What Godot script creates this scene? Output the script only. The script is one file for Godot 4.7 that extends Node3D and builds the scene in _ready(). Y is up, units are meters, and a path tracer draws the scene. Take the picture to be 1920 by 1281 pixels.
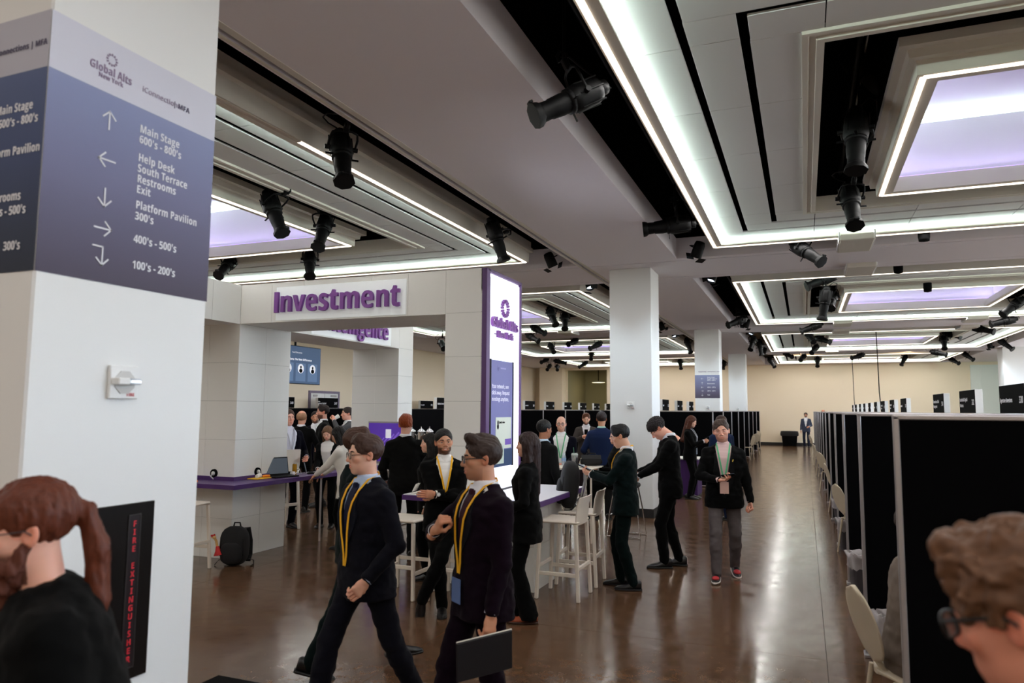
extends Node3D
# Conference hall: floating ceiling trays with light strips, white columns, a white kiosk portal, rows of black booths, delegates.
# x runs right across the aisle, y up, the aisle runs towards -z; metres; the camera stands over the origin.
const SOF := 4.256          # underside of the ceiling soffit
const EYE := 1.80
var M := {}
var rng := RandomNumberGenerator.new()

func _ready() -> void:
	rng.seed = 7
	camera_and_air()
	font_bold.font_names = PackedStringArray(["Droid Sans"]); font_bold.font_weight = 700
	font_reg.font_names = PackedStringArray(["Droid Sans"])
	materials()
	room()
	ceiling()
	kiosk()
	booths()
	fixtures()
	furniture()
	people()

func camera_and_air() -> void:
	var cam := Camera3D.new()
	cam.name = "camera"
	add_child(cam)
	cam.position = V(0, EYE, 0)
	cam.rotation_order = EULER_ORDER_YXZ
	cam.rotation_degrees = Vector3(5.3516, 21.9906, 0.4057)
	cam.fov = 50.642; cam.near = 0.05; cam.far = 200.0
	var at := CameraAttributesPhysical.new()
	at.frustum_focal_length = 12.0 / tan(deg_to_rad(50.642 / 2))
	at.frustum_focus_distance = 9.0
	at.exposure_aperture = 2.8
	at.frustum_near = 0.05; at.frustum_far = 200.0
	cam.attributes = at
	cam.current = true
	var we := WorldEnvironment.new()
	we.name = "air"
	var e := Environment.new()
	var sky := Sky.new()
	var sm := ProceduralSkyMaterial.new()   # even overcast daylight outside the right-hand windows
	sm.sky_top_color = Color(0.80, 0.90, 1.0); sm.sky_horizon_color = Color(0.88, 0.94, 1.0)
	sm.ground_horizon_color = Color(0.55, 0.56, 0.56); sm.ground_bottom_color = Color(0.45, 0.45, 0.44)
	sky.sky_material = sm
	e.background_mode = Environment.BG_SKY
	e.sky = sky
	e.background_energy_multiplier = SKY_E
	e.tonemap_mode = Environment.TONE_MAPPER_LINEAR
	e.tonemap_exposure = 1.0
	e.sdfgi_enabled = true; e.ssao_enabled = true; e.ssil_enabled = true
	we.environment = e
	add_child(we)

func materials() -> void:
	M.floor = mat(Color(1, 1, 1), 0.2, 0.0, 0.42)
	var fm: StandardMaterial3D = M.floor
	fm.albedo_texture = noise_tex(1024, 0.02, 6, false, [hexc(86, 61, 43), hexc(110, 82, 60)], 1.0, 3)
	fm.uv1_triplanar = true; fm.uv1_world_triplanar = true; fm.uv1_scale = Vector3(0.35, 0.35, 0.35)
	fm.detail_enabled = true
	fm.detail_albedo = noise_tex(1024, 0.2, 3, false, [Color(0.80, 0.80, 0.80), Color(1, 1, 1)], 1.0, 5)
	fm.detail_blend_mode = BaseMaterial3D.BLEND_MODE_MUL
	fm.detail_uv_layer = BaseMaterial3D.DETAIL_UV_1
	fm.roughness_texture = noise_tex(512, 0.02, 5, false, [Color(0.5, 0.5, 0.5), Color(1, 1, 1)], 1.0, 9)
	fm.roughness_texture_channel = BaseMaterial3D.TEXTURE_CHANNEL_RED
	fm.roughness = 0.24
	fm.heightmap_enabled = true
	fm.heightmap_texture = noise_tex(1024, 0.012, 3, false, [], 1.0, 12)
	fm.heightmap_scale = 0.05
	M.white = mat(hexc(226, 226, 224), 0.75)
	M.soffit = mat(hexc(236, 230, 234), 0.9)
	M.panel = mat(hexc(212, 208, 206), 0.85)
	M.trim = mat(hexc(214, 208, 196), 0.7)
	M.cream = mat(hexc(230, 214, 190), 0.85)
	M.cool_wall = mat(hexc(222, 226, 222), 0.85)
	M.olive = mat(hexc(150, 142, 112), 0.9)
	M.black = mat(hexc(10, 10, 11), 0.95, 0.0, 0.2)
	M.blackmetal = mat(hexc(7, 7, 8), 0.55, 0.0, 0.3)
	M.plenum = mat(hexc(7, 7, 8), 1.0, 0.0, 0.1)
	M.base = mat(hexc(22, 20, 20), 0.6)
	M.led = glow(hexc(255, 240, 222), 3.0)
	M.led_off = mat(hexc(190, 175, 160), 0.5)
	M.cove = glow(hexc(232, 255, 246), 2.0)
	M.lavender = glow(hexc(196, 170, 255), 1.2)
	M.clad = mat(hexc(230, 230, 226), 0.8)
	M.purple = mat(hexc(64, 27, 95), 0.45)
	M.purple_letter = mat(hexc(118, 54, 142), 0.45)
	M.silver = mat(hexc(176, 172, 174), 0.35, 0.75)
	M.fabric = mat(hexc(7, 7, 9), 0.97, 0.0, 0.15)
	M.steel = mat(hexc(200, 200, 200), 0.18, 1.0)
	M.lens = glow(hexc(225, 238, 255), 3.0)
	M.white_print = mat(hexc(225, 225, 230), 0.7)
	M.grey_print = mat(hexc(120, 108, 128), 0.7)

# mitred moulding round a rectangle; prof = points (inward distance, y); faces looking inwards-down
func loop_rect(s: Sh, cx: float, cz: float, hx: float, hz: float, prof: Array) -> Sh:
	for i in prof.size() - 1:
		var p: Vector2 = prof[i]
		var q: Vector2 = prof[i + 1]
		var a := [V(cx - hx + p.x, p.y, cz - hz + p.x), V(cx + hx - p.x, p.y, cz - hz + p.x), V(cx + hx - p.x, p.y, cz + hz - p.x), V(cx - hx + p.x, p.y, cz + hz - p.x)]
		var b := [V(cx - hx + q.x, q.y, cz - hz + q.x), V(cx + hx - q.x, q.y, cz - hz + q.x), V(cx + hx - q.x, q.y, cz + hz - q.x), V(cx - hx + q.x, q.y, cz + hz - q.x)]
		for k in 4:
			var l := (k + 1) % 4
			s.quad(a[k], b[k], b[l], a[l])
	return s

func bevel_box(lo: Vector3, hi: Vector3, r := 0.008) -> Sh:
	return sh().bx((lo + hi) * 0.5, hi - lo, r)
# ---------------------------------------------------------------- shape helpers
class Sh:
	var v := PackedVector3Array()
	var n := PackedVector3Array()
	var u := PackedVector2Array()
	var ix := PackedInt32Array()
	func vert(p: Vector3, nn: Vector3, uv := Vector2.ZERO) -> int:
		v.append(p); n.append(nn); u.append(uv)
		return v.size() - 1
	func tri(a: Vector3, b: Vector3, c: Vector3) -> void:
		var nn := (c - a).cross(b - a).normalized()
		var k := v.size()
		vert(a, nn); vert(b, nn); vert(c, nn)
		ix.append_array([k, k + 1, k + 2])
	# corners seen from outside, clockwise
	func quad(a: Vector3, b: Vector3, c: Vector3, d: Vector3, uvs: Array = []) -> void:
		var nn := (c - a).cross(b - a)
		if nn.length_squared() < 1e-14:
			nn = (d - a).cross(c - a)
		nn = nn.normalized()
		var k := v.size()
		if uvs.size() == 4:
			vert(a, nn, uvs[0]); vert(b, nn, uvs[1]); vert(c, nn, uvs[2]); vert(d, nn, uvs[3])
		else:
			vert(a, nn); vert(b, nn); vert(c, nn); vert(d, nn)
		ix.append_array([k, k + 1, k + 2, k, k + 2, k + 3])
	func hexa(p: Array) -> Sh:   # 8 corners: bottom 4 (x-z-, x+z-, x+z+, x-z+) then top 4
		quad(p[3], p[2], p[1], p[0]); quad(p[5], p[6], p[7], p[4])
		quad(p[0], p[1], p[5], p[4]); quad(p[1], p[2], p[6], p[5])
		quad(p[2], p[3], p[7], p[6]); quad(p[3], p[0], p[4], p[7])
		return self
	func box(lo: Vector3, hi: Vector3) -> Sh:
		return hexa([Vector3(lo.x, lo.y, lo.z), Vector3(hi.x, lo.y, lo.z), Vector3(hi.x, lo.y, hi.z), Vector3(lo.x, lo.y, hi.z),
			Vector3(lo.x, hi.y, lo.z), Vector3(hi.x, hi.y, lo.z), Vector3(hi.x, hi.y, hi.z), Vector3(lo.x, hi.y, hi.z)])
	func obox(t: Transform3D, s: Vector3, r := 0.0) -> Sh:   # centred box of size s, edges chamfered by r
		var h := s * 0.5
		r = minf(r, minf(h.x, minf(h.y, h.z)) * 0.9)
		if r <= 0.0:
			var q := []
			for y in [-1, 1]:
				for c in [[-1, -1], [1, -1], [1, 1], [-1, 1]]:
					q.append(t * Vector3(c[0] * h.x, y * h.y, c[1] * h.z))
			return hexa(q)
		for ax in 3:
			for sg in [-1.0, 1.0]:
				var a1 := (ax + 1) % 3
				var a2 := (ax + 2) % 3
				var cs := []
				for c in [[-1, -1], [-1, 1], [1, 1], [1, -1]]:
					var p := Vector3.ZERO
					p[ax] = sg * h[ax]; p[a1] = c[0] * (h[a1] - r); p[a2] = c[1] * (h[a2] - r)
					cs.append(t * p)
				if sg < 0: cs.reverse()
				quad(cs[0], cs[1], cs[2], cs[3])
		for ax in 3:   # edges along ax
			var a1 := (ax + 1) % 3
			var a2 := (ax + 2) % 3
			for c in [[-1, -1], [-1, 1], [1, 1], [1, -1]]:
				var pa := Vector3.ZERO; var pb := Vector3.ZERO
				pa[a1] = c[0] * h[a1]; pa[a2] = c[1] * (h[a2] - r)
				pb[a1] = c[0] * (h[a1] - r); pb[a2] = c[1] * h[a2]
				var e := Vector3.ZERO; e[ax] = h[ax] - r
				var q := [t * (pa - e), t * (pa + e), t * (pb + e), t * (pb - e)]
				if c[0] * c[1] < 0: q.reverse()
				quad(q[0], q[1], q[2], q[3])
		for sx in [-1.0, 1.0]:
			for sy in [-1.0, 1.0]:
				for sz in [-1.0, 1.0]:
					var a := t * Vector3(sx * h.x, sy * (h.y - r), sz * (h.z - r))
					var b := t * Vector3(sx * (h.x - r), sy * h.y, sz * (h.z - r))
					var c := t * Vector3(sx * (h.x - r), sy * (h.y - r), sz * h.z)
					if sx * sy * sz > 0: tri(a, c, b)
					else: tri(a, b, c)
		return self
	func bx(c: Vector3, s: Vector3, r := 0.0, b := Basis.IDENTITY) -> Sh:
		return obox(Transform3D(b, c), s, r)
	func rings(rs: Array, closed := true, caps := true, wrap := false) -> Sh:   # loft through rings of equally many points, smooth normals
		var m: int = rs[0].size()
		var k0 := v.size()
		var nr := rs.size()
		for i in nr:
			var r: PackedVector3Array = rs[i]
			var ra: PackedVector3Array = rs[(i - 1 + nr) % nr if wrap else maxi(i - 1, 0)]
			var rb: PackedVector3Array = rs[(i + 1) % nr if wrap else mini(i + 1, nr - 1)]
			for j in m:
				var du := r[(j + 1) % m if closed else mini(j + 1, m - 1)] - r[(j - 1 + m) % m if closed else maxi(j - 1, 0)]
				var dv := rb[j] - ra[j]
				vert(r[j], du.cross(dv).normalized(), Vector2(float(j) / m, float(i) / nr))
		var mm := m if closed else m - 1
		for i in (nr if wrap else nr - 1):
			var i2 := (i + 1) % nr
			for j in mm:
				var a := k0 + i * m + j
				var b := k0 + i * m + (j + 1) % m
				var c := k0 + i2 * m + (j + 1) % m
				var d := k0 + i2 * m + j
				ix.append_array([a, d, c, a, c, b])
		if caps and closed and not wrap:
			cap(rs[0], true); cap(rs[nr - 1], false)
		return self
	func cap(r: PackedVector3Array, first: bool) -> void:
		var c := Vector3.ZERO
		for p in r: c += p
		c /= r.size()
		for j in r.size():
			var a := r[j]; var b := r[(j + 1) % r.size()]
			if first: tri(c, a, b)
			else: tri(c, b, a)
	func ring(c: Vector3, ax: Vector3, rx: float, rz: float, seg: int, ref := Vector3.ZERO, sq := 1.0) -> PackedVector3Array:
		ax = ax.normalized()
		if ref == Vector3.ZERO:
			ref = Vector3.RIGHT if absf(ax.x) < 0.9 else Vector3.UP
		var a := (ref - ax * ref.dot(ax)).normalized()
		var b := ax.cross(a)
		var r := PackedVector3Array()
		for j in seg:
			var t := TAU * j / seg
			var cx := cos(t); var sx := sin(t)
			r.append(c + a * rx * signf(cx) * pow(absf(cx), sq) + b * rz * signf(sx) * pow(absf(sx), sq))
		return r
	func cyl(a: Vector3, b: Vector3, ra: float, rb: float, seg := 12) -> Sh:
		return rings([ring(a, b - a, ra, ra, seg), ring(b, b - a, rb, rb, seg)])
	func lathe(a: Vector3, ax: Vector3, prof: Array, seg := 16, caps := true) -> Sh:   # prof of Vector2(distance along ax, radius); a doubled point makes a crease
		var rs := []
		ax = ax.normalized()
		for p in prof:
			rs.append(ring(a + ax * p.x, ax, maxf(p.y, 0.0002), maxf(p.y, 0.0002), seg))
		var s := 0
		for i in prof.size():
			if i > s and (i == prof.size() - 1 or prof[i].is_equal_approx(prof[i + 1])):
				rings(rs.slice(s, i + 1), true, false)
				s = i + 1
		if caps: cap(rs[0], true); cap(rs[-1], false)
		return self
	func tube(p: Array, r: float, seg := 8, closed := false) -> Sh:
		var rs := []
		var cnt := p.size()
		var ref := Vector3.ZERO
		for i in cnt:
			var d: Vector3
			if closed: d = p[(i + 1) % cnt] - p[(i - 1 + cnt) % cnt]
			else: d = p[mini(i + 1, cnt - 1)] - p[maxi(i - 1, 0)]
			d = d.normalized()
			if ref == Vector3.ZERO:
				ref = d.cross(Vector3.UP if absf(d.y) < 0.9 else Vector3.RIGHT).normalized()
			ref = (ref - d * ref.dot(d)).normalized()
			rs.append(ring(p[i], d, r, r, seg, ref))
		return rings(rs, true, true, closed)
	func bar(a: Vector3, b: Vector3, w: float, h: float, r := 0.0, up := Vector3.UP) -> Sh:   # box bar from a to b
		var d := (b - a)
		var z := d.normalized()
		if absf(z.dot(up)) > 0.98: up = Vector3.FORWARD
		var x := up.cross(z).normalized()
		return obox(Transform3D(Basis(x, z.cross(x), z), (a + b) * 0.5), Vector3(w, h, d.length()), r)
	func strip(p: Array, ax: Vector3, w: float, th: float) -> Sh:   # ribbon of width w along ax, thickness th
		var rs := []
		for i in p.size():
			var d: Vector3 = (p[mini(i + 1, p.size() - 1)] - p[maxi(i - 1, 0)]).normalized()
			var a2 := (ax - d * ax.dot(d)).normalized()
			var nn := d.cross(a2).normalized()
			rs.append(PackedVector3Array([p[i] - a2 * w / 2 - nn * th / 2, p[i] + a2 * w / 2 - nn * th / 2, p[i] + a2 * w / 2 + nn * th / 2, p[i] - a2 * w / 2 + nn * th / 2]))
		for i in rs.size() - 1:
			for j in 4:
				quad(rs[i][j], rs[i + 1][j], rs[i + 1][(j + 1) % 4], rs[i][(j + 1) % 4])
		quad(rs[0][0], rs[0][1], rs[0][2], rs[0][3])
		var l = rs[-1]
		quad(l[3], l[2], l[1], l[0])
		return self
	func ell(c: Vector3, r: Vector3, seg := 16, b := Basis.IDENTITY) -> Sh:
		var rs := []
		var m := maxi(seg / 2, 4)
		for i in m + 1:
			var t := PI * i / m
			var rg := PackedVector3Array()
			for j in seg:
				var f := TAU * j / seg
				rg.append(c + b * Vector3(r.x * maxf(sin(t), 0.002) * cos(f), -r.y * cos(t), -r.z * maxf(sin(t), 0.002) * sin(f)))
			rs.append(rg)
		return rings(rs, true, false)
	func prism(poly: PackedVector2Array, t: Transform3D, d: float) -> Sh:   # poly in the xy plane of t, counter-clockwise, from z = 0 to d
		var tr := Geometry2D.triangulate_polygon(poly)
		for i in range(0, tr.size(), 3):
			var a := poly[tr[i]]; var b := poly[tr[i + 1]]; var c := poly[tr[i + 2]]
			if (b - a).cross(c - a) < 0:
				var x := b; b = c; c = x
			tri(t * Vector3(a.x, a.y, d), t * Vector3(c.x, c.y, d), t * Vector3(b.x, b.y, d))
			tri(t * Vector3(a.x, a.y, 0), t * Vector3(b.x, b.y, 0), t * Vector3(c.x, c.y, 0))
		for i in poly.size():
			var a := poly[i]; var b := poly[(i + 1) % poly.size()]
			quad(t * Vector3(a.x, a.y, 0), t * Vector3(a.x, a.y, d), t * Vector3(b.x, b.y, d), t * Vector3(b.x, b.y, 0))
		return self
	func add(o: Sh, t := Transform3D.IDENTITY) -> Sh:
		var k := v.size()
		var nb := t.basis.inverse().transposed()
		for i in o.v.size():
			v.append(t * o.v[i]); n.append((nb * o.n[i]).normalized()); u.append(o.u[i])
		for i in o.ix: ix.append(k + i)
		return self
	func mesh() -> ArrayMesh:
		var m := ArrayMesh.new()
		var a := []
		a.resize(Mesh.ARRAY_MAX)
		a[Mesh.ARRAY_VERTEX] = v; a[Mesh.ARRAY_NORMAL] = n; a[Mesh.ARRAY_TEX_UV] = u; a[Mesh.ARRAY_INDEX] = ix
		m.add_surface_from_arrays(Mesh.PRIMITIVE_TRIANGLES, a)
		return m

func V(x: float, y: float, z: float) -> Vector3:
	return Vector3(x, y, z)
func sh() -> Sh:
	return Sh.new()

# ---------------------------------------------------------------- objects
var taken := {}
func numbered(called: String) -> String:
	var k: int = taken.get(called, 0)
	taken[called] = k + 1
	return called if k == 0 else "%s_%03d" % [called, k]
func tag(o: Node3D, label: String, category: String, group := "") -> Node3D:
	o.set_meta("label", label); o.set_meta("category", category)
	if group != "": o.set_meta("group", group)
	return o
func thing(called: String, label: String, category: String, at := Vector3.ZERO, turn := 0.0, group := "") -> Node3D:
	var o := Node3D.new()
	o.name = numbered(called)
	add_child(o)
	o.position = at; o.rotation.y = turn
	tag(o, label, category, group)
	return o
func obj(called: String, s, m: Material, parent: Node3D = null) -> MeshInstance3D:
	var o := MeshInstance3D.new()
	o.mesh = s.mesh() if s is Sh else s
	o.material_override = m
	if parent == null:
		o.name = numbered(called); add_child(o)
	else:
		o.name = called; parent.add_child(o, true)
	return o
func struct(called: String, s, m: Material, parent: Node3D = null) -> MeshInstance3D:
	var o := obj(called, s, m, parent)
	if parent == null: o.set_meta("kind", "structure")
	return o
func structure(called: String) -> Node3D:
	var o := Node3D.new()
	o.name = numbered(called); add_child(o); o.set_meta("kind", "structure")
	return o
func dup(root: Node3D, at: Transform3D, label: String, group := "") -> Node3D:
	var r: Node3D = root.duplicate()
	var base := String(root.name)
	var rx := base.rfind("_")
	if rx > 0 and base.substr(rx + 1).is_valid_int(): base = base.substr(0, rx)
	r.name = numbered(base); add_child(r); r.transform = at
	r.set_meta("label", label)
	if group != "": r.set_meta("group", group)
	return r
func mat(c: Color, rough := 0.7, metal := 0.0, spec := 0.5) -> StandardMaterial3D:
	var m := StandardMaterial3D.new()
	m.albedo_color = c; m.roughness = rough; m.metallic = metal; m.metallic_specular = spec
	return m
func hexc(r: int, g: int, b: int) -> Color:
	return Color8(r, g, b)
func glow(c: Color, e: float) -> StandardMaterial3D:
	var m := mat(c, 0.6)
	m.emission_enabled = true; m.emission = c; m.emission_energy_multiplier = e
	return m
func glass(c: Color, a: float, rough := 0.03) -> StandardMaterial3D:
	var m := mat(Color(c.r, c.g, c.b, a), rough)
	m.transparency = BaseMaterial3D.TRANSPARENCY_ALPHA
	return m
func noise_tex(size: int, freq: float, oct := 4, as_normal := false, ramp: Array = [], bump := 4.0, sd := 1) -> NoiseTexture2D:
	var t := NoiseTexture2D.new()
	var f := FastNoiseLite.new()
	f.seed = sd; f.frequency = freq; f.fractal_octaves = oct
	f.noise_type = FastNoiseLite.TYPE_SIMPLEX_SMOOTH
	t.noise = f; t.width = size; t.height = size; t.seamless = true
	t.as_normal_map = as_normal; t.bump_strength = bump
	if ramp.size():
		var g := Gradient.new()
		g.offsets = PackedFloat32Array([0.0, 1.0]); g.colors = PackedColorArray([ramp[0], ramp[1]])
		t.color_ramp = g
	return t
func area(at: Vector3, towards: Vector3, w: float, l: float, long_axis: Vector3, c: Color, e: float, called := "strip_lamp") -> AreaLight3D:
	var a := AreaLight3D.new()
	a.name = called
	var z := -towards.normalized()
	var x := (long_axis - z * long_axis.dot(z)).normalized()
	a.area_size = Vector2(l, w)
	a.light_color = c; a.light_energy = e; a.area_normalize_energy = false
	a.area_range = 40.0
	a.shadow_enabled = true
	add_child(a, true)
	a.transform = Transform3D(Basis(x, z.cross(x), z), at)
	return a
var font_bold := SystemFont.new()
var font_reg := SystemFont.new()
func text(s: String, cap_h: float, depth: float, m: Material, parent: Node3D, t: Transform3D, bold := true, align := HORIZONTAL_ALIGNMENT_LEFT, called := "lettering", squeeze := 1.0) -> MeshInstance3D:
	var tm := TextMesh.new()
	tm.text = s
	tm.font = font_bold if bold else font_reg
	tm.font_size = 64
	tm.pixel_size = cap_h / (64.0 * 0.714)
	tm.depth = maxf(depth, 0.001)
	tm.curve_step = 4.0
	tm.horizontal_alignment = align
	tm.vertical_alignment = VERTICAL_ALIGNMENT_CENTER
	var o := obj(called, tm, m, parent)
	o.transform = t * Transform3D(Basis.from_scale(Vector3(squeeze, 1, 1)), Vector3.ZERO)
	return o
# a frame whose x runs along `right` and whose z looks out of the surface
func face(at: Vector3, right: Vector3, up := Vector3.UP) -> Transform3D:
	return Transform3D(Basis(right, up, right.cross(up)), at)
func disc(c: Vector3, nrm: Vector3, r: float, seg := 20) -> Sh:
	var s := Sh.new()
	return s.rings([s.ring(c, nrm, r, r, seg), s.ring(c + nrm.normalized() * 0.002, nrm, r, r, seg)])

# ---------------------------------------------------------------- the shell
func room() -> void:
	# polished concrete floor, poured in bays with sawn joints
	var fl := structure("floor")
	var xs := [-16.0, -12.6, -9.2, -5.8, -2.75, 0.1, 2.6, 6.2, 10.0]
	var zs := [5.0, 1.2, -2.5, -5.9, -9.4, -12.6, -16.0, -19.4, -22.8, -26.2, -29.6, -33.0, -37.0, -41.0]
	for i in xs.size() - 1:
		for j in zs.size() - 1:
			obj("concrete_bay", sh().box(V(xs[i] + 0.002, -0.15, zs[j + 1] + 0.002), V(xs[i + 1] - 0.002, 0, zs[j] - 0.002)), M.floor, fl)
	obj("subfloor", sh().box(V(-16, -0.3, -41), V(10, -0.012, 5)), M.base, fl)
	# walls
	struct("wall_left", sh().box(V(-15.3, 0, -41), V(-15, 6.2, 5)), M.cream)
	var wb := structure("wall_back")
	var s := sh()
	s.box(V(-10.6, 0, -41.3), V(10.0, 6.2, -41)).box(V(-15.3, 0, -41.3), V(-13.05, 6.2, -41)).box(V(-13.05, 4.12, -41.3), V(-10.6, 6.2, -41))
	obj("wall_panel", s, M.cream, wb)
	s = sh().box(V(-13.05, 0, -45.2), V(-10.6, 4.6, -45)).box(V(-13.25, 0, -45.2), V(-13.05, 4.6, -41.3)).box(V(-10.6, 0, -45.2), V(-10.4, 4.6, -41.3)).box(V(-13.05, 4.3, -45), V(-10.6, 4.6, -41.3)).box(V(-13.05, -0.2, -45), V(-10.6, 0, -41))
	obj("alcove", s, M.olive, wb)
	obj("pilaster", sh().box(V(-14.5, 0, -41), V(-13.1, 4.24, -40.3)), M.cream, wb)
	var wr := structure("wall_right")
	s = sh().box(V(10.0, 0, -41.3), V(10.3, 0.35, 5)).box(V(10.0, 3.95, -41.3), V(10.3, 6.2, 5)).box(V(10.0, 0.35, -41.3), V(10.3, 3.95, -33.0))
	s.box(V(10.0, 0.35, -3.5), V(10.3, 3.95, 5.0))
	for k in range(2, 10):
		s.box(V(10.0, 0.35, 4.1 - k * 3.8), V(10.3, 3.95, 5.0 - k * 3.8))
	obj("wall_panel", s, M.cool_wall, wr)
	var pane := glass(Color(0.92, 0.97, 0.98), 0.06)
	for k in 10:   # daylight windows along the right side
		var z1 := 4.1 - k * 3.8
		var z0 := z1 - 2.9
		if z0 < -33.0 or z0 > -5.0: continue
		var wn := structure("window_%d" % (k + 1))
		s = sh().box(V(10.1, 0.35, z0), V(10.2, 0.41, z1)).box(V(10.1, 3.89, z0), V(10.2, 3.95, z1)).box(V(10.1, 0.41, z0), V(10.2, 3.89, z0 + 0.06)).box(V(10.1, 0.41, z1 - 0.06), V(10.2, 3.89, z1)).box(V(10.1, 0.41, (z0 + z1) / 2 - 0.03), V(10.2, 3.89, (z0 + z1) / 2 + 0.03))
		obj("window_frame", s, M.blackmetal, wn)
		obj("window_pane", sh().box(V(10.14, 0.41, z0 + 0.06), V(10.15, 3.89, (z0 + z1) / 2 - 0.03)), pane, wn)
		obj("window_pane", sh().box(V(10.14, 0.41, (z0 + z1) / 2 + 0.03), V(10.15, 3.89, z1 - 0.06)), pane, wn)
	struct("wall_front", sh().box(V(-15.3, 0, 5), V(10.3, 6.2, 5.3)), M.cream)
	struct("baseboard_back", sh().box(V(-10.6, 0, -40.985), V(10.0, 0.15, -40.97)), M.base)
	struct("baseboard_left", sh().box(V(-15, 0, -40.3), V(-14.98, 0.15, 5)), M.base)
	# tall white doors at the far end of the right-hand side
	var dr := structure("door_1")
	obj("door_frame", sh().box(V(7.55, 0, -41), V(9.98, 4.1, -40.9)), M.cool_wall, dr)
	obj("door_leaf", bevel_box(V(7.95, 0.02, -40.9), V(8.75, 3.98, -40.86), 0.01), M.cool_wall, dr)
	obj("door_leaf", bevel_box(V(8.77, 0.02, -40.9), V(9.6, 3.98, -40.86), 0.01), M.cool_wall, dr)
	# cream door in the left wall
	dr = structure("door_2")
	s = sh().box(V(-15, 0, -21.08), V(-14.95, 2.36, -21.0)).box(V(-15, 0, -19.5), V(-14.95, 2.36, -19.42)).box(V(-15, 2.28, -21.0), V(-14.95, 2.36, -19.5))
	obj("door_frame", s, M.grey_print, dr)
	obj("door_leaf", bevel_box(V(-15, 0, -21.0), V(-14.96, 2.28, -20.26)), M.white, dr)
	obj("door_leaf", bevel_box(V(-15, 0, -20.24), V(-14.96, 2.28, -19.5)), M.white, dr)
	obj("door_closer", sh().bx(V(-14.93, 2.2, -20.7), V(0.05, 0.06, 0.3), 0.01).bx(V(-14.93, 2.2, -19.7), V(0.05, 0.06, 0.2), 0.01), M.silver, dr)
	# columns
	var cs := [[-2.755, -2.0, 0.73, 0.76], [-2.755, -12.64, 0.73, 0.72], [-2.70, -22.85, 0.73, 0.74], [-2.66, -33.0, 0.72, 0.7], [7.33, -32.3, 0.76, 0.8], [7.33, -22.5, 0.76, 0.8], [7.33, -12.3, 0.76, 0.8]]
	for c in cs:
		var col := structure("column")
		obj("column_shaft", sh().bx(V(c[0], SOF / 2, c[1]), V(c[2], SOF, c[3]), 0.008), M.white, col)
		obj("column_base", sh().bx(V(c[0], 0.075, c[1]), V(c[2] + 0.02, 0.15, c[3] + 0.02), 0.004), M.base, col)

func ceiling() -> void:
	# soffit slabs between the openings, with dark reveal joints
	var so := structure("ceiling")
	var xb := [[-15.0, -12.21], [-3.56, -3.505], [-3.455, -1.86], [6.77, 10.0]]
	var zb := [[5.0, 4.0], [-1.4, -1.6], [-1.63, -2.9], [-2.93, -3.12], [-11.73, -11.89], [-11.925, -13.36], [-13.395, -13.59], [-22.22, -22.38], [-22.415, -23.54], [-23.575, -23.74], [-32.36, -32.52], [-32.555, -33.38], [-33.415, -33.6], [-40.5, -41.0]]
	var openz := [[4.0, -1.4], [-3.12, -11.73], [-13.59, -22.22], [-23.74, -32.36], [-33.6, -40.5]]
	var s := sh()
	for b in xb:   # strips along the hall beside the openings
		for o in openz:
			s.box(V(b[0], SOF, o[1]), V(b[1], SOF + 0.34, o[0]))
	for z in zb:   # beams across the hall
		for b in [[-15.0, -3.505], [-3.455, 10.0]]:
			s.box(V(b[0], SOF, z[1]), V(b[1], SOF + 0.34, z[0]))
	obj("soffit", s, M.soffit, so)
	s = sh()
	s.box(V(-15.3, 6.0, -41.3), V(10.3, 6.2, 5.3))
	for z in zb:
		s.box(V(-15, SOF + 0.341, z[1]), V(10, SOF + 0.36, z[0]))
	for z in [-1.615, -2.915, -11.907, -13.377, -22.397, -23.557, -32.537, -33.397]:
		s.box(V(-15, SOF + 0.03, z - 0.03), V(10, SOF + 0.1, z + 0.03))
	s.box(V(-3.53, SOF + 0.03, -41), V(-3.43, SOF + 0.1, 5))
	obj("plenum", s, M.plenum, so)
	# stepped reveal beside the main joint
	s = sh().box(V(-3.455, SOF - 0.004, -41), V(-3.39, SOF + 0.002, 5)).box(V(-3.54, SOF - 0.004, -41), V(-3.505, SOF + 0.002, 5))
	obj("reveal_edge", s, M.trim, so)
	var where := [["right", 2.46, -7.43, 3.64, 3.64], ["right", 2.46, -17.91, 3.64, 3.65], ["right", 2.46, -28.05, 3.64, 3.55], ["right", 2.46, -37.1, 3.64, 2.72],
		["left", -7.9, -7.43, 3.64, 3.70], ["left", -7.9, -17.85, 3.64, 3.65], ["left", -7.9, -28.05, 3.64, 3.55], ["left", -7.9, -37.1, 3.64, 2.72], ["right", 2.46, 1.4, 3.64, 2.3], ["left", -7.9, 1.4, 3.64, 2.3]]
	var says := ["floating square ceiling tray with light strips over the right booths, nearest to the camera", "floating ceiling tray over the right booths, second along the aisle", "floating ceiling tray over the right booths, third along the aisle",
		"short floating ceiling tray over the right booths against the far wall", "floating ceiling tray with light strips above the white portal", "floating ceiling tray behind the portal, second on the left side", "floating ceiling tray on the left side, third from the portal",
		"short floating ceiling tray on the left side against the far wall", "ceiling tray overhead behind the camera on the right", "ceiling tray overhead behind the camera on the left"]
	for i in where.size():
		var w: Array = where[i]
		tray(w[1], w[2], w[3], w[4], says[i], i)

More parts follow.
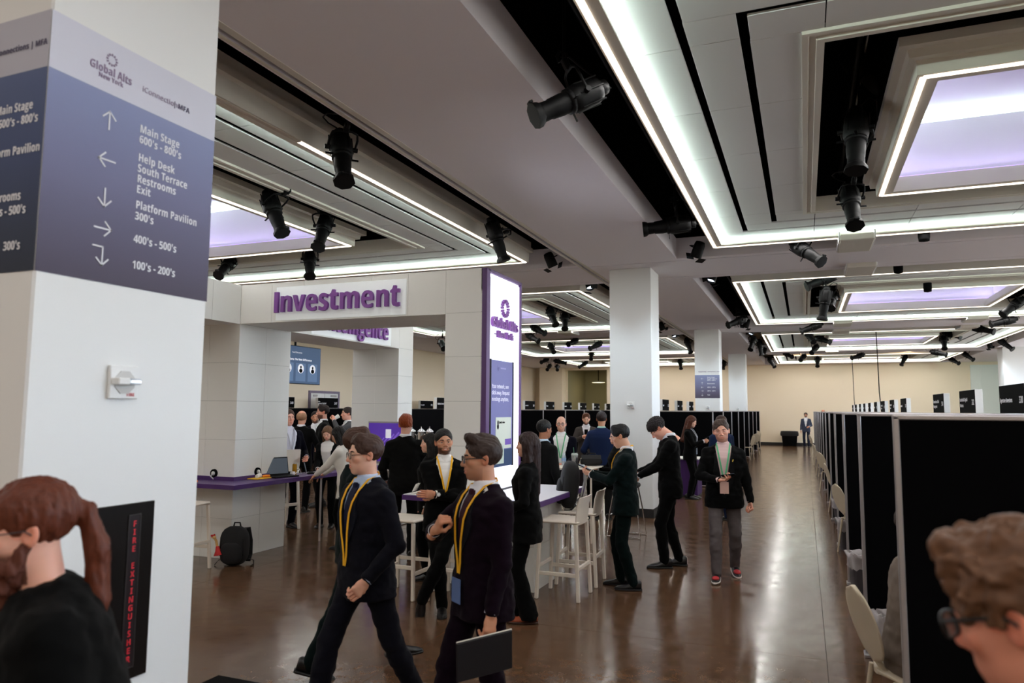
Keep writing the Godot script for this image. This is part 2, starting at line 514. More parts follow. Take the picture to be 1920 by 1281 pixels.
func led_side(t: Node3D, called: String, hx: float, hz: float, y: float, w: float, k: int, m: Material, up: bool, c: Color, e: float, cut := 0.0) -> void:
	var a: Vector3; var b: Vector3
	var d: Vector3
	if k == 0: a = V(-hx, y, -hz); b = V(hx, y, -hz); d = V(0, 0, 1)
	elif k == 1: a = V(hx, y, -hz); b = V(hx, y, hz - cut); d = V(-1, 0, 0)
	elif k == 2: a = V(hx, y, hz); b = V(-hx, y, hz); d = V(0, 0, -1)
	else: a = V(-hx, y, hz - cut); b = V(-hx, y, -hz); d = V(1, 0, 0)
	var ax := (b - a).normalized()
	var mid := (a + b) * 0.5
	var ln := (b - a).length()
	obj(called, sh().bx(mid, V(w if absf(ax.x) < 0.5 else ln, 0.012, ln if absf(ax.x) < 0.5 else w), 0.002), m, t)
	var l := AreaLight3D.new()
	l.name = "strip_lamp"
	var z := (V(0, 1, 0) if not up else -(V(0, 1, 0) + d * 0.6)).normalized()
	var x := ax
	l.area_size = Vector2(ln, w)
	l.light_color = c; l.light_energy = e; l.area_normalize_energy = false; l.area_range = 40.0; l.shadow_enabled = true
	l.transform = Transform3D(Basis(x, z.cross(x), z), mid + V(0, -0.008 if not up else 0.012, 0))
	t.add_child(l, true)

func tray(cx: float, cz: float, hx: float, hz: float, label: String, idx: int) -> void:
	var t := thing("ceiling_tray", label, "ceiling tray", V(cx, 0, cz), 0.0, "floating ceiling trays")
	var near := idx in [0, 1, 4, 5]
	# outer ring: fascia with a flange, lip, flat ring, inner edge
	obj("ring_frame", loop_rect(sh(), 0, 0, hx, hz, [Vector2(-0.07, 4.60), Vector2(-0.07, 4.49), Vector2(-0.10, 4.49), Vector2(-0.10, 4.43), Vector2(-0.05, 4.42), Vector2(-0.04, 4.25), Vector2(0.105, 4.25), Vector2(0.105, 4.268), Vector2(-0.02, 4.268), Vector2(-0.02, 4.60)]), M.trim, t)
	obj("tray_top", sh().box(V(-hx - 0.06, 4.58, -hz - 0.06), V(hx + 0.06, 4.60, hz + 0.06)) if false else loop_rect(sh(), 0, 0, hx, hz, [Vector2(1.36, 4.44), Vector2(1.36, 4.46), Vector2(-0.02, 4.46)]), M.plenum, t)
	var c_led := Color(0.97, 0.96, 0.95)
	var c_cove := Color(0.90, 1.0, 0.97)
	var c_lav := Color(0.80, 0.72, 1.0)
	for k in 4:
		var cut := 1.53 if (idx == 4 and k == 1) else 0.0
		led_side(t, "light_strip", hx, hz, 4.247, 0.045, k, M.led, false, c_led, LED_E, cut)
		if cut > 0: obj("light_strip", sh().bx(V(hx, 4.247, hz - cut / 2), V(0.045, 0.012, cut), 0.002), M.led_off, t)
		if idx < 8: led_side(t, "cove_strip", hx - 0.045, hz - 0.045, 4.270, 0.03, k, M.cove, true, c_cove, COVE_E)
	# ceiling panels in three bands with dark slots between
	var bands := [[0.0, 0.44], [0.505, 0.84], [0.905, 1.242]]
	var cuts := [-2.26, -1.08, 0.10, 1.28, 2.46]
	for b in bands:
		for side in 4:
			var along := hx if side % 2 == 0 else hz
			var across := hz if side % 2 == 0 else hx
			var lim: float = along - (b[0] if side % 2 == 0 else b[1])
			var ps := [-lim]
			for c in cuts:
				if absf(c) < lim - 0.1: ps.append(c)
			ps.append(lim)
			for i in ps.size() - 1:
				var p0: float = ps[i] + 0.004
				var p1: float = ps[i + 1] - 0.004
				var q0: float = across - b[1]
				var q1: float = across - b[0]
				var lo: Vector3; var hi: Vector3
				if side == 0: lo = V(p0, 4.342, -q1); hi = V(p1, 4.362, -q0)
				elif side == 2: lo = V(p0, 4.342, q0); hi = V(p1, 4.362, q1)
				elif side == 1: lo = V(q0, 4.342, p0); hi = V(q1, 4.362, p1)
				else: lo = V(-q1, 4.342, p0); hi = V(-q0, 4.362, p1)
				obj("ceiling_panel", sh().bx((lo + hi) / 2, hi - lo, 0.002), M.panel, t)
	# moulded trim round the inner opening
	obj("trim_frame", loop_rect(sh(), 0, 0, hx, hz, [Vector2(1.236, 4.342), Vector2(1.236, 4.318), Vector2(1.275, 4.318), Vector2(1.285, 4.332), Vector2(1.325, 4.332), Vector2(1.33, 4.31), Vector2(1.38, 4.31), Vector2(1.38, 4.50)]), M.trim, t)
	# hanging island with its own strips round a deep lavender light well
	var ix := hx - 2.06
	var iz := hz - 2.06
	if iz < 0.6: iz = 0.6
	obj("island_frame", loop_rect(sh(), 0, 0, ix, iz, [Vector2(-0.17, 4.50), Vector2(-0.17, 4.43), Vector2(-0.11, 4.425), Vector2(-0.10, 4.365), Vector2(-0.05, 4.36), Vector2(-0.045, 4.25), Vector2(0.11, 4.25), Vector2(0.11, 4.30), Vector2(0.07, 4.30), Vector2(0.07, 4.40), Vector2(0.02, 4.40), Vector2(0.02, 4.44), Vector2(0.0, 4.44), Vector2(-0.12, 4.44)]), M.trim, t)
	obj("light_well", loop_rect(sh(), 0, 0, ix, iz, [Vector2(-0.12, 4.44), Vector2(-0.12, 5.08), Vector2(-0.22, 5.08), Vector2(-0.22, 5.2)]).box(V(-ix - 0.25, 5.2, -iz - 0.25), V(ix + 0.25, 5.24, iz + 0.25)), M.white, t)
	obj("well_casing", loop_rect(sh(), 0, 0, ix, iz, [Vector2(-0.13, 4.50), Vector2(-0.13, 5.07), Vector2(-0.24, 5.07), Vector2(-0.24, 5.26)]).box(V(-ix - 0.26, 5.25, -iz - 0.26), V(ix + 0.26, 5.28, iz + 0.26)), M.plenum, t)
	for k in 4:
		led_side(t, "island_strip", ix, iz, 4.247, 0.045, k, M.led, false, c_led, LED_E)
		if idx < 8:
			led_side(t, "well_strip", ix + 0.04, iz + 0.04, 4.452, 0.04, k, M.lavender, true, c_lav, LAV_E)
			led_side(t, "well_cove_strip", ix + 0.19, iz + 0.19, 5.10, 0.03, k, M.cove, true, c_cove, COVE_E * 0.6)
	# hanger rods
	var s := sh()
	for sx in [-1, 1]:
		for sz in [-1, 1]:
			s.cyl(V(sx * ix * 0.8, 5.28, sz * iz * 0.8), V(sx * ix * 0.8, 6.0, sz * iz * 0.8), 0.012, 0.012, 6)
			s.cyl(V(sx * (hx - 0.3), 4.44, sz * (hz - 0.3)), V(sx * (hx - 0.3), 6.0, sz * (hz - 0.3)), 0.012, 0.012, 6)
	obj("hanger_rods", s, M.blackmetal, t)

# ---------------------------------------------------------------- white kiosk portal
# core box plus separate cladding panels, about 0.47 m square, on the named faces
func clad(t: Node3D, lo: Vector3, hi: Vector3, faces: Array, step := 0.47) -> void:
	var th := 0.006
	obj("core", sh().box(lo + V(th, th if lo.y > 0.1 else 0.0, th), hi - V(th, 0.001, th)), M.joint, t)
	var sz := hi - lo
	for f in faces:
		var ua: int = 2 if f[0] == "x" else 0
		var va: int = 1 if f[0] != "y" else 2
		var wa: int = 0 if f[0] == "x" else (2 if f[0] == "z" else 1)
		var nu := maxi(1, roundi(sz[ua] / step))
		var nv := maxi(1, roundi(sz[va] / step))
		for i in nu:
			for j in nv:
				var a := lo; var b := hi
				a[ua] = lo[ua] + sz[ua] * i / nu + 0.0012; b[ua] = lo[ua] + sz[ua] * (i + 1) / nu - 0.0012
				a[va] = lo[va] + sz[va] * j / nv + 0.0012; b[va] = lo[va] + sz[va] * (j + 1) / nv - 0.0012
				if f[1] == "+": a[wa] = hi[wa] - th - 0.001; b[wa] = hi[wa]
				else: a[wa] = lo[wa]; b[wa] = lo[wa] + th + 0.001
				obj("cladding_panel", sh().bx((a + b) / 2, b - a, 0.0008), M.clad, t)

func kiosk() -> void:
	M.joint = mat(hexc(120, 120, 118), 0.9)
	M.halo = glow(hexc(238, 244, 246), 0.14)  # painted glow in place of hidden lamps behind the letters
	M.totem_face = glow(hexc(236, 240, 248), 0.75)
	M.totem_edge = glow(hexc(244, 242, 255), 3.0)
	var PL := Basis.IDENTITY
	# pillars
	var a := thing("portal_pillar", "white panelled portal pillar standing behind the purple laptop counter", "pillar")
	clad(a, V(-7.30, 0, -7.83), V(-6.36, 2.812, -6.88), ["z+", "x+", "x-", "z-"])
	var b := thing("portal_pillar", "narrow white panelled pillar carrying the glowing purple-edged sign tower", "pillar")
	clad(b, V(-3.553, 0, -7.87), V(-3.12, 3.29, -6.88), ["z+", "x-", "z-"])
	var c := thing("portal_pillar", "white panelled pillar at the back of the portal behind the purple monitor", "pillar")
	clad(c, V(-7.28, 0, -11.1), V(-6.36, 3.29, -10.62), ["z+", "x+", "z-"])
	# headers
	var h := thing("portal_header", "white panelled front header of the portal with the word Investment", "header")
	clad(h, V(-6.36, 2.812, -7.83), V(-3.553, 3.29, -6.88), ["z+", "y-", "z-"])
	obj("painted_halo", sh().bx(V(-4.93, 3.03, -6.876), V(1.78, 0.40, 0.006), 0.002), M.halo, h)  # glowing sheet that paints in the halo light behind the letters
	text("nvestment", 0.247, 0.035, M.purple_letter, h, face(V(-5.735, 3.042, -6.835), V(1, 0, 0)), true, HORIZONTAL_ALIGNMENT_LEFT, "letters", 0.915)
	obj("letters", sh().bx(V(-5.778, 3.042, -6.835), V(0.058, 0.247, 0.035), 0.002), M.purple_letter, h)
	var h2 := thing("portal_header", "white panelled side header of the portal ending in the letters ligence", "header")
	clad(h2, V(-7.28, 2.812, -10.62), V(-6.36, 3.29, -7.83), ["x+", "y-", "x-"])
	obj("painted_halo", sh().bx(V(-6.356, 3.03, -9.3), V(0.006, 0.40, 2.1), 0.002), M.halo, h2)  # same painted halo light behind the side letters
	text("Intelligence", 0.247, 0.035, M.purple_letter, h2, face(V(-6.315, 3.03, -10.2), V(0, 0, -1)), true, HORIZONTAL_ALIGNMENT_RIGHT, "letters", 0.885)
	var h3 := thing("portal_header", "white panelled header wing reaching towards the camera beside the sign column", "header")
	clad(h3, V(-7.30, 2.812, -6.88), V(-6.36, 3.29, -4.6), ["x+", "y-", "z+"])
	# lit totem on the pillar's aisle side
	var t := thing("sign_tower", "tall glowing white sign tower with purple frame and a portrait screen", "sign")
	var s := sh()
	s.bx(V(-3.10, 2.11, -6.925), V(0.07, 2.36, 0.09), 0.004).bx(V(-3.10, 2.11, -7.875), V(0.07, 2.36, 0.04), 0.004).bx(V(-3.10, 3.275, -7.4), V(0.07, 0.035, 0.95), 0.004)
	obj("frame", s, mat(hexc(82, 50, 102), 0.5), t)
	obj("light_face", sh().bx(V(-3.105, 2.09, -7.41), V(0.03, 2.31, 0.88), 0.002), M.totem_face, t)
	for e in [[V(-3.086, 2.1, -6.99), V(0.008, 2.26, 0.03)], [V(-3.086, 2.1, -7.835), V(0.008, 2.26, 0.03)], [V(-3.086, 3.235, -7.41), V(0.008, 0.03, 0.82)]]:
		obj("edge_light", sh().bx(e[0], e[1], 0.002), M.totem_edge, t)
	area(V(-3.07, 1.9, -7.41), V(1, 0, 0), 0.8, 2.6, V(0, 1, 0), Color(0.93, 0.95, 1.0), 0.45, "tower_lamp")
	var R := V(0, 0, -1)
	var ring := sh()
	for k in 16:
		var an := TAU * k / 16
		ring.obox(face(V(-3.065, 2.917 + sin(an) * 0.085, -7.385 - cos(an) * 0.085), R) * Transform3D(Basis(V(0, 0, 1), an), Vector3.ZERO), V(0.034, 0.022, 0.03), 0.002)
	obj("ring_emblem", ring, M.purple_letter, t)
	text("Global Alts", 0.105, 0.03, M.purple_letter, t, face(V(-3.065, 2.735, -7.385), R), true, HORIZONTAL_ALIGNMENT_CENTER, "letters", 0.98)
	text("New York", 0.072, 0.03, M.purple_letter, t, face(V(-3.065, 2.612, -7.385), R), true, HORIZONTAL_ALIGNMENT_CENTER, "letters", 0.95)
	obj("dash", sh().bx(V(-3.075, 2.61, -7.14), V(0.01, 0.008, 0.06)).bx(V(-3.075, 2.61, -7.63), V(0.01, 0.008, 0.06)), M.purple_letter, t)
	var scr := glow(hexc(92, 92, 138), 0.55)
	var sg := obj("screen", sh().bx(V(-3.083, 1.752, -7.335), V(0.012, 1.15, 0.62), 0.002), scr, t)
	obj("screen_border", sh().bx(V(-3.08, 1.752, -7.652), V(0.022, 1.16, 0.014)).bx(V(-3.08, 1.752, -7.018), V(0.022, 1.16, 0.01)), M.blackmetal, t)
	var wp := glow(hexc(215, 214, 232), 0.45)
	var lines := ["Your network, one", "click away. Request", "meetings anytime."]
	for i in 3:
		text(lines[i], 0.042, 0.002, wp, sg, face(V(-3.0745, 2.045 - i * 0.069, -7.05), R), false, HORIZONTAL_ALIGNMENT_LEFT, "screen_text", 0.98)
	obj("screen_mark", sh().tube([V(-3.075, 2.245, -7.2), V(-3.075, 2.27, -7.225), V(-3.075, 2.245, -7.25), V(-3.075, 2.22, -7.225)], 0.004, 6, true).bx(V(-3.075, 2.245, -7.36), V(0.003, 0.016, 0.16)), glow(hexc(130, 128, 170), 0.4), sg)
	obj("screen_dark", sh().bx(V(-3.0765, 1.27, -7.335), V(0.003, 0.18, 0.60)), glow(hexc(30, 52, 84), 0.5), sg)
	obj("message_card", sh().bx(V(-3.0755, 1.54, -7.385), V(0.004, 0.34, 0.44)), glow(hexc(176, 182, 172), 0.5), sg)
	obj("message_card", sh().bx(V(-3.0750, 1.31, -7.27), V(0.004, 0.20, 0.25)), glow(hexc(166, 178, 168), 0.5), sg)
	obj("card_bars", sh().bx(V(-3.072, 1.33, -7.24), V(0.003, 0.11, 0.02)).bx(V(-3.072, 1.34, -7.28), V(0.003, 0.13, 0.02)), glow(hexc(110, 205, 180), 0.5), sg)
	obj("card_button", sh().bx(V(-3.072, 1.44, -7.51), V(0.003, 0.065, 0.17)), glow(hexc(96, 70, 150), 0.5), sg)
	obj("portrait", sh().ell(V(-3.072, 1.65, -7.22), V(0.002, 0.03, 0.018), 12).ell(V(-3.072, 1.61, -7.22), V(0.002, 0.03, 0.026), 12), M.black, sg)
	text("Quick view", 0.022, 0.002, M.black, sg, face(V(-3.072, 1.655, -7.25), R), true, HORIZONTAL_ALIGNMENT_LEFT, "screen_text")
	# laptop counter round the left pillar
	var k := thing("bar_counter", "purple-edged bar counter wrapping the left portal pillar under the laptops", "counter")
	s = sh()
	s.prism(PackedVector2Array([Vector2(-7.6, 6.47), Vector2(-5.97, 6.47), Vector2(-5.97, 9.7), Vector2(-6.36, 9.7), Vector2(-6.36, 6.88), Vector2(-7.6, 6.88)]), Transform3D(Basis(V(1, 0, 0), V(0, 0, -1), V(0, 1, 0)), V(0, 0.87, 0)), 0.05)
	obj("counter_top", s, M.purple, k)
	obj("splash_strip", sh().box(V(-7.3, 0.92, -6.88), V(-6.345, 0.965, -6.865)).box(V(-6.36, 0.92, -7.83), V(-6.345, 0.965, -6.88)), M.purple, k)
	for z in [-8.3, -9.5]:
		obj("leg", sh().cyl(V(-6.15, 0, z), V(-6.15, 0.87, z), 0.014, 0.014, 8), M.silver, k)
	# white counter round the lit pillar
	k = thing("bar_counter", "white-topped purple-edged counter glowing beside the sign tower", "counter")
	s = sh()
	s.prism(PackedVector2Array([Vector2(-3.82, 6.5), Vector2(-2.34, 6.5), Vector2(-2.34, 8.05), Vector2(-3.03, 8.05), Vector2(-3.03, 6.86), Vector2(-3.82, 6.86)]), Transform3D(Basis(V(1, 0, 0), V(0, 0, -1), V(0, 1, 0)), V(0, 0.875, 0)), 0.05)
	obj("counter_edge", s, M.purple, k)
	s = sh().prism(PackedVector2Array([Vector2(-3.81, 6.51), Vector2(-2.35, 6.51), Vector2(-2.35, 8.04), Vector2(-3.03, 8.04), Vector2(-3.03, 6.86), Vector2(-3.81, 6.86)]), Transform3D(Basis(V(1, 0, 0), V(0, 0, -1), V(0, 1, 0)), V(0, 0.925, 0)), 0.006)
	obj("counter_top", s, mat(hexc(236, 236, 240), 0.3), k)
	k = thing("counter_base", "white panelled base block beneath the white-topped counter", "base")
	clad(k, V(-3.04, 0, -7.75), V(-2.52, 0.872, -6.86), ["x+", "z+", "z-"])


# ---------------------------------------------------------------- booths, signs and what the columns carry
func divider(label: String, group: String, x0: float, x1: float, z: float, called := "booth_divider") -> Node3D:
	var t := thing(called, label, "partition", V(x0, 0, z), 0.0, group)
	var w := x1 - x0
	obj("fabric", sh().bx(V(w / 2, 0.905, 0), V(absf(w) - 0.03, 1.73, 0.022), 0.003), M.fabric, t)
	var sg := signf(w)
	obj("edge_post", sh().bx(V(0.014 * sg, 0.905, 0), V(0.026, 1.75, 0.034), 0.004), M.silver, t)
	obj("top_rail", sh().bx(V(w / 2, 1.775, 0), V(absf(w), 0.022, 0.034), 0.004), M.silver, t)
	obj("bottom_rail", sh().bx(V(w / 2, 0.035, 0), V(absf(w), 0.02, 0.03), 0.003), M.silver, t)
	obj("foot", sh().bx(V(0.02 * sg, 0.013, 0), V(0.06, 0.026, 0.12), 0.004), M.silver, t)
	obj("foot", sh().bx(V(w - 0.03 * sg, 0.013, 0), V(0.06, 0.026, 0.12), 0.004), M.silver, t)
	return t
func back_panel(label: String, group: String, x: float, z0: float, z1: float) -> Node3D:
	var t := thing("booth_back_panel", label, "partition", V(x, 0, (z0 + z1) / 2), 0.0, group)
	var w := absf(z1 - z0)
	obj("fabric", sh().bx(V(0, 0.905, 0), V(0.022, 1.73, w - 0.02), 0.003), M.fabric, t)
	obj("top_rail", sh().bx(V(0, 1.775, 0), V(0.034, 0.022, w - 0.004), 0.003), M.blackmetal, t)
	obj("bottom_rail", sh().bx(V(0, 0.02, 0), V(0.034, 0.04, w - 0.004), 0.003), M.blackmetal, t)
	return t
# box sign standing on a back panel; dir = +1 when its black face looks along +x
func sign_box(label: String, group: String, x: float, z: float, dir: float, lines: Array, num: String, length := 1.08, hgt := 0.33) -> Node3D:
	var t := thing("booth_sign", label, "sign", V(x, 1.79, z), 0.0, group)
	obj("box", sh().bx(V(0, hgt / 2, 0), V(0.09, hgt, length), 0.002), M.white, t)
	obj("face_board", sh().bx(V(0.047 * dir, hgt / 2, 0), V(0.004, hgt - 0.004, length - 0.004)), M.black, t)
	var R := V(0, 0, -dir)
	for i in lines.size():
		text(lines[i], 0.048, 0.002, M.white_print, t, face(V(0.051 * dir, hgt * 0.46 - (i - (lines.size() - 1) * 0.5) * 0.085, 0) - R * (length / 2 - 0.04), R), true, HORIZONTAL_ALIGNMENT_LEFT, "lettering", 0.9)
	text(num, 0.075, 0.002, M.white_print, t, face(V(0.051 * dir, hgt * 0.46, 0) + R * (length / 2 - 0.05), R), true, HORIZONTAL_ALIGNMENT_RIGHT, "lettering", 0.9)
	return t

func booths() -> void:
	# right-hand row along the aisle
	var ords := ["nearest", "second", "third", "fourth", "fifth", "sixth", "seventh", "eighth", "ninth", "tenth", "eleventh", "twelfth", "thirteenth", "fourteenth", "fifteenth"]
	for k in 14:
		var z := -3.72 - 2.40 * k
		divider("black booth divider with silver edge, %s of the row right of the aisle" % (ords[k]), "booth dividers right of the aisle", 0.37, 2.22, z)
		back_panel("black back panel of the %s booth right of the aisle" % (ords[k]), "back panels right of the aisle", 2.25, z, z - 2.40)
	var names := [[["Aperture Investors"], "330"], [["Leadenhall Capital", "Partners"], "332"], [["Tannenbaum Global", "Management"], "334"], [[], ""], [["Fermat ILS"], "338"], [["Ashgrove Asset", "Partners"], "340"], [["Corbin Capital", "Partners"], "342"], [["Northlight"], "344"], [["Varde"], "346"], [["Orchard"], "348"], [["Elm Park"], "350"], [["Kestrel"], "352"], [["Marlow"], "354"]]
	for k in names.size():
		if names[k][1] == "": continue
		sign_box("black booth sign reading %s above the right-hand booths" % " ".join(names[k][0]), "booth signs on the right-hand row", 2.25, -9.83 - 2.44 * k, -1.0, names[k][0], names[k][1])
	# middle row beyond the white column
	for k in 9:
		var z := -17.7 - 2.40 * k
		divider("black booth divider of the block behind the white columns, %s from its near end" % (ords[k]), "booth dividers behind the columns", -2.0, -3.86, z)
		if k < 8:
			back_panel("black back panel of the %s booth behind the white columns" % (ords[k]), "back panels behind the columns", -3.9, z, z - 2.40)
	var mids := [[-19.6, "Sculptor", "614"], [-21.9, "Harbor", "612"], [-24.6, "Redwood", "610"], [-27.2, "Selwood", "608"], [-30.2, "Granite", "606"]]
	for m in mids:
		sign_box("black booth sign reading %s on the block behind the white columns" % m[1], "booth signs behind the columns", -3.9, m[0], 1.0, [m[1]], m[2])
	# left rows
	for k in 7:
		var z := -20.55 - 2.44 * k
		divider("black booth divider of the left block, %s from its near end" % (ords[k]), "booth dividers of the left block", -8.12, -9.8, z)
		back_panel("black back panel of the %s booth in the left block" % (ords[k]), "back panels of the left block", -9.84, z, z - 2.44)
	var lefts := [[-19.05, "Galliard Partners", "540"], [-26.15, "Sona Fund", "534"], [-28.55, "Paloma", "532"], [-31.0, "Longview", "530"], [-33.4, "Verition", "528"], [-35.85, "Dunmore", "526"], [-38.3, "Holt", "524"]]
	for m in lefts:
		sign_box("black booth sign reading %s over the left block of booths" % m[1], "booth signs of the left block", -9.84, m[0], 1.0, [m[1]], m[2])
	back_panel("black panel run closing the left block beside the coffee urns", "", -9.84, -17.0, -20.5)
	for k in 6:
		var z := -15.0 - 2.44 * k
		back_panel("black panel along the cream left wall, %s from the portal" % (ords[k]), "panels along the left wall", -14.5, z, z - 2.44)
	for k in 5:
		divider("black divider jutting from the cream left wall, %s from the portal" % (ords[k]), "dividers along the left wall", -13.2, -14.46, -20.9 - 2.44 * k)
	obj("sensor_stand", sh().cyl(V(-14.42, 0, -19.2), V(-14.42, 1.95, -19.2), 0.02, 0.02, 8).bx(V(-14.42, 2.0, -19.2), V(0.05, 0.03, 0.12), 0.01), M.white)
	tag(get_node("sensor_stand"), "thin white sensor post rising above the panels by the left wall", "sensor")
	for m in [[-17.52, "Galileo", "349"], [-19.75, "Tenax Capital", "347"], [-26.45, "Tracegold", "335"]]:
		sign_box("black booth sign reading %s along the cream left wall" % m[1], "booth signs along the left wall", -14.5, m[0], 1.0, [m[1]], m[2])
	column_signs()
	strobe("white fire alarm strobe on the big foreground column", V(-2.389, 1.89, -1.98), V(0, 0, -1))
	strobe("white fire alarm strobe on the tall middle column", V(-2.755, 1.88, -12.279), V(1, 0, 0))
	strobe("white fire alarm strobe under the sign on the third column", V(-2.70, 1.88, -22.479), V(1, 0, 0))
	strobe("white fire alarm strobe on the farthest column", V(-2.66, 1.88, -32.649), V(1, 0, 0))

func strobe(label: String, at: Vector3, right: Vector3) -> void:
	var t := thing("alarm_strobe", label, "fire alarm", V(0, 0, 0), 0.0, "fire alarm strobes")
	t.transform = face(at, right)
	obj("back_plate", sh().bx(V(0, 0, 0.008), V(0.124, 0.124, 0.016), 0.003), M.white, t)
	var oct := PackedVector2Array()
	for k in 8:
		oct.append(Vector2(cos(TAU * (k + 0.5) / 8), sin(TAU * (k + 0.5) / 8)) * 0.046)
	obj("sounder_grille", sh().prism(oct, Transform3D(Basis.IDENTITY, V(0, 0.0, 0.016)), 0.003), mat(hexc(196, 194, 190), 0.8), t)
	obj("strobe_housing", sh().bx(V(-0.03, 0.003, 0.035), V(0.05, 0.026, 0.04), 0.004), M.white, t)
	obj("strobe_lens", sh().bx(V(0.022, 0.003, 0.034), V(0.056, 0.024, 0.036), 0.006), glass(Color(0.93, 0.96, 1.0), 0.45, 0.05), t)
	obj("reflector", sh().bx(V(0.02, 0.003, 0.03), V(0.03, 0.012, 0.014), 0.003), M.steel, t)
	text("FIRE", 0.012, 0.001, mat(hexc(190, 40, 45), 0.6), t, face(V(0.028, -0.046, 0.017), V(1, 0, 0)), true, HORIZONTAL_ALIGNMENT_CENTER)

func arrow(t: Node3D, tr: Transform3D, kind: String) -> void:
	var s := sh()
	var w := 0.0055
	var segs := []
	match kind:
		"up": segs = [[-0.0, -0.034, 0, 0.034], [-0.026, 0.008, 0, 0.034], [0.026, 0.008, 0, 0.034]]
		"down": segs = [[0, 0.034, 0, -0.034], [-0.026, -0.008, 0, -0.034], [0.026, -0.008, 0, -0.034]]
		"left": segs = [[0.034, 0, -0.034, 0], [-0.008, 0.026, -0.034, 0], [-0.008, -0.026, -0.034, 0]]
		"right": segs = [[-0.034, 0, 0.034, 0], [0.008, 0.026, 0.034, 0], [0.008, -0.026, 0.034, 0]]
		"turn": segs = [[-0.036, 0.034, 0.004, 0.034], [0.004, 0.034, 0.004, -0.034], [-0.02, -0.01, 0.004, -0.034], [0.028, -0.01, 0.004, -0.034]]
	for g in segs:
		var a := Vector2(g[0], g[1]); var b := Vector2(g[2], g[3])
		var d := (b - a).normalized() * w / 2
		var n2 := Vector2(-d.y, d.x)
		s.prism(PackedVector2Array([a - d - n2, b + d - n2, b + d + n2, a - d + n2]), tr, 0.0012)
	obj("arrow", s, M.white_print, t)

func grad_tex(a: Color, b: Color, c: Color) -> GradientTexture2D:
	var g := Gradient.new()
	g.offsets = PackedFloat32Array([0.0, 0.45, 1.0]); g.colors = PackedColorArray([a, b, c])
	var t := GradientTexture2D.new()
	t.gradient = g; t.width = 16; t.height = 256
	t.fill_from = Vector2(0, 0); t.fill_to = Vector2(0, 1)
	return t
func print_sheet(t: Node3D, tr: Transform3D, w: float, h: float, m: Material, called: String) -> void:
	var s := sh()
	s.quad(tr * V(-w / 2, h / 2, 0), tr * V(w / 2, h / 2, 0), tr * V(w / 2, -h / 2, 0), tr * V(-w / 2, -h / 2, 0), [Vector2(0, 0), Vector2(1, 0), Vector2(1, 1), Vector2(0, 1)])
	obj(called, s, m, t)

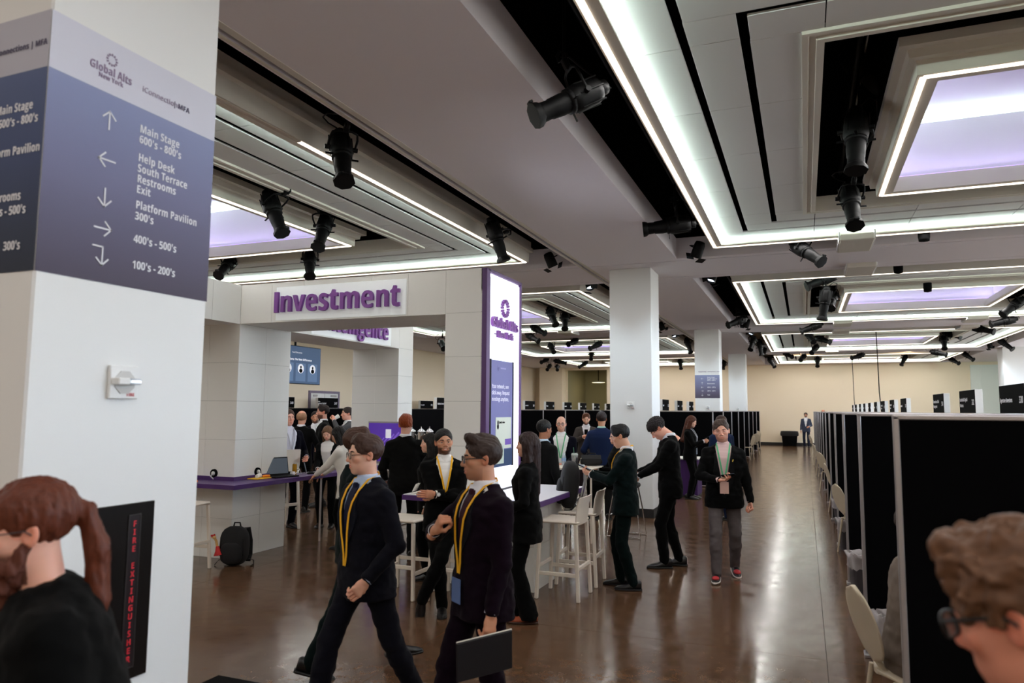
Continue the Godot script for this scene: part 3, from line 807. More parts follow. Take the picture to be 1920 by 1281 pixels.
func column_signs() -> void:
	var lav := mat(Color.WHITE, 0.75); lav.albedo_texture = grad_tex(hexc(134, 142, 178), hexc(112, 112, 142), hexc(74, 66, 82))
	var navy := mat(Color.WHITE, 0.75); navy.albedo_texture = grad_tex(hexc(74, 88, 128), hexc(48, 62, 100), hexc(24, 34, 52))
	var pale := mat(hexc(206, 206, 218), 0.75)
	M.logo = mat(hexc(140, 122, 150), 0.7)
	# foreground column: aisle side and camera side
	var t := thing("wayfinding_sign", "large lavender wayfinding sign wrapped round the foreground column", "sign")
	var R := V(0, 0, -1)
	var x := -2.3885
	print_sheet(t, face(V(x, 2.612, -2.0), R), 0.758, 0.716, lav, "printed_sheet")
	print_sheet(t, face(V(x - 0.0004, 3.07, -2.0), R), 0.758, 0.215, pale, "pale_band")
	x += 0.0012
	var kinds := ["up", "left", "down", "right", "turn"]
	var ays := [2.868, 2.715, 2.572, 2.455, 2.352]
	for i in 5:
		arrow(t, face(V(x, ays[i], -1.862), R), kinds[i])
	var rows := [["Main Stage", 2.888], ["600's - 800's", 2.845], ["Help Desk", 2.772], ["South Terrace", 2.729], ["Restrooms", 2.687], ["Exit", 2.645], ["Platform Pavilion", 2.583], ["300's", 2.538], ["400's - 500's", 2.448], ["100's - 200's", 2.346]]
	for r in rows:
		text(r[0], 0.0305, 0.001, M.white_print, t, face(V(x, r[1], -1.995), R), true, HORIZONTAL_ALIGNMENT_LEFT, "lettering", 0.86)
	text("Global Alts", 0.03, 0.001, M.logo, t, face(V(x, 3.055, -1.859), R), true, HORIZONTAL_ALIGNMENT_CENTER, "lettering", 0.82)
	text("New York", 0.018, 0.001, M.logo, t, face(V(x, 3.026, -1.859), R), true, HORIZONTAL_ALIGNMENT_CENTER, "lettering", 0.9)
	text("iConnections", 0.021, 0.001, M.logo, t, face(V(x, 3.05, -1.997), R), false, HORIZONTAL_ALIGNMENT_LEFT, "lettering", 1.1)
	text("| MFA", 0.021, 0.001, mat(hexc(72, 66, 92), 0.7), t, face(V(x, 3.05, -2.234), R), true, HORIZONTAL_ALIGNMENT_RIGHT, "lettering", 1.0)
	var ring := sh()
	for k in 12:
		var an := TAU * k / 12
		ring.obox(face(V(x, 3.102 + sin(an) * 0.02, -1.859 - cos(an) * 0.02), R) * Transform3D(Basis(V(0, 0, 1), an), Vector3.ZERO), V(0.008, 0.006, 0.001))
	obj("ring_emblem", ring, M.logo, t)
	# camera side
	R = V(1, 0, 0)
	var z := -1.6185
	print_sheet(t, face(V(-2.755, 2.612, z), R), 0.728, 0.716, navy, "printed_sheet")
	print_sheet(t, face(V(-2.755, 3.07, z - 0.0004), R), 0.728, 0.215, mat(hexc(178, 178, 190), 0.75), "pale_band")
	z += 0.0012
	var left := [["Main Stage", 2.842], ["600's - 800's", 2.792], ["Platform Pavilion", 2.685], ["Restrooms", 2.522], ["400's - 500's", 2.472], ["300's", 2.347]]
	var dx := [0.0, 0.0, 0.0, 0.0, 0.0, 0.0]
	for i in left.size():
		text(left[i][0], 0.0305, 0.001, M.white_print, t, face(V(-2.40 - [0.05, 0.02, 0.0, 0.08, 0.05, 0.065][i], left[i][1], z), R), true, HORIZONTAL_ALIGNMENT_RIGHT, "lettering", 0.86)
	text("iConnections | MFA", 0.021, 0.001, mat(hexc(72, 66, 92), 0.7), t, face(V(-2.40, 3.062, z), R), true, HORIZONTAL_ALIGNMENT_RIGHT, "lettering", 1.0)
	# dark steel extinguisher cabinet let into the foreground column
	var c := thing("extinguisher_cabinet", "dark steel extinguisher cabinet with vertical red letters on the foreground column", "cabinet", V(-2.388, 1.105, -2.02))
	obj("door_panel", sh().bx(V(0, 0, 0), V(0.012, 0.655, 0.275), 0.003), mat(hexc(52, 48, 47), 0.22, 0.8), c)
	obj("window_slot", sh().bx(V(0.006, 0, -0.046), V(0.004, 0.56, 0.05), 0.001), mat(hexc(30, 20, 22), 0.3), c)
	obj("slot_trim", sh().bx(V(0.0075, 0, -0.072), V(0.004, 0.57, 0.003)).bx(V(0.0075, 0, -0.020), V(0.004, 0.57, 0.003)).bx(V(0.0075, 0.283, -0.046), V(0.004, 0.003, 0.055)).bx(V(0.0075, -0.283, -0.046), V(0.004, 0.003, 0.055)), mat(hexc(90, 84, 82), 0.3, 0.8), c)
	var red := mat(hexc(200, 24, 40), 0.5)
	var word := "FIRE EXTINGUISHER"
	for i in word.length():
		if word[i] == " ": continue
		text(word[i], 0.022, 0.001, red, c, face(V(0.0092, 0.25 - i * 0.0313, -0.046), V(0, 0, -1)), true, HORIZONTAL_ALIGNMENT_CENTER)
	# sign on the third column
	t = thing("wayfinding_sign", "small lavender wayfinding sign on the third white column down the aisle", "sign")
	z = -22.4785
	R = V(1, 0, 0)
	print_sheet(t, face(V(-2.70, 2.52, z), R), 0.728, 0.70, lav, "printed_sheet")
	z += 0.002
	var rr := [["Main Stage", 2.80], ["South Terrace", 2.755], ["600's - 800's", 2.71], ["Restrooms", 2.61], ["400's - 500's", 2.50], ["300's - 200's", 2.39], ["Exit", 2.27]]
	for r in rr:
		text(r[0], 0.034, 0.001, M.white_print, t, face(V(-2.70, r[1], z), R), true, HORIZONTAL_ALIGNMENT_LEFT, "lettering", 0.9)
	for i in 5:
		arrow(t, face(V(-2.85, [2.76, 2.62, 2.5, 2.39, 2.27][i], z), R), ["left", "up", "left", "right", "down"][i])
	text("Global Alts", 0.032, 0.001, M.logo, t, face(V(-2.84, 2.97, z), R), true, HORIZONTAL_ALIGNMENT_CENTER)
	text("iConnections | MFA", 0.026, 0.001, M.logo, t, face(V(-2.68, 2.97, z), R), true, HORIZONTAL_ALIGNMENT_LEFT)

# ---------------------------------------------------------------- theatre lights and other ceiling fittings
func make_spotlight() -> Node3D:   # looks along -z, tail at the origin, 0.62 m long
	var t := thing("theatre_spotlight", "", "spotlight", Vector3.ZERO, 0.0, "theatre spotlights under the ceiling")
	var ax := V(0, 0, -1)
	var bm := M.blackmetal as Material
	obj("lamp_housing", sh().lathe(V(0, 0, -0.03), ax, [Vector2(0, 0.05), Vector2(0.01, 0.085), Vector2(0.06, 0.1), Vector2(0.2, 0.108), Vector2(0.24, 0.1), Vector2(0.26, 0.085)], 16), bm, t)
	var s := sh()
	for k in 6:
		var an := TAU * k / 6
		s.bx(V(cos(an) * 0.106, sin(an) * 0.106, -0.14), V(0.012, 0.012, 0.2), 0.002, Basis(V(0, 0, 1), an))
	obj("cooling_rib", s, bm, t)
	t.get_child(-1).set_meta("kind", "stuff")
	obj("rear_cap", sh().lathe(V(0, 0, 0.03), ax, [Vector2(0, 0.02), Vector2(0.005, 0.055), Vector2(0.05, 0.06), Vector2(0.06, 0.05)], 14), bm, t)
	obj("shutter_gate", sh().lathe(V(0, 0, -0.28), ax, [Vector2(0, 0.07), Vector2(0.005, 0.095), Vector2(0.035, 0.095), Vector2(0.04, 0.07)], 16).bx(V(0.12, 0.03, -0.30), V(0.07, 0.006, 0.02)).bx(V(-0.12, -0.02, -0.30), V(0.07, 0.006, 0.02)).bx(V(0.02, -0.12, -0.30), V(0.02, 0.07, 0.006)), bm, t)
	obj("barrel", sh().lathe(V(0, 0, -0.31), ax, [Vector2(0, 0.078), Vector2(0.06, 0.082), Vector2(0.15, 0.076), Vector2(0.16, 0.07), Vector2(0.24, 0.074)], 16), bm, t)
	obj("gel_frame", sh().lathe(V(0, 0, -0.54), ax, [Vector2(0, 0.075), Vector2(0.03, 0.096), Vector2(0.065, 0.1), Vector2(0.065, 0.1), Vector2(0.066, 0.078)], 8).bx(V(0, 0.1, -0.585), V(0.06, 0.02, 0.03), 0.003), bm, t)
	obj("front_lens", sh().lathe(V(0, 0, -0.575), ax, [Vector2(0, 0.078), Vector2(0.014, 0.06), Vector2(0.02, 0.002)], 16), mat(hexc(40, 44, 52), 0.08), t)
	var y := []
	for p in [[-0.125, 0.0], [-0.125, 0.12], [-0.11, 0.19], [-0.06, 0.215], [0.06, 0.215], [0.11, 0.19], [0.125, 0.12], [0.125, 0.0]]:
		y.append(V(p[0], p[1], -0.19))
	obj("yoke", sh().tube(y, 0.011, 6).cyl(V(-0.15, 0, -0.19), V(-0.10, 0, -0.19), 0.022, 0.022, 8).cyl(V(0.10, 0, -0.19), V(0.15, 0, -0.19), 0.022, 0.022, 8), bm, t)
	obj("pipe_clamp", sh().bx(V(0, 0.26, -0.19), V(0.05, 0.09, 0.045), 0.006).tube([V(0, 0.3, -0.16), V(0, 0.34, -0.15), V(0, 0.365, -0.19), V(0, 0.34, -0.23), V(0, 0.29, -0.235)], 0.012, 6), bm, t)
	obj("cable", sh().tube([V(0.03, 0.02, 0.05), V(0.1, 0.0, 0.12), V(0.16, 0.06, 0.12), V(0.15, 0.2, 0.02), V(0.07, 0.32, -0.1), V(0.03, 0.34, -0.19)], 0.007, 5), bm, t)
	return t

func zone_of(p: Vector3) -> String:
	if p.x > 5.5: return "right of the right-hand trays"
	if p.x > 4.2: return "right of the right-hand lavender wells"
	if p.x > 0.0: return "left of the right-hand lavender wells"
	if p.x > -2.2: return "in the gap left of the right-hand trays"
	if p.x > -4.1: return "in the gap right of the left-hand trays"
	if p.x > -6.4: return "right of the left-hand lavender wells"
	return "among the left-hand trays beyond the portal"

func fixtures() -> void:
	var F := [
		[0.45, 5.33, -7.45, 0.91, 4.77, -7.62],
		[0.50, 4.45, -6.87, 0.47, 3.85, -6.72],
		[0.52, 4.30, -8.67, 0.56, 3.76, -8.37],
		[-1.33, 4.20, -5.07, -1.77, 3.91, -4.74],
		[-1.27, 4.23, -9.42, -1.92, 4.17, -9.29],
		[-0.09, 4.29, -11.35, 0.30, 3.91, -11.05],
		[-3.92, 4.33, -5.41, -3.72, 3.78, -5.22],
		[-3.92, 4.39, -8.89, -3.75, 3.80, -8.99],
		[-5.90, 4.35, -6.73, -5.60, 3.81, -6.68],
		[-5.90, 4.38, -7.92, -5.80, 3.86, -7.60],
		[-7.63, 4.41, -9.80, -7.40, 3.91, -9.52],
		[-9.26, 4.41, -9.80, -9.16, 4.01, -9.34],
		[0.64, 4.40, -14.92, 0.09, 4.16, -14.74],
		[0.45, 4.08, -14.51, 0.35, 3.47, -14.47],
		[0.66, 4.35, -16.80, 0.57, 3.93, -16.36],
		[0.53, 4.25, -21.90, -0.05, 4.03, -21.82],
		[-1.36, 4.25, -19.92, -1.81, 4.02, -19.56],
		[-1.50, 4.28, -25.69, -1.62, 3.82, -25.30],
		[-1.50, 4.45, -28.39, -1.42, 3.84, -28.43],
		[-1.50, 4.28, -36.13, -1.22, 3.83, -35.81],
		[0.15, 4.40, -25.81, 0.35, 4.03, -25.35],
		[0.45, 4.32, -26.70, 0.87, 4.10, -26.30],
		[0.53, 4.30, -29.81, 0.31, 3.97, -29.33],
		[-0.76, 4.30, -33.00, -0.40, 4.06, -32.56],
		[0.08, 4.17, -33.00, -0.09, 3.92, -32.46],
		[0.63, 4.28, -36.00, 0.61, 3.82, -35.58],
		[2.35, 4.15, -33.00, 1.85, 3.98, -32.68],
		[4.50, 4.28, -18.67, 4.05, 3.91, -18.45],
		[5.09, 4.19, -21.80, 4.49, 4.05, -21.72],
		[4.54, 4.24, -24.10, 5.02, 4.05, -23.75],
		[4.50, 4.51, -28.35, 4.95, 4.30, -27.98],
		[4.50, 4.39, -28.39, 4.45, 3.92, -27.99],
		[4.60, 4.14, -31.90, 5.09, 3.96, -31.56],
		[4.50, 4.45, -38.21, 4.25, 3.95, -37.94],
		[6.40, 4.33, -39.14, 6.71, 4.04, -38.68],
		[6.40, 4.38, -36.14, 6.75, 4.01, -35.79],
		[6.40, 4.37, -29.82, 6.75, 3.96, -29.52],
		[-5.90, 4.34, -17.07, -5.62, 3.86, -16.80],
		[-5.90, 4.38, -18.39, -5.78, 3.90, -18.02],
		[-7.53, 4.28, -20.20, -7.01, 4.02, -19.99],
		[-8.34, 4.25, -21.90, -7.83, 3.96, -21.70],
		[-7.28, 4.23, -24.10, -7.44, 4.01, -23.54],
		[-6.78, 4.23, -25.50, -7.11, 3.97, -25.04],
		[-8.80, 4.25, -25.60, -8.50, 3.89, -25.19],
		[-8.70, 4.35, -31.00, -8.59, 3.99, -30.51],
		[-11.43, 4.24, -33.00, -11.60, 4.02, -32.44],
		[-11.14, 4.15, -33.00, -10.54, 4.01, -33.20],
		[-12.35, 4.15, -36.00, -12.34, 3.84, -35.46],
		[-11.96, 4.11, -36.00, -11.79, 3.83, -35.48],
		[-10.34, 4.25, -36.00, -10.65, 3.95, -35.55],
		[-11.01, 4.00, -21.00, -10.67, 3.70, -20.58],
		[-3.90, 4.39, -26.51, -3.71, 3.84, -26.31],
		[-5.61, 4.30, -36.00, -5.51, 3.80, -35.64],
		[-3.90, 4.55, -40.21, -3.96, 3.99, -39.95],
	]
	F.sort_custom(func(a, b): return a[2] > b[2])
	var first := make_spotlight()
	var count := {}
	var ords := ["nearest", "second", "third", "fourth", "fifth", "sixth", "seventh", "eighth", "ninth", "tenth", "eleventh", "twelfth", "thirteenth", "fourteenth", "fifteenth", "sixteenth", "seventeenth"]
	for i in F.size():
		var f: Array = F[i]
		var a := V(f[0], f[1], f[2]); var b := V(f[3], f[4], f[5])
		var d := (b - a)
		var sc := clampf(d.length() / 0.62, 0.8, 1.15)
		d = d.normalized()
		var up := V(0, 1, 0)
		if absf(d.y) > 0.9: up = V(0.2, 0.6, -1).normalized()
		var bs := Basis.looking_at(d, up).scaled(Vector3.ONE * sc)
		var zn := zone_of(a)
		var k: int = count.get(zn, 0)
		count[zn] = k + 1
		var lab := "black theatre spotlight, %s from the camera %s" % [ords[k], zn]
		if k == 0: lab = "black theatre spotlight nearest the camera %s" % zn
		if i == 0:
			first.transform = Transform3D(bs, a); first.set_meta("label", lab)
		var unit: Node3D = first if i == 0 else dup(first, Transform3D(bs, a), lab)
		if i > 0: unit.get_node("drop_rod").free()   # the copy brought the first light's rod along
		var cl := Transform3D(bs, a) * V(0, 0.3, -0.19)
		var rod := obj("drop_rod", sh().cyl(V(cl.x, cl.y, cl.z), V(cl.x, 6.0, cl.z), 0.012, 0.012, 6), M.blackmetal, unit)
		rod.transform = unit.transform.affine_inverse()
	# black pipes the lights hang from
	var pipes := [[-1.5, -3.3, -11.6], [-1.5, -13.8, -22.1], [-1.5, -23.9, -32.2], [-3.9, -3.3, -11.6], [-3.9, -13.8, -22.1], [-3.9, -23.9, -32.2], [0.5, -5.2, -9.7], [0.5, -15.7, -20.1], [0.5, -25.9, -30.1], [-5.95, -5.2, -9.7], [-5.95, -15.7, -20.1], [4.45, -15.7, -20.1], [4.45, -25.9, -30.1], [6.42, -23.9, -32.2]]
	var pn := ["left of the nearest right tray", "left of the second right tray", "left of the third right tray", "right of the tray above the portal", "right of the second left tray", "right of the third left tray", "left of the nearest right light well", "left of the second right light well", "left of the third right light well", "right of the light well above the portal", "right of the second left light well", "right of the second right light well", "right of the third right light well", "right of the third right tray"]
	for i in pipes.size():
		var p: Array = pipes[i]
		var s := sh().cyl(V(p[0], 4.78, p[1]), V(p[0], 4.78, p[2]), 0.024, 0.024, 10)
		for z in [p[1] - 0.5, (p[1] + p[2]) / 2, p[2] + 0.5]:
			s.cyl(V(p[0], 4.78, z), V(p[0], 6.0, z), 0.01, 0.01, 6)
		var o := obj("lighting_pipe", s, M.blackmetal)
		tag(o, "black lighting pipe in the ceiling gap, %s" % pn[i], "pipe", "lighting pipes")
	# small lit wash lights by the columns, aimed at them
	var W := [[-1.45, -11.45, -2.6, -12.35, "in front of the tall middle column on its right"], [-3.95, -11.4, -2.95, -12.35, "in front of the tall middle column on its left"], [-1.5, -13.85, -2.45, -12.9, "behind the tall middle column on its right"], [-3.95, -13.85, -3.0, -13.0, "behind the tall middle column on its left"],
		[-1.45, -21.75, -2.5, -22.6, "in front of the third column on its right"], [-3.95, -21.7, -2.9, -22.6, "in front of the third column on its left"], [-1.45, -24.0, -2.4, -23.1, "behind the third column on its right"], [-3.95, -24.0, -2.9, -23.1, "behind the third column on its left"],
		[-1.45, -31.95, -2.45, -32.8, "in front of the farthest column on its right"], [-3.9, -31.95, -2.9, -32.8, "in front of the farthest column on its left"], [6.45, -31.5, 7.2, -32.3, "by the column at the right edge"]]
	var wash := thing("wash_light", "", "spotlight", Vector3.ZERO, 0.0, "column wash lights")
	obj("can", sh().lathe(V(0, 0, 0.05), V(0, 0, -1), [Vector2(0, 0.03), Vector2(0.01, 0.07), Vector2(0.06, 0.085), Vector2(0.26, 0.09), Vector2(0.26, 0.09), Vector2(0.25, 0.078), Vector2(0.2, 0.076)], 14, false).lathe(V(0, 0, 0.048), V(0, 0, -1), [Vector2(0, 0.03), Vector2(0.001, 0.002)], 14), M.blackmetal, wash)
	obj("lens", sh().lathe(V(0, 0, -0.17), V(0, 0, -1), [Vector2(0, 0.078), Vector2(0.01, 0.06), Vector2(0.015, 0.002)], 14), M.lens, wash)
	obj("yoke", sh().tube([V(-0.1, 0, -0.06), V(-0.1, 0.1, -0.06), V(0, 0.15, -0.06), V(0.1, 0.1, -0.06), V(0.1, 0, -0.06)], 0.009, 6), M.blackmetal, wash)
	obj("barn_door", sh().bx(V(0, 0.13, -0.23), V(0.15, 0.1, 0.004), 0.0, Basis(V(1, 0, 0), 0.9)).bx(V(0, -0.13, -0.23), V(0.15, 0.1, 0.004), 0.0, Basis(V(1, 0, 0), -0.9)), M.blackmetal, wash)
	for i in W.size():
		var w: Array = W[i]
		var a := V(w[0], 4.40, w[1])
		var aim := V(w[2], 1.6, w[3])
		var tr := Transform3D(Basis.looking_at((aim - a).normalized(), V(0, 1, 0)), a)
		var lab := "small lit black wash light %s" % w[4]
		if i == 0:
			wash.transform = tr; wash.set_meta("label", lab)
		else:
			dup(wash, tr, lab)
		var l := SpotLight3D.new()
		l.name = "wash_beam"
		l.spot_angle = 32.0; l.spot_angle_attenuation = 0.9
		l.light_color = Color(0.86, 0.94, 1.0); l.light_energy = WASH_E; l.light_size = 0.06
		l.spot_range = 30.0; l.spot_attenuation = 2.0; l.shadow_enabled = true
		add_child(l, true)
		l.transform = Transform3D(tr.basis, a + (aim - a).normalized() * 0.2)
	# white equipment boxes bridging the gaps, black sensors, hanging cables, pendant
	var boxes := [[0.75, -11.35, "nearest the camera on the first beam"], [0.95, -13.5, "on the far side of the first beam"], [1.05, -21.9, "on the second beam above the right booths"], [4.2, -21.9, "on the second beam near the right edge"], [1.1, -23.95, "on the far side of the second beam"], [4.4, -23.95, "beyond the second beam near the right edge"], [-6.9, -21.9, "on the second beam left of the middle column"], [-5.1, -23.95, "beyond the second beam left of the middle column"], [1.1, -32.1, "on the third beam"], [-9.6, -21.9, "over the coffee urns seen through the portal"]]
	for b in boxes:
		var o := thing("equipment_box", "white flat box under the ceiling %s" % b[2], "ceiling box", V(b[0], 0, b[1]), 0.0, "white ceiling boxes")
		obj("housing", sh().bx(V(0, 4.225, 0), V(0.44, 0.09, 0.86), 0.01), M.trim, o)
		obj("side_flange", sh().bx(V(0.225, 4.25, 0), V(0.02, 0.12, 0.84), 0.004), M.white, o)
		obj("side_flange", sh().bx(V(-0.225, 4.25, 0), V(0.02, 0.12, 0.84), 0.004), M.white, o)
	var sens := [[1.6, 4.20, -11.2, "nearest the camera on the first beam"], [1.55, 4.2, -13.68, "just beyond the first beam"], [2.3, 4.19, -15.95, "beside the second lavender well"], [-5.35, 4.2, -21.65, "left of the middle column"]]
	for b in sens:
		var o := thing("ceiling_sensor", "small black cylindrical sensor %s" % b[3], "sensor", V(b[0], b[1], b[2]), 0.0, "black ceiling sensors")
		obj("body", sh().lathe(V(0, 0, 0), V(0, -1, 0), [Vector2(-0.12, 0.075), Vector2(0, 0.075), Vector2(0, 0.075), Vector2(0.02, 0.07), Vector2(0.05, 0.068), Vector2(0.055, 0.002)], 16), M.black, o)
		obj("lens_window", sh().lathe(V(0, -0.055, 0), V(0, -1, 0), [Vector2(0, 0.03), Vector2(0.006, 0.02), Vector2(0.008, 0.002)], 12), M.blackmetal, o)
	for c in [[2.2, -25.5, 2.3, "thicker black cable hanging from the ceiling down to the right booths"], [2.2, -38.0, 2.25, "thin black cable hanging near the far wall behind the right booths"]]:
		tag(obj("hanging_cable", sh().tube([V(c[0] - 0.02, 4.6, c[1]), V(c[0], 3.4, c[1]), V(c[0] + 0.01, 2.4, c[1]), V(c[0] + 0.05, 1.80, c[1])], 0.016, 6), M.black), c[3], "cable")
	var p := thing("pendant_lamp", "flat white pendant lamp on a black rod in the olive alcove", "lamp", V(-11.64, 3.5, -43))
	obj("rod", sh().cyl(V(0, 0.03, 0), V(0, 0.8, 0), 0.03, 0.03, 8), M.blackmetal, p)
	obj("shade", sh().lathe(V(0, -0.04, 0), V(0, 1, 0), [Vector2(0, 0.40), Vector2(0.02, 0.42), Vector2(0.06, 0.3), Vector2(0.09, 0.06)], 24), M.white, p)
	obj("diffuser", sh().lathe(V(0, -0.055, 0), V(0, 1, 0), [Vector2(0, 0.38), Vector2(0.012, 0.39)], 24), glow(hexc(255, 246, 214), 1.2), p)
	var ol := OmniLight3D.new()
	ol.name = "pendant_glow"; ol.light_color = Color(1.0, 0.95, 0.8); ol.light_energy = 0.5; ol.light_size = 0.2; ol.omni_range = 30.0; ol.omni_attenuation = 2.0; ol.shadow_enabled = true
	add_child(ol); ol.position = V(-11.64, 3.25, -43)
	# warm washers on the far wall; cool right-hand spot added to brighten that end
	for x in [-8.0, -4.0, 0.0, 4.0, 8.2]:
		var l := SpotLight3D.new()
		l.name = "wall_wash_fill"
		l.spot_angle = 50.0; l.spot_angle_attenuation = 1.0
		l.light_color = Color(1.0, 0.86, 0.66) if x < 7.0 else Color(0.90, 1.0, 0.95); l.light_energy = WALL_E * (1.0 if x < 7.0 else 4.0); l.light_size = 0.08; l.spot_range = 30.0; l.spot_attenuation = 2.0; l.shadow_enabled = true
		add_child(l, true)
		var la := V(x, 4.22, -33.2)
		l.transform = Transform3D(Basis.looking_at((V(x, 1.5, -41) - la).normalized()), la)

# ---------------------------------------------------------------- furniture and small things
func make_bar_stool(with_back: bool) -> Node3D:   # faces -x, origin on the floor under the seat
	var t := thing("bar_stool", "", "bar stool", Vector3.ZERO, 0.0, "white bar stools")
	var m := M.stool as Material
	obj("seat", sh().bx(V(0, 0.725, 0), V(0.40, 0.03, 0.40), 0.012), m, t)
	for c in [[-0.185, -0.19], [-0.185, 0.19], [0.185, -0.19], [0.185, 0.19]]:
		var top := 0.71
		obj("leg", sh().bar(V(c[0] * 0.95, top, c[1] * 0.95), V(c[0] * 1.13, 0.0, c[1] * 1.1), 0.034, 0.034, 0.006), m, t)
	for z in [-1, 1]:
		obj("side_rail", sh().bar(V(-0.2, 0.24, 0.2 * z), V(0.2, 0.24, 0.2 * z), 0.022, 0.036, 0.004), m, t)
	obj("foot_rail", sh().bar(V(-0.2, 0.30, -0.2), V(-0.2, 0.30, 0.2), 0.022, 0.036, 0.004), m, t)
	obj("rear_rail", sh().bar(V(0.2, 0.30, -0.2), V(0.2, 0.30, 0.2), 0.022, 0.036, 0.004), m, t)
	if with_back:
		var rs := []
		for p in [[0.185, 0.70, 0.19], [0.192, 0.78, 0.20], [0.205, 0.88, 0.20], [0.228, 0.955, 0.195], [0.236, 0.965, 0.185]]:
			var r := PackedVector3Array()
			for k in 9:
				var z: float = lerpf(-p[2], p[2], k / 8.0)
				r.append(V(p[0] + 0.018 * (1.0 - pow(z / p[2], 2.0)), p[1], z))
			for k in 9:
				var z: float = lerpf(p[2], -p[2], k / 8.0)
				r.append(V(p[0] + 0.018 * (1.0 - pow(z / p[2], 2.0)) - 0.014, p[1], z))
			rs.append(r)
		obj("backrest", sh().rings(rs), m, t)
	return t

func make_chair() -> Node3D:   # cafe chair with an oval shell back; faces -x
	var t := thing("cafe_chair", "", "chair", Vector3.ZERO, 0.0, "beige oval-backed chairs")
	var m := M.shell as Material
	var rs := []
	for k in 9:   # seat pan
		var f := k / 8.0
		var w := 0.2 * sqrt(maxf(1.0 - pow(2 * f - 1, 4.0), 0.02))
		rs.append(sh().ring(V(lerpf(-0.22, 0.2, f), 0.45 - 0.015 * sin(f * PI), 0), V(1, 0, 0), w, 0.014, 12, V(0, 0, 1)))
	obj("seat", sh().rings(rs), m, t)
	rs = []
	for k in 11:   # oval back leaning outwards
		var f := k / 10.0
		var y := lerpf(0.50, 0.88, f)
		var w := 0.02 + 0.185 * sqrt(maxf(1.0 - pow(2 * f - 1, 2.0) , 0.0))
		rs.append(sh().ring(V(0.2 + 0.10 * f, y, 0), V(0.2, 1, 0), w, 0.012, 12, V(0, 0, 1)))
	obj("backrest", sh().rings(rs), m, t)
	obj("back_stem", sh().bar(V(0.16, 0.45, 0), V(0.21, 0.54, 0), 0.08, 0.02, 0.004), m, t)
	for c in [[-0.17, -0.15], [-0.17, 0.15], [0.16, -0.15], [0.16, 0.15]]:
		obj("leg", sh().cyl(V(c[0], 0.44, c[1]), V(c[0] * 1.35, 0.0, c[1] * 1.3), 0.016, 0.010, 8), m, t)
	return t

func make_bin() -> Node3D:   # slim waste bin with a plastic liner
	var t := thing("waste_bin", "", "waste bin", Vector3.ZERO, 0.0, "lined waste bins in the booths")
	var rs := []
	for p in [[0.0, 0.105, 0.085], [0.36, 0.125, 0.10]]:
		rs.append(sh().ring(V(0, p[0], 0), V(0, 1, 0), p[1], p[2], 16, V(1, 0, 0), 0.4))
	obj("bucket", sh().rings(rs), mat(hexc(52, 48, 52), 0.5), t)
	rs = []
	for k in 7:
		var r := PackedVector3Array()
		var ys := [0.25, 0.29, 0.36, 0.40, 0.405, 0.37, 0.30]
		var ex := [0.014, 0.02, 0.024, 0.03, 0.012, -0.004, -0.012]
		for j in 24:
			var an := TAU * j / 24
			var w: float = 0.012 * sin(j * 5.1 + k * 1.3) + 0.006 * sin(j * 2.3 + k)
			r.append(V((0.118 + ex[k] + w) * signf(cos(an)) * pow(absf(cos(an)), 0.5), ys[k] + 0.012 * sin(j * 3.7 + k), (0.096 + ex[k] + w) * signf(sin(an)) * pow(absf(sin(an)), 0.5)))
		rs.append(r)
	obj("plastic_liner", sh().rings(rs, true, false), M.liner, t)
	return t

func blob(c: Vector3, r: Vector3, seg: int, b := Basis.IDENTITY, pw := 0.7) -> Sh:   # squarish rounded body
	var rs := []
	var m := 10
	for i in m + 1:
		var t := -PI / 2 + PI * i / m
		var cy := signf(sin(t)) * pow(absf(sin(t)), pw)
		var cr := maxf(pow(absf(cos(t)), pw), 0.02)
		var rg := PackedVector3Array()
		for j in seg:
			var f := TAU * j / seg
			rg.append(c + b * V(r.x * cr * signf(cos(f)) * pow(absf(cos(f)), pw), r.y * cy, -r.z * cr * signf(sin(f)) * pow(absf(sin(f)), pw)))
		rs.append(rg)
	return sh().rings(rs, true, false)

func backpack(label: String, at: Transform3D, strap: Material) -> Node3D:
	var t := thing("backpack", label, "backpack", Vector3.ZERO)
	t.transform = at
	obj("body", blob(V(0, 0.22, 0), V(0.155, 0.22, 0.10), 20), M.bag, t)
	obj("front_pocket", blob(V(0, 0.15, 0.085), V(0.12, 0.12, 0.045), 16), M.bag, t)
	obj("zip", sh().tube([V(-0.13, 0.12, 0.078), V(-0.12, 0.30, 0.072), V(-0.06, 0.39, 0.06), V(0.06, 0.39, 0.06), V(0.12, 0.30, 0.072), V(0.13, 0.12, 0.078)], 0.005, 6), M.blackmetal, t)
	obj("handle", sh().tube([V(-0.04, 0.42, -0.05), V(-0.03, 0.47, -0.05), V(0.03, 0.47, -0.05), V(0.04, 0.42, -0.05)], 0.009, 6), M.bag, t)
	for sx in [-1, 1]:
		obj("shoulder_strap", sh().strip([V(0.06 * sx, 0.40, -0.09), V(0.09 * sx, 0.40, -0.14), V(0.11 * sx, 0.25, -0.16), V(0.12 * sx, 0.10, -0.14), V(0.12 * sx, 0.03, -0.09)], V(1, 0, 0), 0.05, 0.012), strap, t)
	obj("strap_tail", sh().strip([V(0.13, 0.06, -0.08), V(0.19, 0.05, -0.06), V(0.21, 0.01, -0.02), V(0.20, 0.006, 0.04)], V(0, 0, 1), 0.02, 0.004).strip([V(-0.13, 0.06, -0.08), V(-0.18, 0.05, -0.02), V(-0.2, 0.01, 0.03)], V(0, 0, 1), 0.02, 0.004), M.bag, t)
	return t

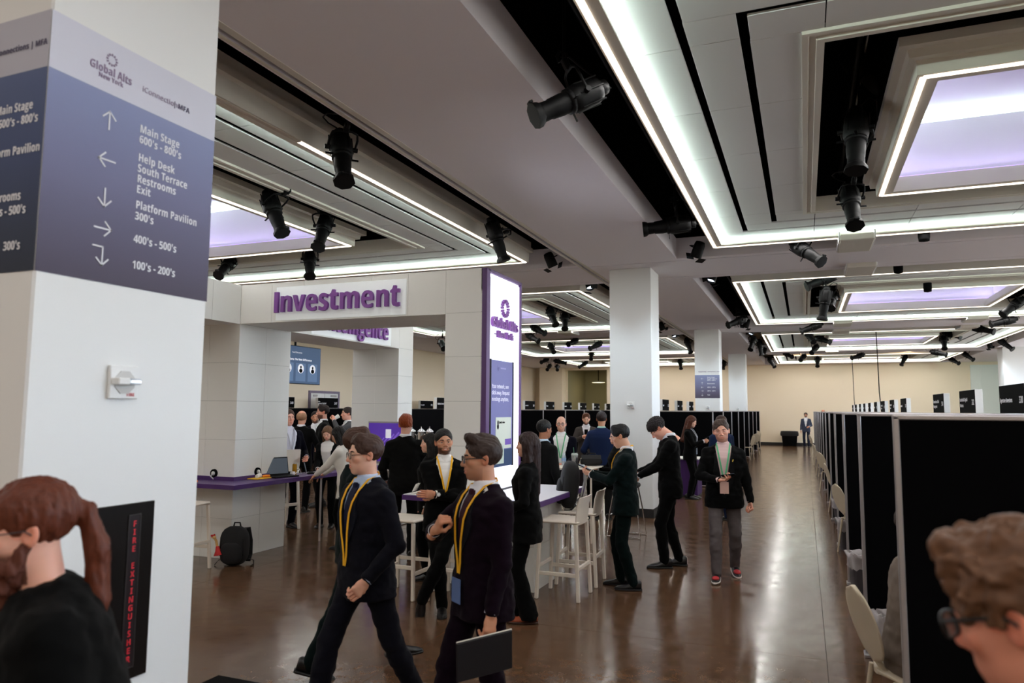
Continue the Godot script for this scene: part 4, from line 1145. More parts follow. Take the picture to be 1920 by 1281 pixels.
func furniture() -> void:
	M.stool = mat(hexc(226, 216, 202), 0.45)
	M.shell = mat(hexc(196, 182, 158), 0.5)
	M.bag = mat(hexc(14, 14, 16), 0.85)
	M.liner = glass(Color(0.85, 0.82, 0.82), 0.45, 0.3)
	M.paper = mat(hexc(232, 226, 216), 0.8)
	# white bar stools
	var st := make_bar_stool(true)
	st.position = V(-2.22, 0, -6.89); st.rotation.y = 0.0
	st.set_meta("label", "white high-backed bar stool beside the long-haired woman, nearest the camera")
	dup(st, Transform3D(Basis(V(0, 1, 0), 0.05), V(-2.23, 0, -7.50)), "white high-backed bar stool with the dark backpack hung behind it")
	dup(st, Transform3D(Basis(V(0, 1, 0), PI), V(-3.55, 0, -9.0)), "white high-backed bar stool half hidden on the far side of the lit counter")
	var sb := make_bar_stool(false)
	sb.transform = Transform3D(Basis(V(0, 1, 0), 0.1), V(-6.42, 0, -6.2))
	sb.set_meta("label", "cream backless bar stool beside the left pillar, cut by the big sign column")
	dup(sb, Transform3D(Basis(V(0, 1, 0), PI / 2), V(-3.66, 0, -6.32)), "cream backless bar stool under the dark counter behind the walking men")
	dup(sb, Transform3D(Basis(V(0, 1, 0), PI / 2), V(-3.12, 0, -6.38)), "cream backless bar stool mostly hidden behind the man with the folder")
	# chairs in and around the booths
	var ch := make_chair()
	ch.transform = Transform3D(Basis(V(0, 1, 0), PI + 0.3), V(0.50, 0, -4.42))
	ch.set_meta("label", "beige oval-backed chair in the nearest right-hand booth under a seated visitor")
	var cps := [[0.62, -10.3, 3.5, "third"], [0.60, -14.2, 3.3, "fifth"], [0.55, -17.9, 3.6, "seventh"], [0.50, -22.2, 3.3, "eighth"], [0.46, -26.5, 3.2, "tenth"], [0.44, -31.0, 3.4, "twelfth"]]
	for c in cps:
		dup(ch, Transform3D(Basis(V(0, 1, 0), c[2]), V(c[0], 0, c[1])), "beige oval-backed chair jutting from the %s booth right of the aisle" % c[3])
	dup(ch, Transform3D(Basis(V(0, 1, 0), -0.3), V(-2.05, 0, -28.6)), "beige oval-backed chair at the block behind the columns, nearest of three")
	dup(ch, Transform3D(Basis(V(0, 1, 0), -0.9), V(-2.02, 0, -31.4)), "beige oval-backed chair at the block behind the columns, middle of three")
	dup(ch, Transform3D(Basis(V(0, 1, 0), 1.4), V(-2.15, 0, -35.6)), "beige oval-backed chair at the far end of the block behind the columns")
	dup(ch, Transform3D(Basis(V(0, 1, 0), 0.6), V(-4.95, 0, -15.3)), "beige oval-backed chair behind the man in glasses, standing in front of black panels")
	dup(ch, Transform3D(Basis(V(0, 1, 0), 0.2), V(-4.25, 0, -13.3)), "beige oval-backed chair beyond the white high table with the cup")
	dup(ch, Transform3D(Basis(V(0, 1, 0), 2.4), V(-3.9, 0, -11.2)), "beige oval-backed chair by the white high table under the blonde woman")
	# white chair by the laptop counter
	dup(st, Transform3D(Basis(V(0, 1, 0), -0.5).scaled(V(1.1, 1.22, 1.1)), V(-7.35, 0, -8.9)), "glossy white bar chair seen behind the gold can on the laptop counter")
	# waste bins
	var bn := make_bin()
	bn.transform = Transform3D(Basis(V(0, 1, 0), 0.1), V(0.56, 0, -5.78))
	bn.set_meta("label", "dark waste bin with crumpled clear liner behind the nearest chair")
	for c in [[0.50, -8.12, "second"], [0.50, -10.55, "third"], [0.52, -12.9, "fourth"]]:
		dup(bn, Transform3D(Basis(V(0, 1, 0), 0.2), V(c[0], 0, c[1])), "dark waste bin with plastic liner at the %s divider right of the aisle" % c[2])
	var t := thing("trash_can", "large black trash can with a draped liner against the far wall", "trash can", V(-0.75, 0, -40.3))
	obj("can_body", sh().lathe(V(0, 0, 0), V(0, 1, 0), [Vector2(0, 0.33), Vector2(0.5, 0.38), Vector2(0.72, 0.4)], 20), M.black, t)
	obj("liner_skirt", sh().lathe(V(0, 0.52, 0), V(0, 1, 0), [Vector2(0, 0.43), Vector2(0.1, 0.45), Vector2(0.24, 0.42), Vector2(0.25, 0.36)], 20), M.bag, t)
	# high table with its things
	t = thing("high_table", "white square high table with slim legs and drinks on it", "table", V(-3.0, 0, -9.92))
	obj("tabletop", sh().bx(V(0, 0.99, 0), V(0.60, 0.02, 0.62), 0.004), M.stool, t)
	for c in [[-1, -1], [-1, 1], [1, -1], [1, 1]]:
		obj("leg", sh().bx(V(c[0] * 0.285, 0.49, c[1] * 0.295), V(0.022, 0.98, 0.022), 0.003), M.stool, t)
	obj("stretcher", sh().bx(V(0, 0.25, -0.295), V(0.56, 0.02, 0.02), 0.003), M.stool, t)
	t = thing("iced_drink", "clear plastic cup of dark iced coffee with straw on the high table", "cup", V(-3.07, 1.0, -10.03))
	obj("cup_wall", sh().lathe(V(0, 0, 0), V(0, 1, 0), [Vector2(0, 0.036), Vector2(0.15, 0.048), Vector2(0.155, 0.05), Vector2(0.15, 0.046)], 18), glass(Color(0.9, 0.92, 0.92), 0.3), t)
	obj("coffee", sh().lathe(V(0, 0.004, 0), V(0, 1, 0), [Vector2(0, 0.033), Vector2(0.085, 0.039)], 18), mat(hexc(24, 12, 8), 0.2), t)
	obj("lid", sh().lathe(V(0, 0.15, 0), V(0, 1, 0), [Vector2(0, 0.05), Vector2(0.012, 0.05), Vector2(0.03, 0.04)], 18), glass(Color(0.9, 0.95, 0.92), 0.4), t)
	obj("straw", sh().cyl(V(0.0, 0.08, 0), V(-0.015, 0.26, 0.01), 0.005, 0.005, 6), mat(hexc(60, 110, 80), 0.5), t)
	t = thing("water_bottle", "small clear water bottle before the bespectacled man at the high table", "bottle", V(-3.24, 1.0, -10.05))
	obj("bottle_body", sh().lathe(V(0, 0, 0), V(0, 1, 0), [Vector2(0, 0.03), Vector2(0.01, 0.033), Vector2(0.12, 0.033), Vector2(0.16, 0.02), Vector2(0.18, 0.013)], 16), glass(Color(0.8, 0.88, 0.95), 0.4), t)
	obj("label_band", sh().lathe(V(0, 0.06, 0), V(0, 1, 0), [Vector2(0, 0.034), Vector2(0.045, 0.034)], 16, false), mat(hexc(120, 150, 190), 0.6), t)
	obj("cap", sh().cyl(V(0, 0.18, 0), V(0, 0.2, 0), 0.014, 0.014, 12), M.white, t)
	t = thing("handbag", "black open handbag lying on the high table behind the phone", "handbag", V(-2.86, 1.0, -10.15), 0.3)
	obj("bag_body", blob(V(0, 0.06, 0), V(0.16, 0.06, 0.08), 16), M.bag, t)
	obj("bag_flap", sh().bx(V(0.0, 0.12, 0.02), V(0.28, 0.012, 0.12), 0.004, Basis(V(1, 0, 0), 0.5)), M.bag, t)
	obj("bag_handle", sh().tube([V(-0.1, 0.1, -0.05), V(-0.06, 0.17, -0.08), V(0.06, 0.17, -0.08), V(0.1, 0.1, -0.05)], 0.008, 6), M.bag, t)
	# bags
	backpack("dark backpack with grey straps hanging on the second white bar stool", Transform3D(Basis(V(0, 1, 0), -1.2).rotated(V(0, 0, 1), -0.12).scaled(V(1.05, 1.15, 1.1)), V(-2.42, 0.74, -7.62)), mat(hexc(170, 168, 166), 0.8))
	var fb := backpack("black backpack with a rubber chicken toy on the floor by the left pillar", Transform3D(Basis(V(0, 1, 0), 0.35).scaled(V(1.05, 1.0, 1.05)), V(-6.10, 0, -6.66)), M.bag)
	t = thing("rubber_chicken", "small rubber chicken toy with red comb clipped to the floor backpack", "toy", V(-6.235, 0.26, -6.50), 0.5)
	var ye := mat(hexc(222, 178, 112), 0.5); var rd := mat(hexc(196, 28, 30), 0.5)
	obj("neck", sh().tube([V(-0.01, 0.06, 0), V(0.01, 0.03, 0.0), V(0.02, -0.02, 0), V(0.03, -0.07, 0.0)], 0.014, 8), ye, t)
	obj("head", sh().ell(V(-0.012, 0.068, 0), V(0.022, 0.02, 0.018), 12).lathe(V(-0.03, 0.066, 0), V(-1, -0.1, 0), [Vector2(0, 0.009), Vector2(0.024, 0.001)], 8), ye, t)
	obj("comb", sh().ell(V(-0.035, 0.086, 0), V(0.024, 0.014, 0.006), 10).ell(V(-0.012, 0.094, 0), V(0.012, 0.012, 0.006), 8), rd, t)
	obj("scarf", sh().lathe(V(0.025, -0.03, 0), V(0.2, -1, 0.1), [Vector2(0, 0.018), Vector2(0.05, 0.03), Vector2(0.1, 0.055), Vector2(0.105, 0.02)], 12), rd, t)
	# laptop counter
	laptop("open dark laptop on the purple counter in front of the left pillar", V(-6.21, 0.92, -7.56), 1.25, 0.34, 1.15)
	laptop("small dark terminal screen on the counter before the woman in white", V(-6.17, 0.92, -8.1), 2.2, 0.20, 1.2)
	t = thing("yellow_folder", "yellow tray of snacks with cup and orange wrapper on the purple counter", "tray", V(-6.27, 0.92, -7.22), 0.0)
	obj("tray_base", sh().bx(V(0, 0.008, 0), V(0.16, 0.012, 0.26), 0.003), mat(hexc(226, 176, 40), 0.6), t)
	t = thing("paper_cup", "white paper cup lying on the yellow tray", "cup", V(-6.30, 0.952, -7.23), 0.3)
	obj("cup_wall", sh().lathe(V(0, 0, 0.04), V(0, 0, -1), [Vector2(0, 0.022), Vector2(0.08, 0.03), Vector2(0.084, 0.03)], 14), M.white, t)
	obj("lid", sh().lathe(V(0, 0, -0.045), V(0, 0, -1), [Vector2(0, 0.032), Vector2(0.01, 0.03)], 14), M.paper, t)
	t = thing("orange_wrapper", "crumpled orange wrapper on the yellow tray beside the laptop", "wrapper", V(-6.26, 0.935, -7.33), 0.4)
	obj("wrapper_sheet", blob(V(0, 0.012, 0), V(0.05, 0.016, 0.06), 10, Basis(V(0, 1, 0), 0.4)), mat(hexc(240, 140, 24), 0.6), t)
	obj("wrapper_end", sh().bx(V(0.03, 0.02, 0.05), V(0.05, 0.004, 0.04), 0.0, Basis(V(0, 0, 1), 0.5)), mat(hexc(240, 150, 40), 0.6), t)
	t = thing("drink_can", "tall gold drink can on the purple counter", "can", V(-6.25, 0.92, -7.86))
	obj("can_body", sh().lathe(V(0, 0, 0), V(0, 1, 0), [Vector2(0, 0.024), Vector2(0.008, 0.029), Vector2(0.13, 0.029), Vector2(0.142, 0.023)], 18), mat(hexc(176, 128, 30), 0.3, 0.7), t)
	obj("can_rim", sh().lathe(V(0, 0.142, 0), V(0, 1, 0), [Vector2(0, 0.024), Vector2(0.004, 0.024), Vector2(0.002, 0.02)], 18), M.steel, t)
	t = thing("charger", "small white charger block with cable beside the gold can", "charger", V(-6.20, 0.92, -7.76))
	obj("block", sh().bx(V(0, 0.025, 0), V(0.05, 0.05, 0.05), 0.006), M.white, t)
	obj("cord", sh().tube([V(0.02, 0.02, -0.02), V(0.03, 0.05, -0.08), V(0.0, 0.07, -0.14), V(-0.02, 0.01, -0.2)], 0.005, 6), M.white, t)
	tag(obj("orange_candy", sh().ell(V(-6.62, 0.935, -6.56), V(0.022, 0.016, 0.022), 12).bx(V(-6.62, 0.952, -6.56), V(0.012, 0.01, 0.012), 0.002), mat(hexc(236, 120, 40), 0.5)), "tiny orange sweet lying on the purple counter near the sign column", "sweet")
	for g in [[V(-6.36, 1.0, -7.28), V(1, 0, 0), "behind the open laptop"], [V(-6.66, 1.0, -6.88), V(0, 0, 1), "beside the foreground sign column"]]:
		t = thing("cable_grommet", "round black cable grommet with white cord on the pillar %s" % g[2], "cable port", g[0])
		obj("grommet_ring", sh().lathe(Vector3.ZERO, g[1], [Vector2(0, 0.052), Vector2(0.02, 0.05), Vector2(0.024, 0.036), Vector2(0.012, 0.03)], 20), M.black, t)
		obj("cord_bundle", sh().ell(g[1] * 0.02, V(0.024, 0.026, 0.024), 12).tube([g[1] * 0.02, g[1] * 0.06 + V(0, -0.03, 0), g[1] * 0.05 + V(0, -0.078, -0.05)], 0.008, 6), M.white, t)
	# papers on the lit counter
	t = thing("booklet_stack", "loose white papers and open leaflet on the lit counter behind the walking men", "papers", V(-3.70, 0.931, -6.74), 0.1)
	obj("sheet", sh().bx(V(0.02, 0.004, 0.02), V(0.20, 0.006, 0.24), 0.001), M.paper, t)
	obj("sheet", sh().bx(V(0.05, 0.009, 0.05), V(0.2, 0.004, 0.2), 0.001, Basis(V(0, 1, 0), 0.2)), M.paper, t)
	obj("leaflet", sh().bx(V(-0.10, 0.045, -0.03), V(0.09, 0.004, 0.12), 0.001, Basis(V(0, 0, 1), 1.1)), M.paper, t)
	# purple monitor on the back pillar
	t = thing("monitor", "large monitor with a purple streaked screen before the back pillar", "monitor", V(-6.12, 0, -9.95), 0.0)
	obj("bezel", sh().bx(V(0, 1.26, 0), V(0.72, 0.66, 0.05), 0.006), M.silver, t)
	var sc := obj("screen", sh().bx(V(0, 1.265, 0.0255), V(0.69, 0.60, 0.004), 0.001), glow(hexc(78, 44, 150), 0.5), t)
	var streak := sh()
	for k in 6:
		streak.bx(V(-0.2 + k * 0.09, 1.18 + 0.03 * k, 0.029), V(0.018 + 0.004 * k, 0.42, 0.002), 0.0, Basis(V(0, 0, 1), -0.75))
	obj("streaks", streak, glow(hexc(126, 92, 196), 0.4), sc)
	obj("screen_box", sh().bx(V(0.02, 1.40, 0.030), V(0.10, 0.14, 0.002)), glow(hexc(216, 214, 226), 0.5), sc)
	obj("stand", sh().bx(V(0, 0.48, -0.02), V(0.10, 0.95, 0.05), 0.006).bx(V(0, 0.015, 0), V(0.6, 0.03, 0.4), 0.008), M.silver, t)
	obj("keyboard_shelf", sh().bx(V(0, 0.86, 0.14), V(0.66, 0.03, 0.28), 0.004), M.white, t)
	# coffee urns on their table
	t = thing("urn_table", "black draped table under the coffee urns beyond the portal", "table", V(-9.2, 0, -16.7))
	obj("drape", sh().bx(V(0, 0.39, 0), V(1.5, 0.78, 0.6), 0.01), M.fabric, t)
	obj("tabletop", sh().bx(V(0, 0.79, 0), V(1.52, 0.02, 0.62), 0.004), M.black, t)
	for u in [[-9.5, "leftmost"], [-9.22, "middle"], [-8.98, "rightmost"]]:
		t = thing("coffee_urn", "polished steel coffee urn on the black table, %s of three" % u[1], "coffee urn", V(u[0], 0.80, -16.6), 0.0, "coffee urns")
		obj("urn_body", sh().lathe(V(0, 0, 0), V(0, 1, 0), [Vector2(0, 0.09), Vector2(0.02, 0.1), Vector2(0.1, 0.1), Vector2(0.36, 0.1), Vector2(0.40, 0.104)], 20), M.steel, t)
		obj("urn_lid", sh().lathe(V(0, 0.40, 0), V(0, 1, 0), [Vector2(0, 0.106), Vector2(0.02, 0.1), Vector2(0.06, 0.06), Vector2(0.08, 0.015), Vector2(0.11, 0.008), Vector2(0.115, 0.016), Vector2(0.135, 0.012)], 20), M.steel, t)
		obj("urn_handle", sh().tube([V(0.1, 0.12, 0), V(0.14, 0.16, 0), V(0.14, 0.3, 0), V(0.1, 0.34, 0)], 0.009, 6).tube([V(-0.1, 0.12, 0), V(-0.14, 0.16, 0), V(-0.14, 0.3, 0), V(-0.1, 0.34, 0)], 0.009, 6), M.steel, t)
		obj("urn_tap", sh().bx(V(0, 0.08, 0.12), V(0.03, 0.04, 0.06), 0.006), M.blackmetal, t)
	# hanging screen seen through the portal
	t = thing("hanging_screen", "flat screen with three speaker portraits hanging by the cream left wall", "screen", V(-13.0, 2.98, -16.35))
	obj("casing", sh().bx(V(0, 0, 0), V(0.06, 1.06, 1.92), 0.01), M.blackmetal, t)
	sc = obj("display", sh().bx(V(0.0315, 0, 0), V(0.004, 1.02, 1.88)), glow(hexc(52, 74, 104), 0.45), t)
	var pt := glow(hexc(214, 216, 224), 0.45)
	text("Panel Discussion", 0.04, 0.002, pt, sc, face(V(0.035, 0.34, 0.1), V(0, 0, -1)), false, HORIZONTAL_ALIGNMENT_CENTER, "screen_text")
	text("Markets: The New Difference", 0.055, 0.002, pt, sc, face(V(0.035, 0.15, 0.0), V(0, 0, -1)), true, HORIZONTAL_ALIGNMENT_CENTER, "screen_text")
	for k in 3:
		var z := 0.45 - k * 0.52
		obj("portrait_card", sh().bx(V(0.035, -0.2, z), V(0.003, 0.5, 0.42)), glow(hexc(76, 100, 132), 0.4), sc)
		obj("portrait_disc", sh().lathe(V(0.037, -0.1, z), V(1, 0, 0), [Vector2(0, 0.13), Vector2(0.001, 0.13)], 20), pt, sc)
		obj("portrait_figure", sh().ell(V(0.039, -0.06, z), V(0.003, 0.045, 0.035), 10).ell(V(0.039, -0.16, z), V(0.003, 0.06, 0.075), 12), M.black, sc)
	obj("pole", sh().cyl(V(-0.04, 0.4, 0.1), V(-0.04, 1.28, 0.1), 0.03, 0.03, 8), M.blackmetal, t)
	# purple draped table in the aisle, black case by the column
	t = thing("draped_table", "purple draped registration table behind the men looking at phones", "table", V(-2.6, 0, -15.9))
	obj("drape", sh().bx(V(0, 0.40, 0), V(1.0, 0.74, 0.7), 0.012), mat(hexc(64, 26, 92), 0.85), t)
	obj("tabletop", sh().bx(V(0, 0.785, 0), V(1.04, 0.03, 0.74), 0.006), M.white, t)
	obj("plinth", sh().bx(V(0, 0.015, 0), V(1.0, 0.03, 0.7)), M.base, t)
	t = thing("equipment_case", "black equipment case on the floor at the foot of the foreground column", "case", V(-2.62, 0, -2.72))
	obj("case_body", sh().bx(V(0, 0.2, 0), V(0.34, 0.36, 0.5), 0.03), M.black, t)
	obj("case_lid", sh().bx(V(0, 0.42, 0), V(0.35, 0.08, 0.51), 0.03), M.black, t)
	obj("case_latch", sh().bx(V(0.175, 0.37, 0.1), V(0.012, 0.05, 0.06), 0.003), M.blackmetal, t)
	# chrome sled stool by the middle column
	t = thing("sled_stool", "black high stool on chrome sled legs beside the middle column", "bar stool", V(-2.42, 0, -10.45))
	obj("seat", blob(V(0, 0.72, 0), V(0.2, 0.05, 0.2), 16), M.bag, t)
	for z in [-0.2, 0.2]:
		obj("leg_frame", sh().tube([V(-0.14, 0.69, z * 0.7), V(-0.2, 0.35, z * 0.9), V(-0.24, 0.012, z), V(0.24, 0.012, z), V(0.2, 0.35, z * 0.9), V(0.14, 0.69, z * 0.7)], 0.010, 8), M.steel, t)
	obj("foot_bar", sh().tube([V(-0.21, 0.3, -0.18), V(-0.21, 0.3, 0.18)], 0.009, 8), M.steel, t)
	tag(obj("exit_sign", sh().bx(V(-14.97, 3.3, -34.5), V(0.04, 0.22, 0.36), 0.004), glow(hexc(255, 60, 48), 0.8)), "small red exit sign glowing high on the left wall", "exit sign")
	text("EXIT", 0.13, 0.002, M.white_print, get_node("exit_sign"), face(V(-14.945, 3.3, -34.5), V(0, 0, -1)), true, HORIZONTAL_ALIGNMENT_CENTER, "lettering", 0.8)

func laptop(label: String, at: Vector3, turn: float, w: float, open: float) -> void:   # screen faces +z before turning
	var t := thing("laptop", label, "laptop", at, turn, "laptops on the purple counter")
	obj("base", sh().bx(V(0, 0.01, 0.02), V(w, 0.016, w * 0.68), 0.004), M.blackmetal, t)
	obj("keys", sh().bx(V(0, 0.0185, 0.0), V(w * 0.86, 0.003, w * 0.3), 0.001), M.black, t)
	var b := Basis(V(1, 0, 0), -(open - PI / 2 + 0.62))
	obj("lid", sh().bx(V(0, 0.018, -w * 0.32) + b * V(0, w * 0.33, 0), V(w, w * 0.66, 0.01), 0.003, b), M.blackmetal, t)
	obj("display", sh().bx(V(0, 0.018, -w * 0.32) + b * V(0, w * 0.33, 0.006), V(w * 0.94, w * 0.58, 0.002), 0.0, b), glow(hexc(72, 80, 90), 0.35), t)

# ---------------------------------------------------------------- smooth bodies: a distance field on a grid, meshed with surface nets
class Field:
	var o: Vector3
	var h: float
	var nx: int
	var ny: int
	var nz: int
	var val := PackedFloat32Array()
	func _init(lo: Vector3, hi: Vector3, cell: float) -> void:
		o = lo; h = cell
		nx = int((hi.x - lo.x) / cell) + 2; ny = int((hi.y - lo.y) / cell) + 2; nz = int((hi.z - lo.z) / cell) + 2
		val.resize(nx * ny * nz)
		val.fill(1.0)
	func span(lo: Vector3, hi: Vector3) -> PackedInt32Array:
		return PackedInt32Array([clampi(int((lo.x - o.x) / h), 0, nx - 1), clampi(int((hi.x - o.x) / h) + 1, 0, nx - 1), clampi(int((lo.y - o.y) / h), 0, ny - 1), clampi(int((hi.y - o.y) / h) + 1, 0, ny - 1), clampi(int((lo.z - o.z) / h), 0, nz - 1), clampi(int((hi.z - o.z) / h) + 1, 0, nz - 1)])
	func cap(a: Vector3, b: Vector3, ra: float, rb: float, k := 0.02) -> void:   # tapered capsule
		var m := maxf(ra, rb) + k + 2.5 * h
		var mm := Vector3(m, m, m)
		var s := span(Vector3(minf(a.x, b.x), minf(a.y, b.y), minf(a.z, b.z)) - mm, Vector3(maxf(a.x, b.x), maxf(a.y, b.y), maxf(a.z, b.z)) + mm)
		var ab := b - a
		var il := 1.0 / maxf(ab.length_squared(), 1e-9)
		var dr := rb - ra
		var ik := 0.25 / k
		for y in range(s[2], s[3] + 1):
			for z in range(s[4], s[5] + 1):
				var p := Vector3(o.x + s[0] * h, o.y + y * h, o.z + z * h) - a
				var id := (y * nz + z) * nx + s[0]
				for x in range(s[0], s[1] + 1):
					var t := clampf(p.dot(ab) * il, 0.0, 1.0)
					var d := (p - ab * t).length() - ra - dr * t
					var c := val[id]
					var q := k - absf(c - d)
					val[id] = minf(c, d) - (q * q * ik if q > 0.0 else 0.0)
					id += 1
					p.x += h
	func ell(c0: Vector3, r: Vector3, k := 0.02, b := Basis.IDENTITY, sub := false) -> void:
		var rm := maxf(r.x, maxf(r.y, r.z)) + k + 2.5 * h
		var mm := Vector3(rm, rm, rm)
		if b == Basis.IDENTITY: mm = r + Vector3.ONE * (k + 2.5 * h)
		var s := span(c0 - mm, c0 + mm)
		var bi := b.inverse()
		var ir := Vector3(1.0 / r.x, 1.0 / r.y, 1.0 / r.z)
		var ir2 := ir * ir
		var ik := 0.25 / k
		for y in range(s[2], s[3] + 1):
			for z in range(s[4], s[5] + 1):
				var id := (y * nz + z) * nx + s[0]
				for x in range(s[0], s[1] + 1):
					var p := bi * (Vector3(o.x + x * h, o.y + y * h, o.z + z * h) - c0)
					var k0 := (p * ir).length()
					var k1 := maxf((p * ir2).length(), 1e-6)
					var d := k0 * (k0 - 1.0) / k1
					var c := val[id]
					if sub:
						d = -d
						var q := k - absf(c - d)
						val[id] = maxf(c, d) + (q * q * ik if q > 0.0 else 0.0)
					else:
						var q := k - absf(c - d)
						val[id] = minf(c, d) - (q * q * ik if q > 0.0 else 0.0)
					id += 1
	# body of elliptic sections: rows of [y, half width, half depth, z centre] in the frame t
	func prof(t: Transform3D, rows: Array, k := 0.03, pw := 2.4) -> void:
		var y0: float = rows[0][0]
		var y1: float = rows[-1][0]
		var wm := 0.0
		for r in rows: wm = maxf(wm, maxf(r[1], r[2] + absf(r[3])))
		var ab := AABB(Vector3(-wm, y0, -wm), Vector3(2 * wm, y1 - y0, 2 * wm))
		var wb := t * ab
		var mm := Vector3.ONE * (k + 2.5 * h)
		var s := span(wb.position - mm, wb.end + mm)
		var ti := t.affine_inverse()
		var n := 64
		var tw := PackedFloat32Array(); var td := PackedFloat32Array(); var tz := PackedFloat32Array()
		for i in n + 1:
			var yy := lerpf(y0, y1, float(i) / n)
			var j := 0
			while j < rows.size() - 2 and yy > rows[j + 1][0]: j += 1
			var f: float = smoothstep(0.0, 1.0, clampf((yy - rows[j][0]) / (rows[j + 1][0] - rows[j][0]), 0.0, 1.0)) * 0.5 + 0.5 * clampf((yy - rows[j][0]) / (rows[j + 1][0] - rows[j][0]), 0.0, 1.0)
			tw.append(lerpf(rows[j][1], rows[j + 1][1], f)); td.append(lerpf(rows[j][2], rows[j + 1][2], f)); tz.append(lerpf(rows[j][3], rows[j + 1][3], f))
		var sc := n / (y1 - y0)
		var ik := 0.25 / k
		for y in range(s[2], s[3] + 1):
			for z in range(s[4], s[5] + 1):
				var id := (y * nz + z) * nx + s[0]
				for x in range(s[0], s[1] + 1):
					var p := ti * Vector3(o.x + x * h, o.y + y * h, o.z + z * h)
					var i := clampi(int((p.y - y0) * sc), 0, n)
					var w := tw[i]; var dd := td[i]
					var ux := absf(p.x) / w; var uz := absf(p.z - tz[i]) / dd
					var d := (pow(pow(ux, pw) + pow(uz, pw), 1.0 / pw) - 1.0) * minf(w, dd)
					if p.y < y0: d = maxf(d, 0.0); d = sqrt(d * d + (y0 - p.y) * (y0 - p.y)) if d > 0.0 else y0 - p.y
					elif p.y > y1: d = maxf(d, p.y - y1)
					var c := val[id]
					var q := k - absf(c - d)
					val[id] = minf(c, d) - (q * q * ik if q > 0.0 else 0.0)
					id += 1
	# carve the V of an open jacket front
	func vee(t: Transform3D, yb: float, yt: float, hw: float, zmin: float) -> void:
		var wb := t * AABB(Vector3(-hw - 0.02, yb - 0.02, zmin - 0.02), Vector3(2 * hw + 0.04, yt - yb + 0.06, 0.4))
		var s := span(wb.position, wb.end)
		var ti := t.affine_inverse()
		for y in range(s[2], s[3] + 1):
			for z in range(s[4], s[5] + 1):
				var id := (y * nz + z) * nx + s[0]
				for x in range(s[0], s[1] + 1):
					var p := ti * Vector3(o.x + x * h, o.y + y * h, o.z + z * h)
					var f := (p.y - yb) / (yt - yb)
					var d := maxf(maxf(absf(p.x) - hw * f, yb - p.y), zmin - p.z)
					val[id] = maxf(val[id], -d)
					id += 1
	func cut_below(y: float) -> void:
		for j in ny:
			var d := y - (o.y + j * h)
			if d < -3 * h: continue
			for id in range(j * nz * nx, (j + 1) * nz * nx):
				val[id] = maxf(val[id], d)
	func rumple(nz3: FastNoiseLite, amp: float, sc: Vector3, band := 0.03) -> void:
		for y in ny:
			for z in nz:
				var id := (y * nz + z) * nx
				for x in nx:
					if absf(val[id]) < band:
						val[id] += amp * nz3.get_noise_3d((o.x + x * h) * sc.x, (o.y + y * h) * sc.y, (o.z + z * h) * sc.z)
					id += 1
	# colour(point) -> Color, or null for white
	func mesh(colour = null) -> ArrayMesh:
		var vid := PackedInt32Array()
		vid.resize(val.size()); vid.fill(-1)
		var vs := PackedVector3Array()
		var cells := PackedInt32Array()
		var sy := nz * nx
		var co := PackedInt32Array([0, 1, nx, nx + 1, sy, sy + 1, sy + nx, sy + nx + 1])   # bit0 x, bit1 z, bit2 y
		var lim := 4.0 * h
		var e0 := PackedInt32Array([0, 2, 4, 6, 0, 1, 4, 5, 0, 1, 2, 3])
		var e1 := PackedInt32Array([1, 3, 5, 7, 2, 3, 6, 7, 4, 5, 6, 7])
		var g := PackedFloat32Array(); g.resize(8)
		for y in ny - 1:
			for z in nz - 1:
				var id := (y * nz + z) * nx
				for x in nx - 1:
					if absf(val[id]) < lim:
						var mask := 0
						for c in 8:
							var v := val[id + co[c]]
							g[c] = v
							if v < 0.0: mask |= 1 << c
						if mask != 0 and mask != 255:
							var sum := Vector3.ZERO
							var cnt := 0
							for e in 12:
								var a := e0[e]; var b := e1[e]
								if ((mask >> a) & 1) != ((mask >> b) & 1):
									var t := g[a] / (g[a] - g[b])
									sum += Vector3(lerpf(a & 1, b & 1, t), lerpf((a >> 2) & 1, (b >> 2) & 1, t), lerpf((a >> 1) & 1, (b >> 1) & 1, t))
									cnt += 1
							vid[id] = vs.size()
							vs.append(o + (Vector3(x, y, z) + sum / cnt) * h)
							cells.append(id)
					id += 1
		var ix := PackedInt32Array()
		var st := PackedInt32Array([1, nx, sy])
		for i in cells.size():
			var id := cells[i]
			var v0 := val[id]
			for ax in 3:
				if (v0 < 0.0) != (val[id + st[ax]] < 0.0):
					var u := st[(ax + 1) % 3]; var w := st[(ax + 2) % 3]
					if id - u - w < 0: continue
					var a := vid[id - u - w]; var b := vid[id - w]; var c := i; var d := vid[id - u]
					if a < 0 or b < 0 or d < 0: continue
					# strides run x, z, y: a left-handed order
					if v0 < 0.0: ix.append_array([a, b, c, a, c, d])
					else: ix.append_array([a, c, b, a, d, c])
		var ns := PackedVector3Array()
		ns.resize(vs.size())
		for i in range(0, ix.size(), 3):
			var n := (vs[ix[i + 2]] - vs[ix[i]]).cross(vs[ix[i + 1]] - vs[ix[i]])
			ns[ix[i]] += n; ns[ix[i + 1]] += n; ns[ix[i + 2]] += n
		for i in ns.size(): ns[i] = ns[i].normalized()
		var ar := []
		ar.resize(Mesh.ARRAY_MAX)
		ar[Mesh.ARRAY_VERTEX] = vs; ar[Mesh.ARRAY_NORMAL] = ns; ar[Mesh.ARRAY_INDEX] = ix
		if colour != null:
			var cs := PackedColorArray()
			for i in vs.size(): cs.append(colour.call(vs[i], ns[i]))
			ar[Mesh.ARRAY_COLOR] = cs
		var m := ArrayMesh.new()
		if vs.size(): m.add_surface_from_arrays(Mesh.PRIMITIVE_TRIANGLES, ar)
		return m

var cloth_noise := FastNoiseLite.new()
var heads := {}
var hairs := {}
var hands := {}

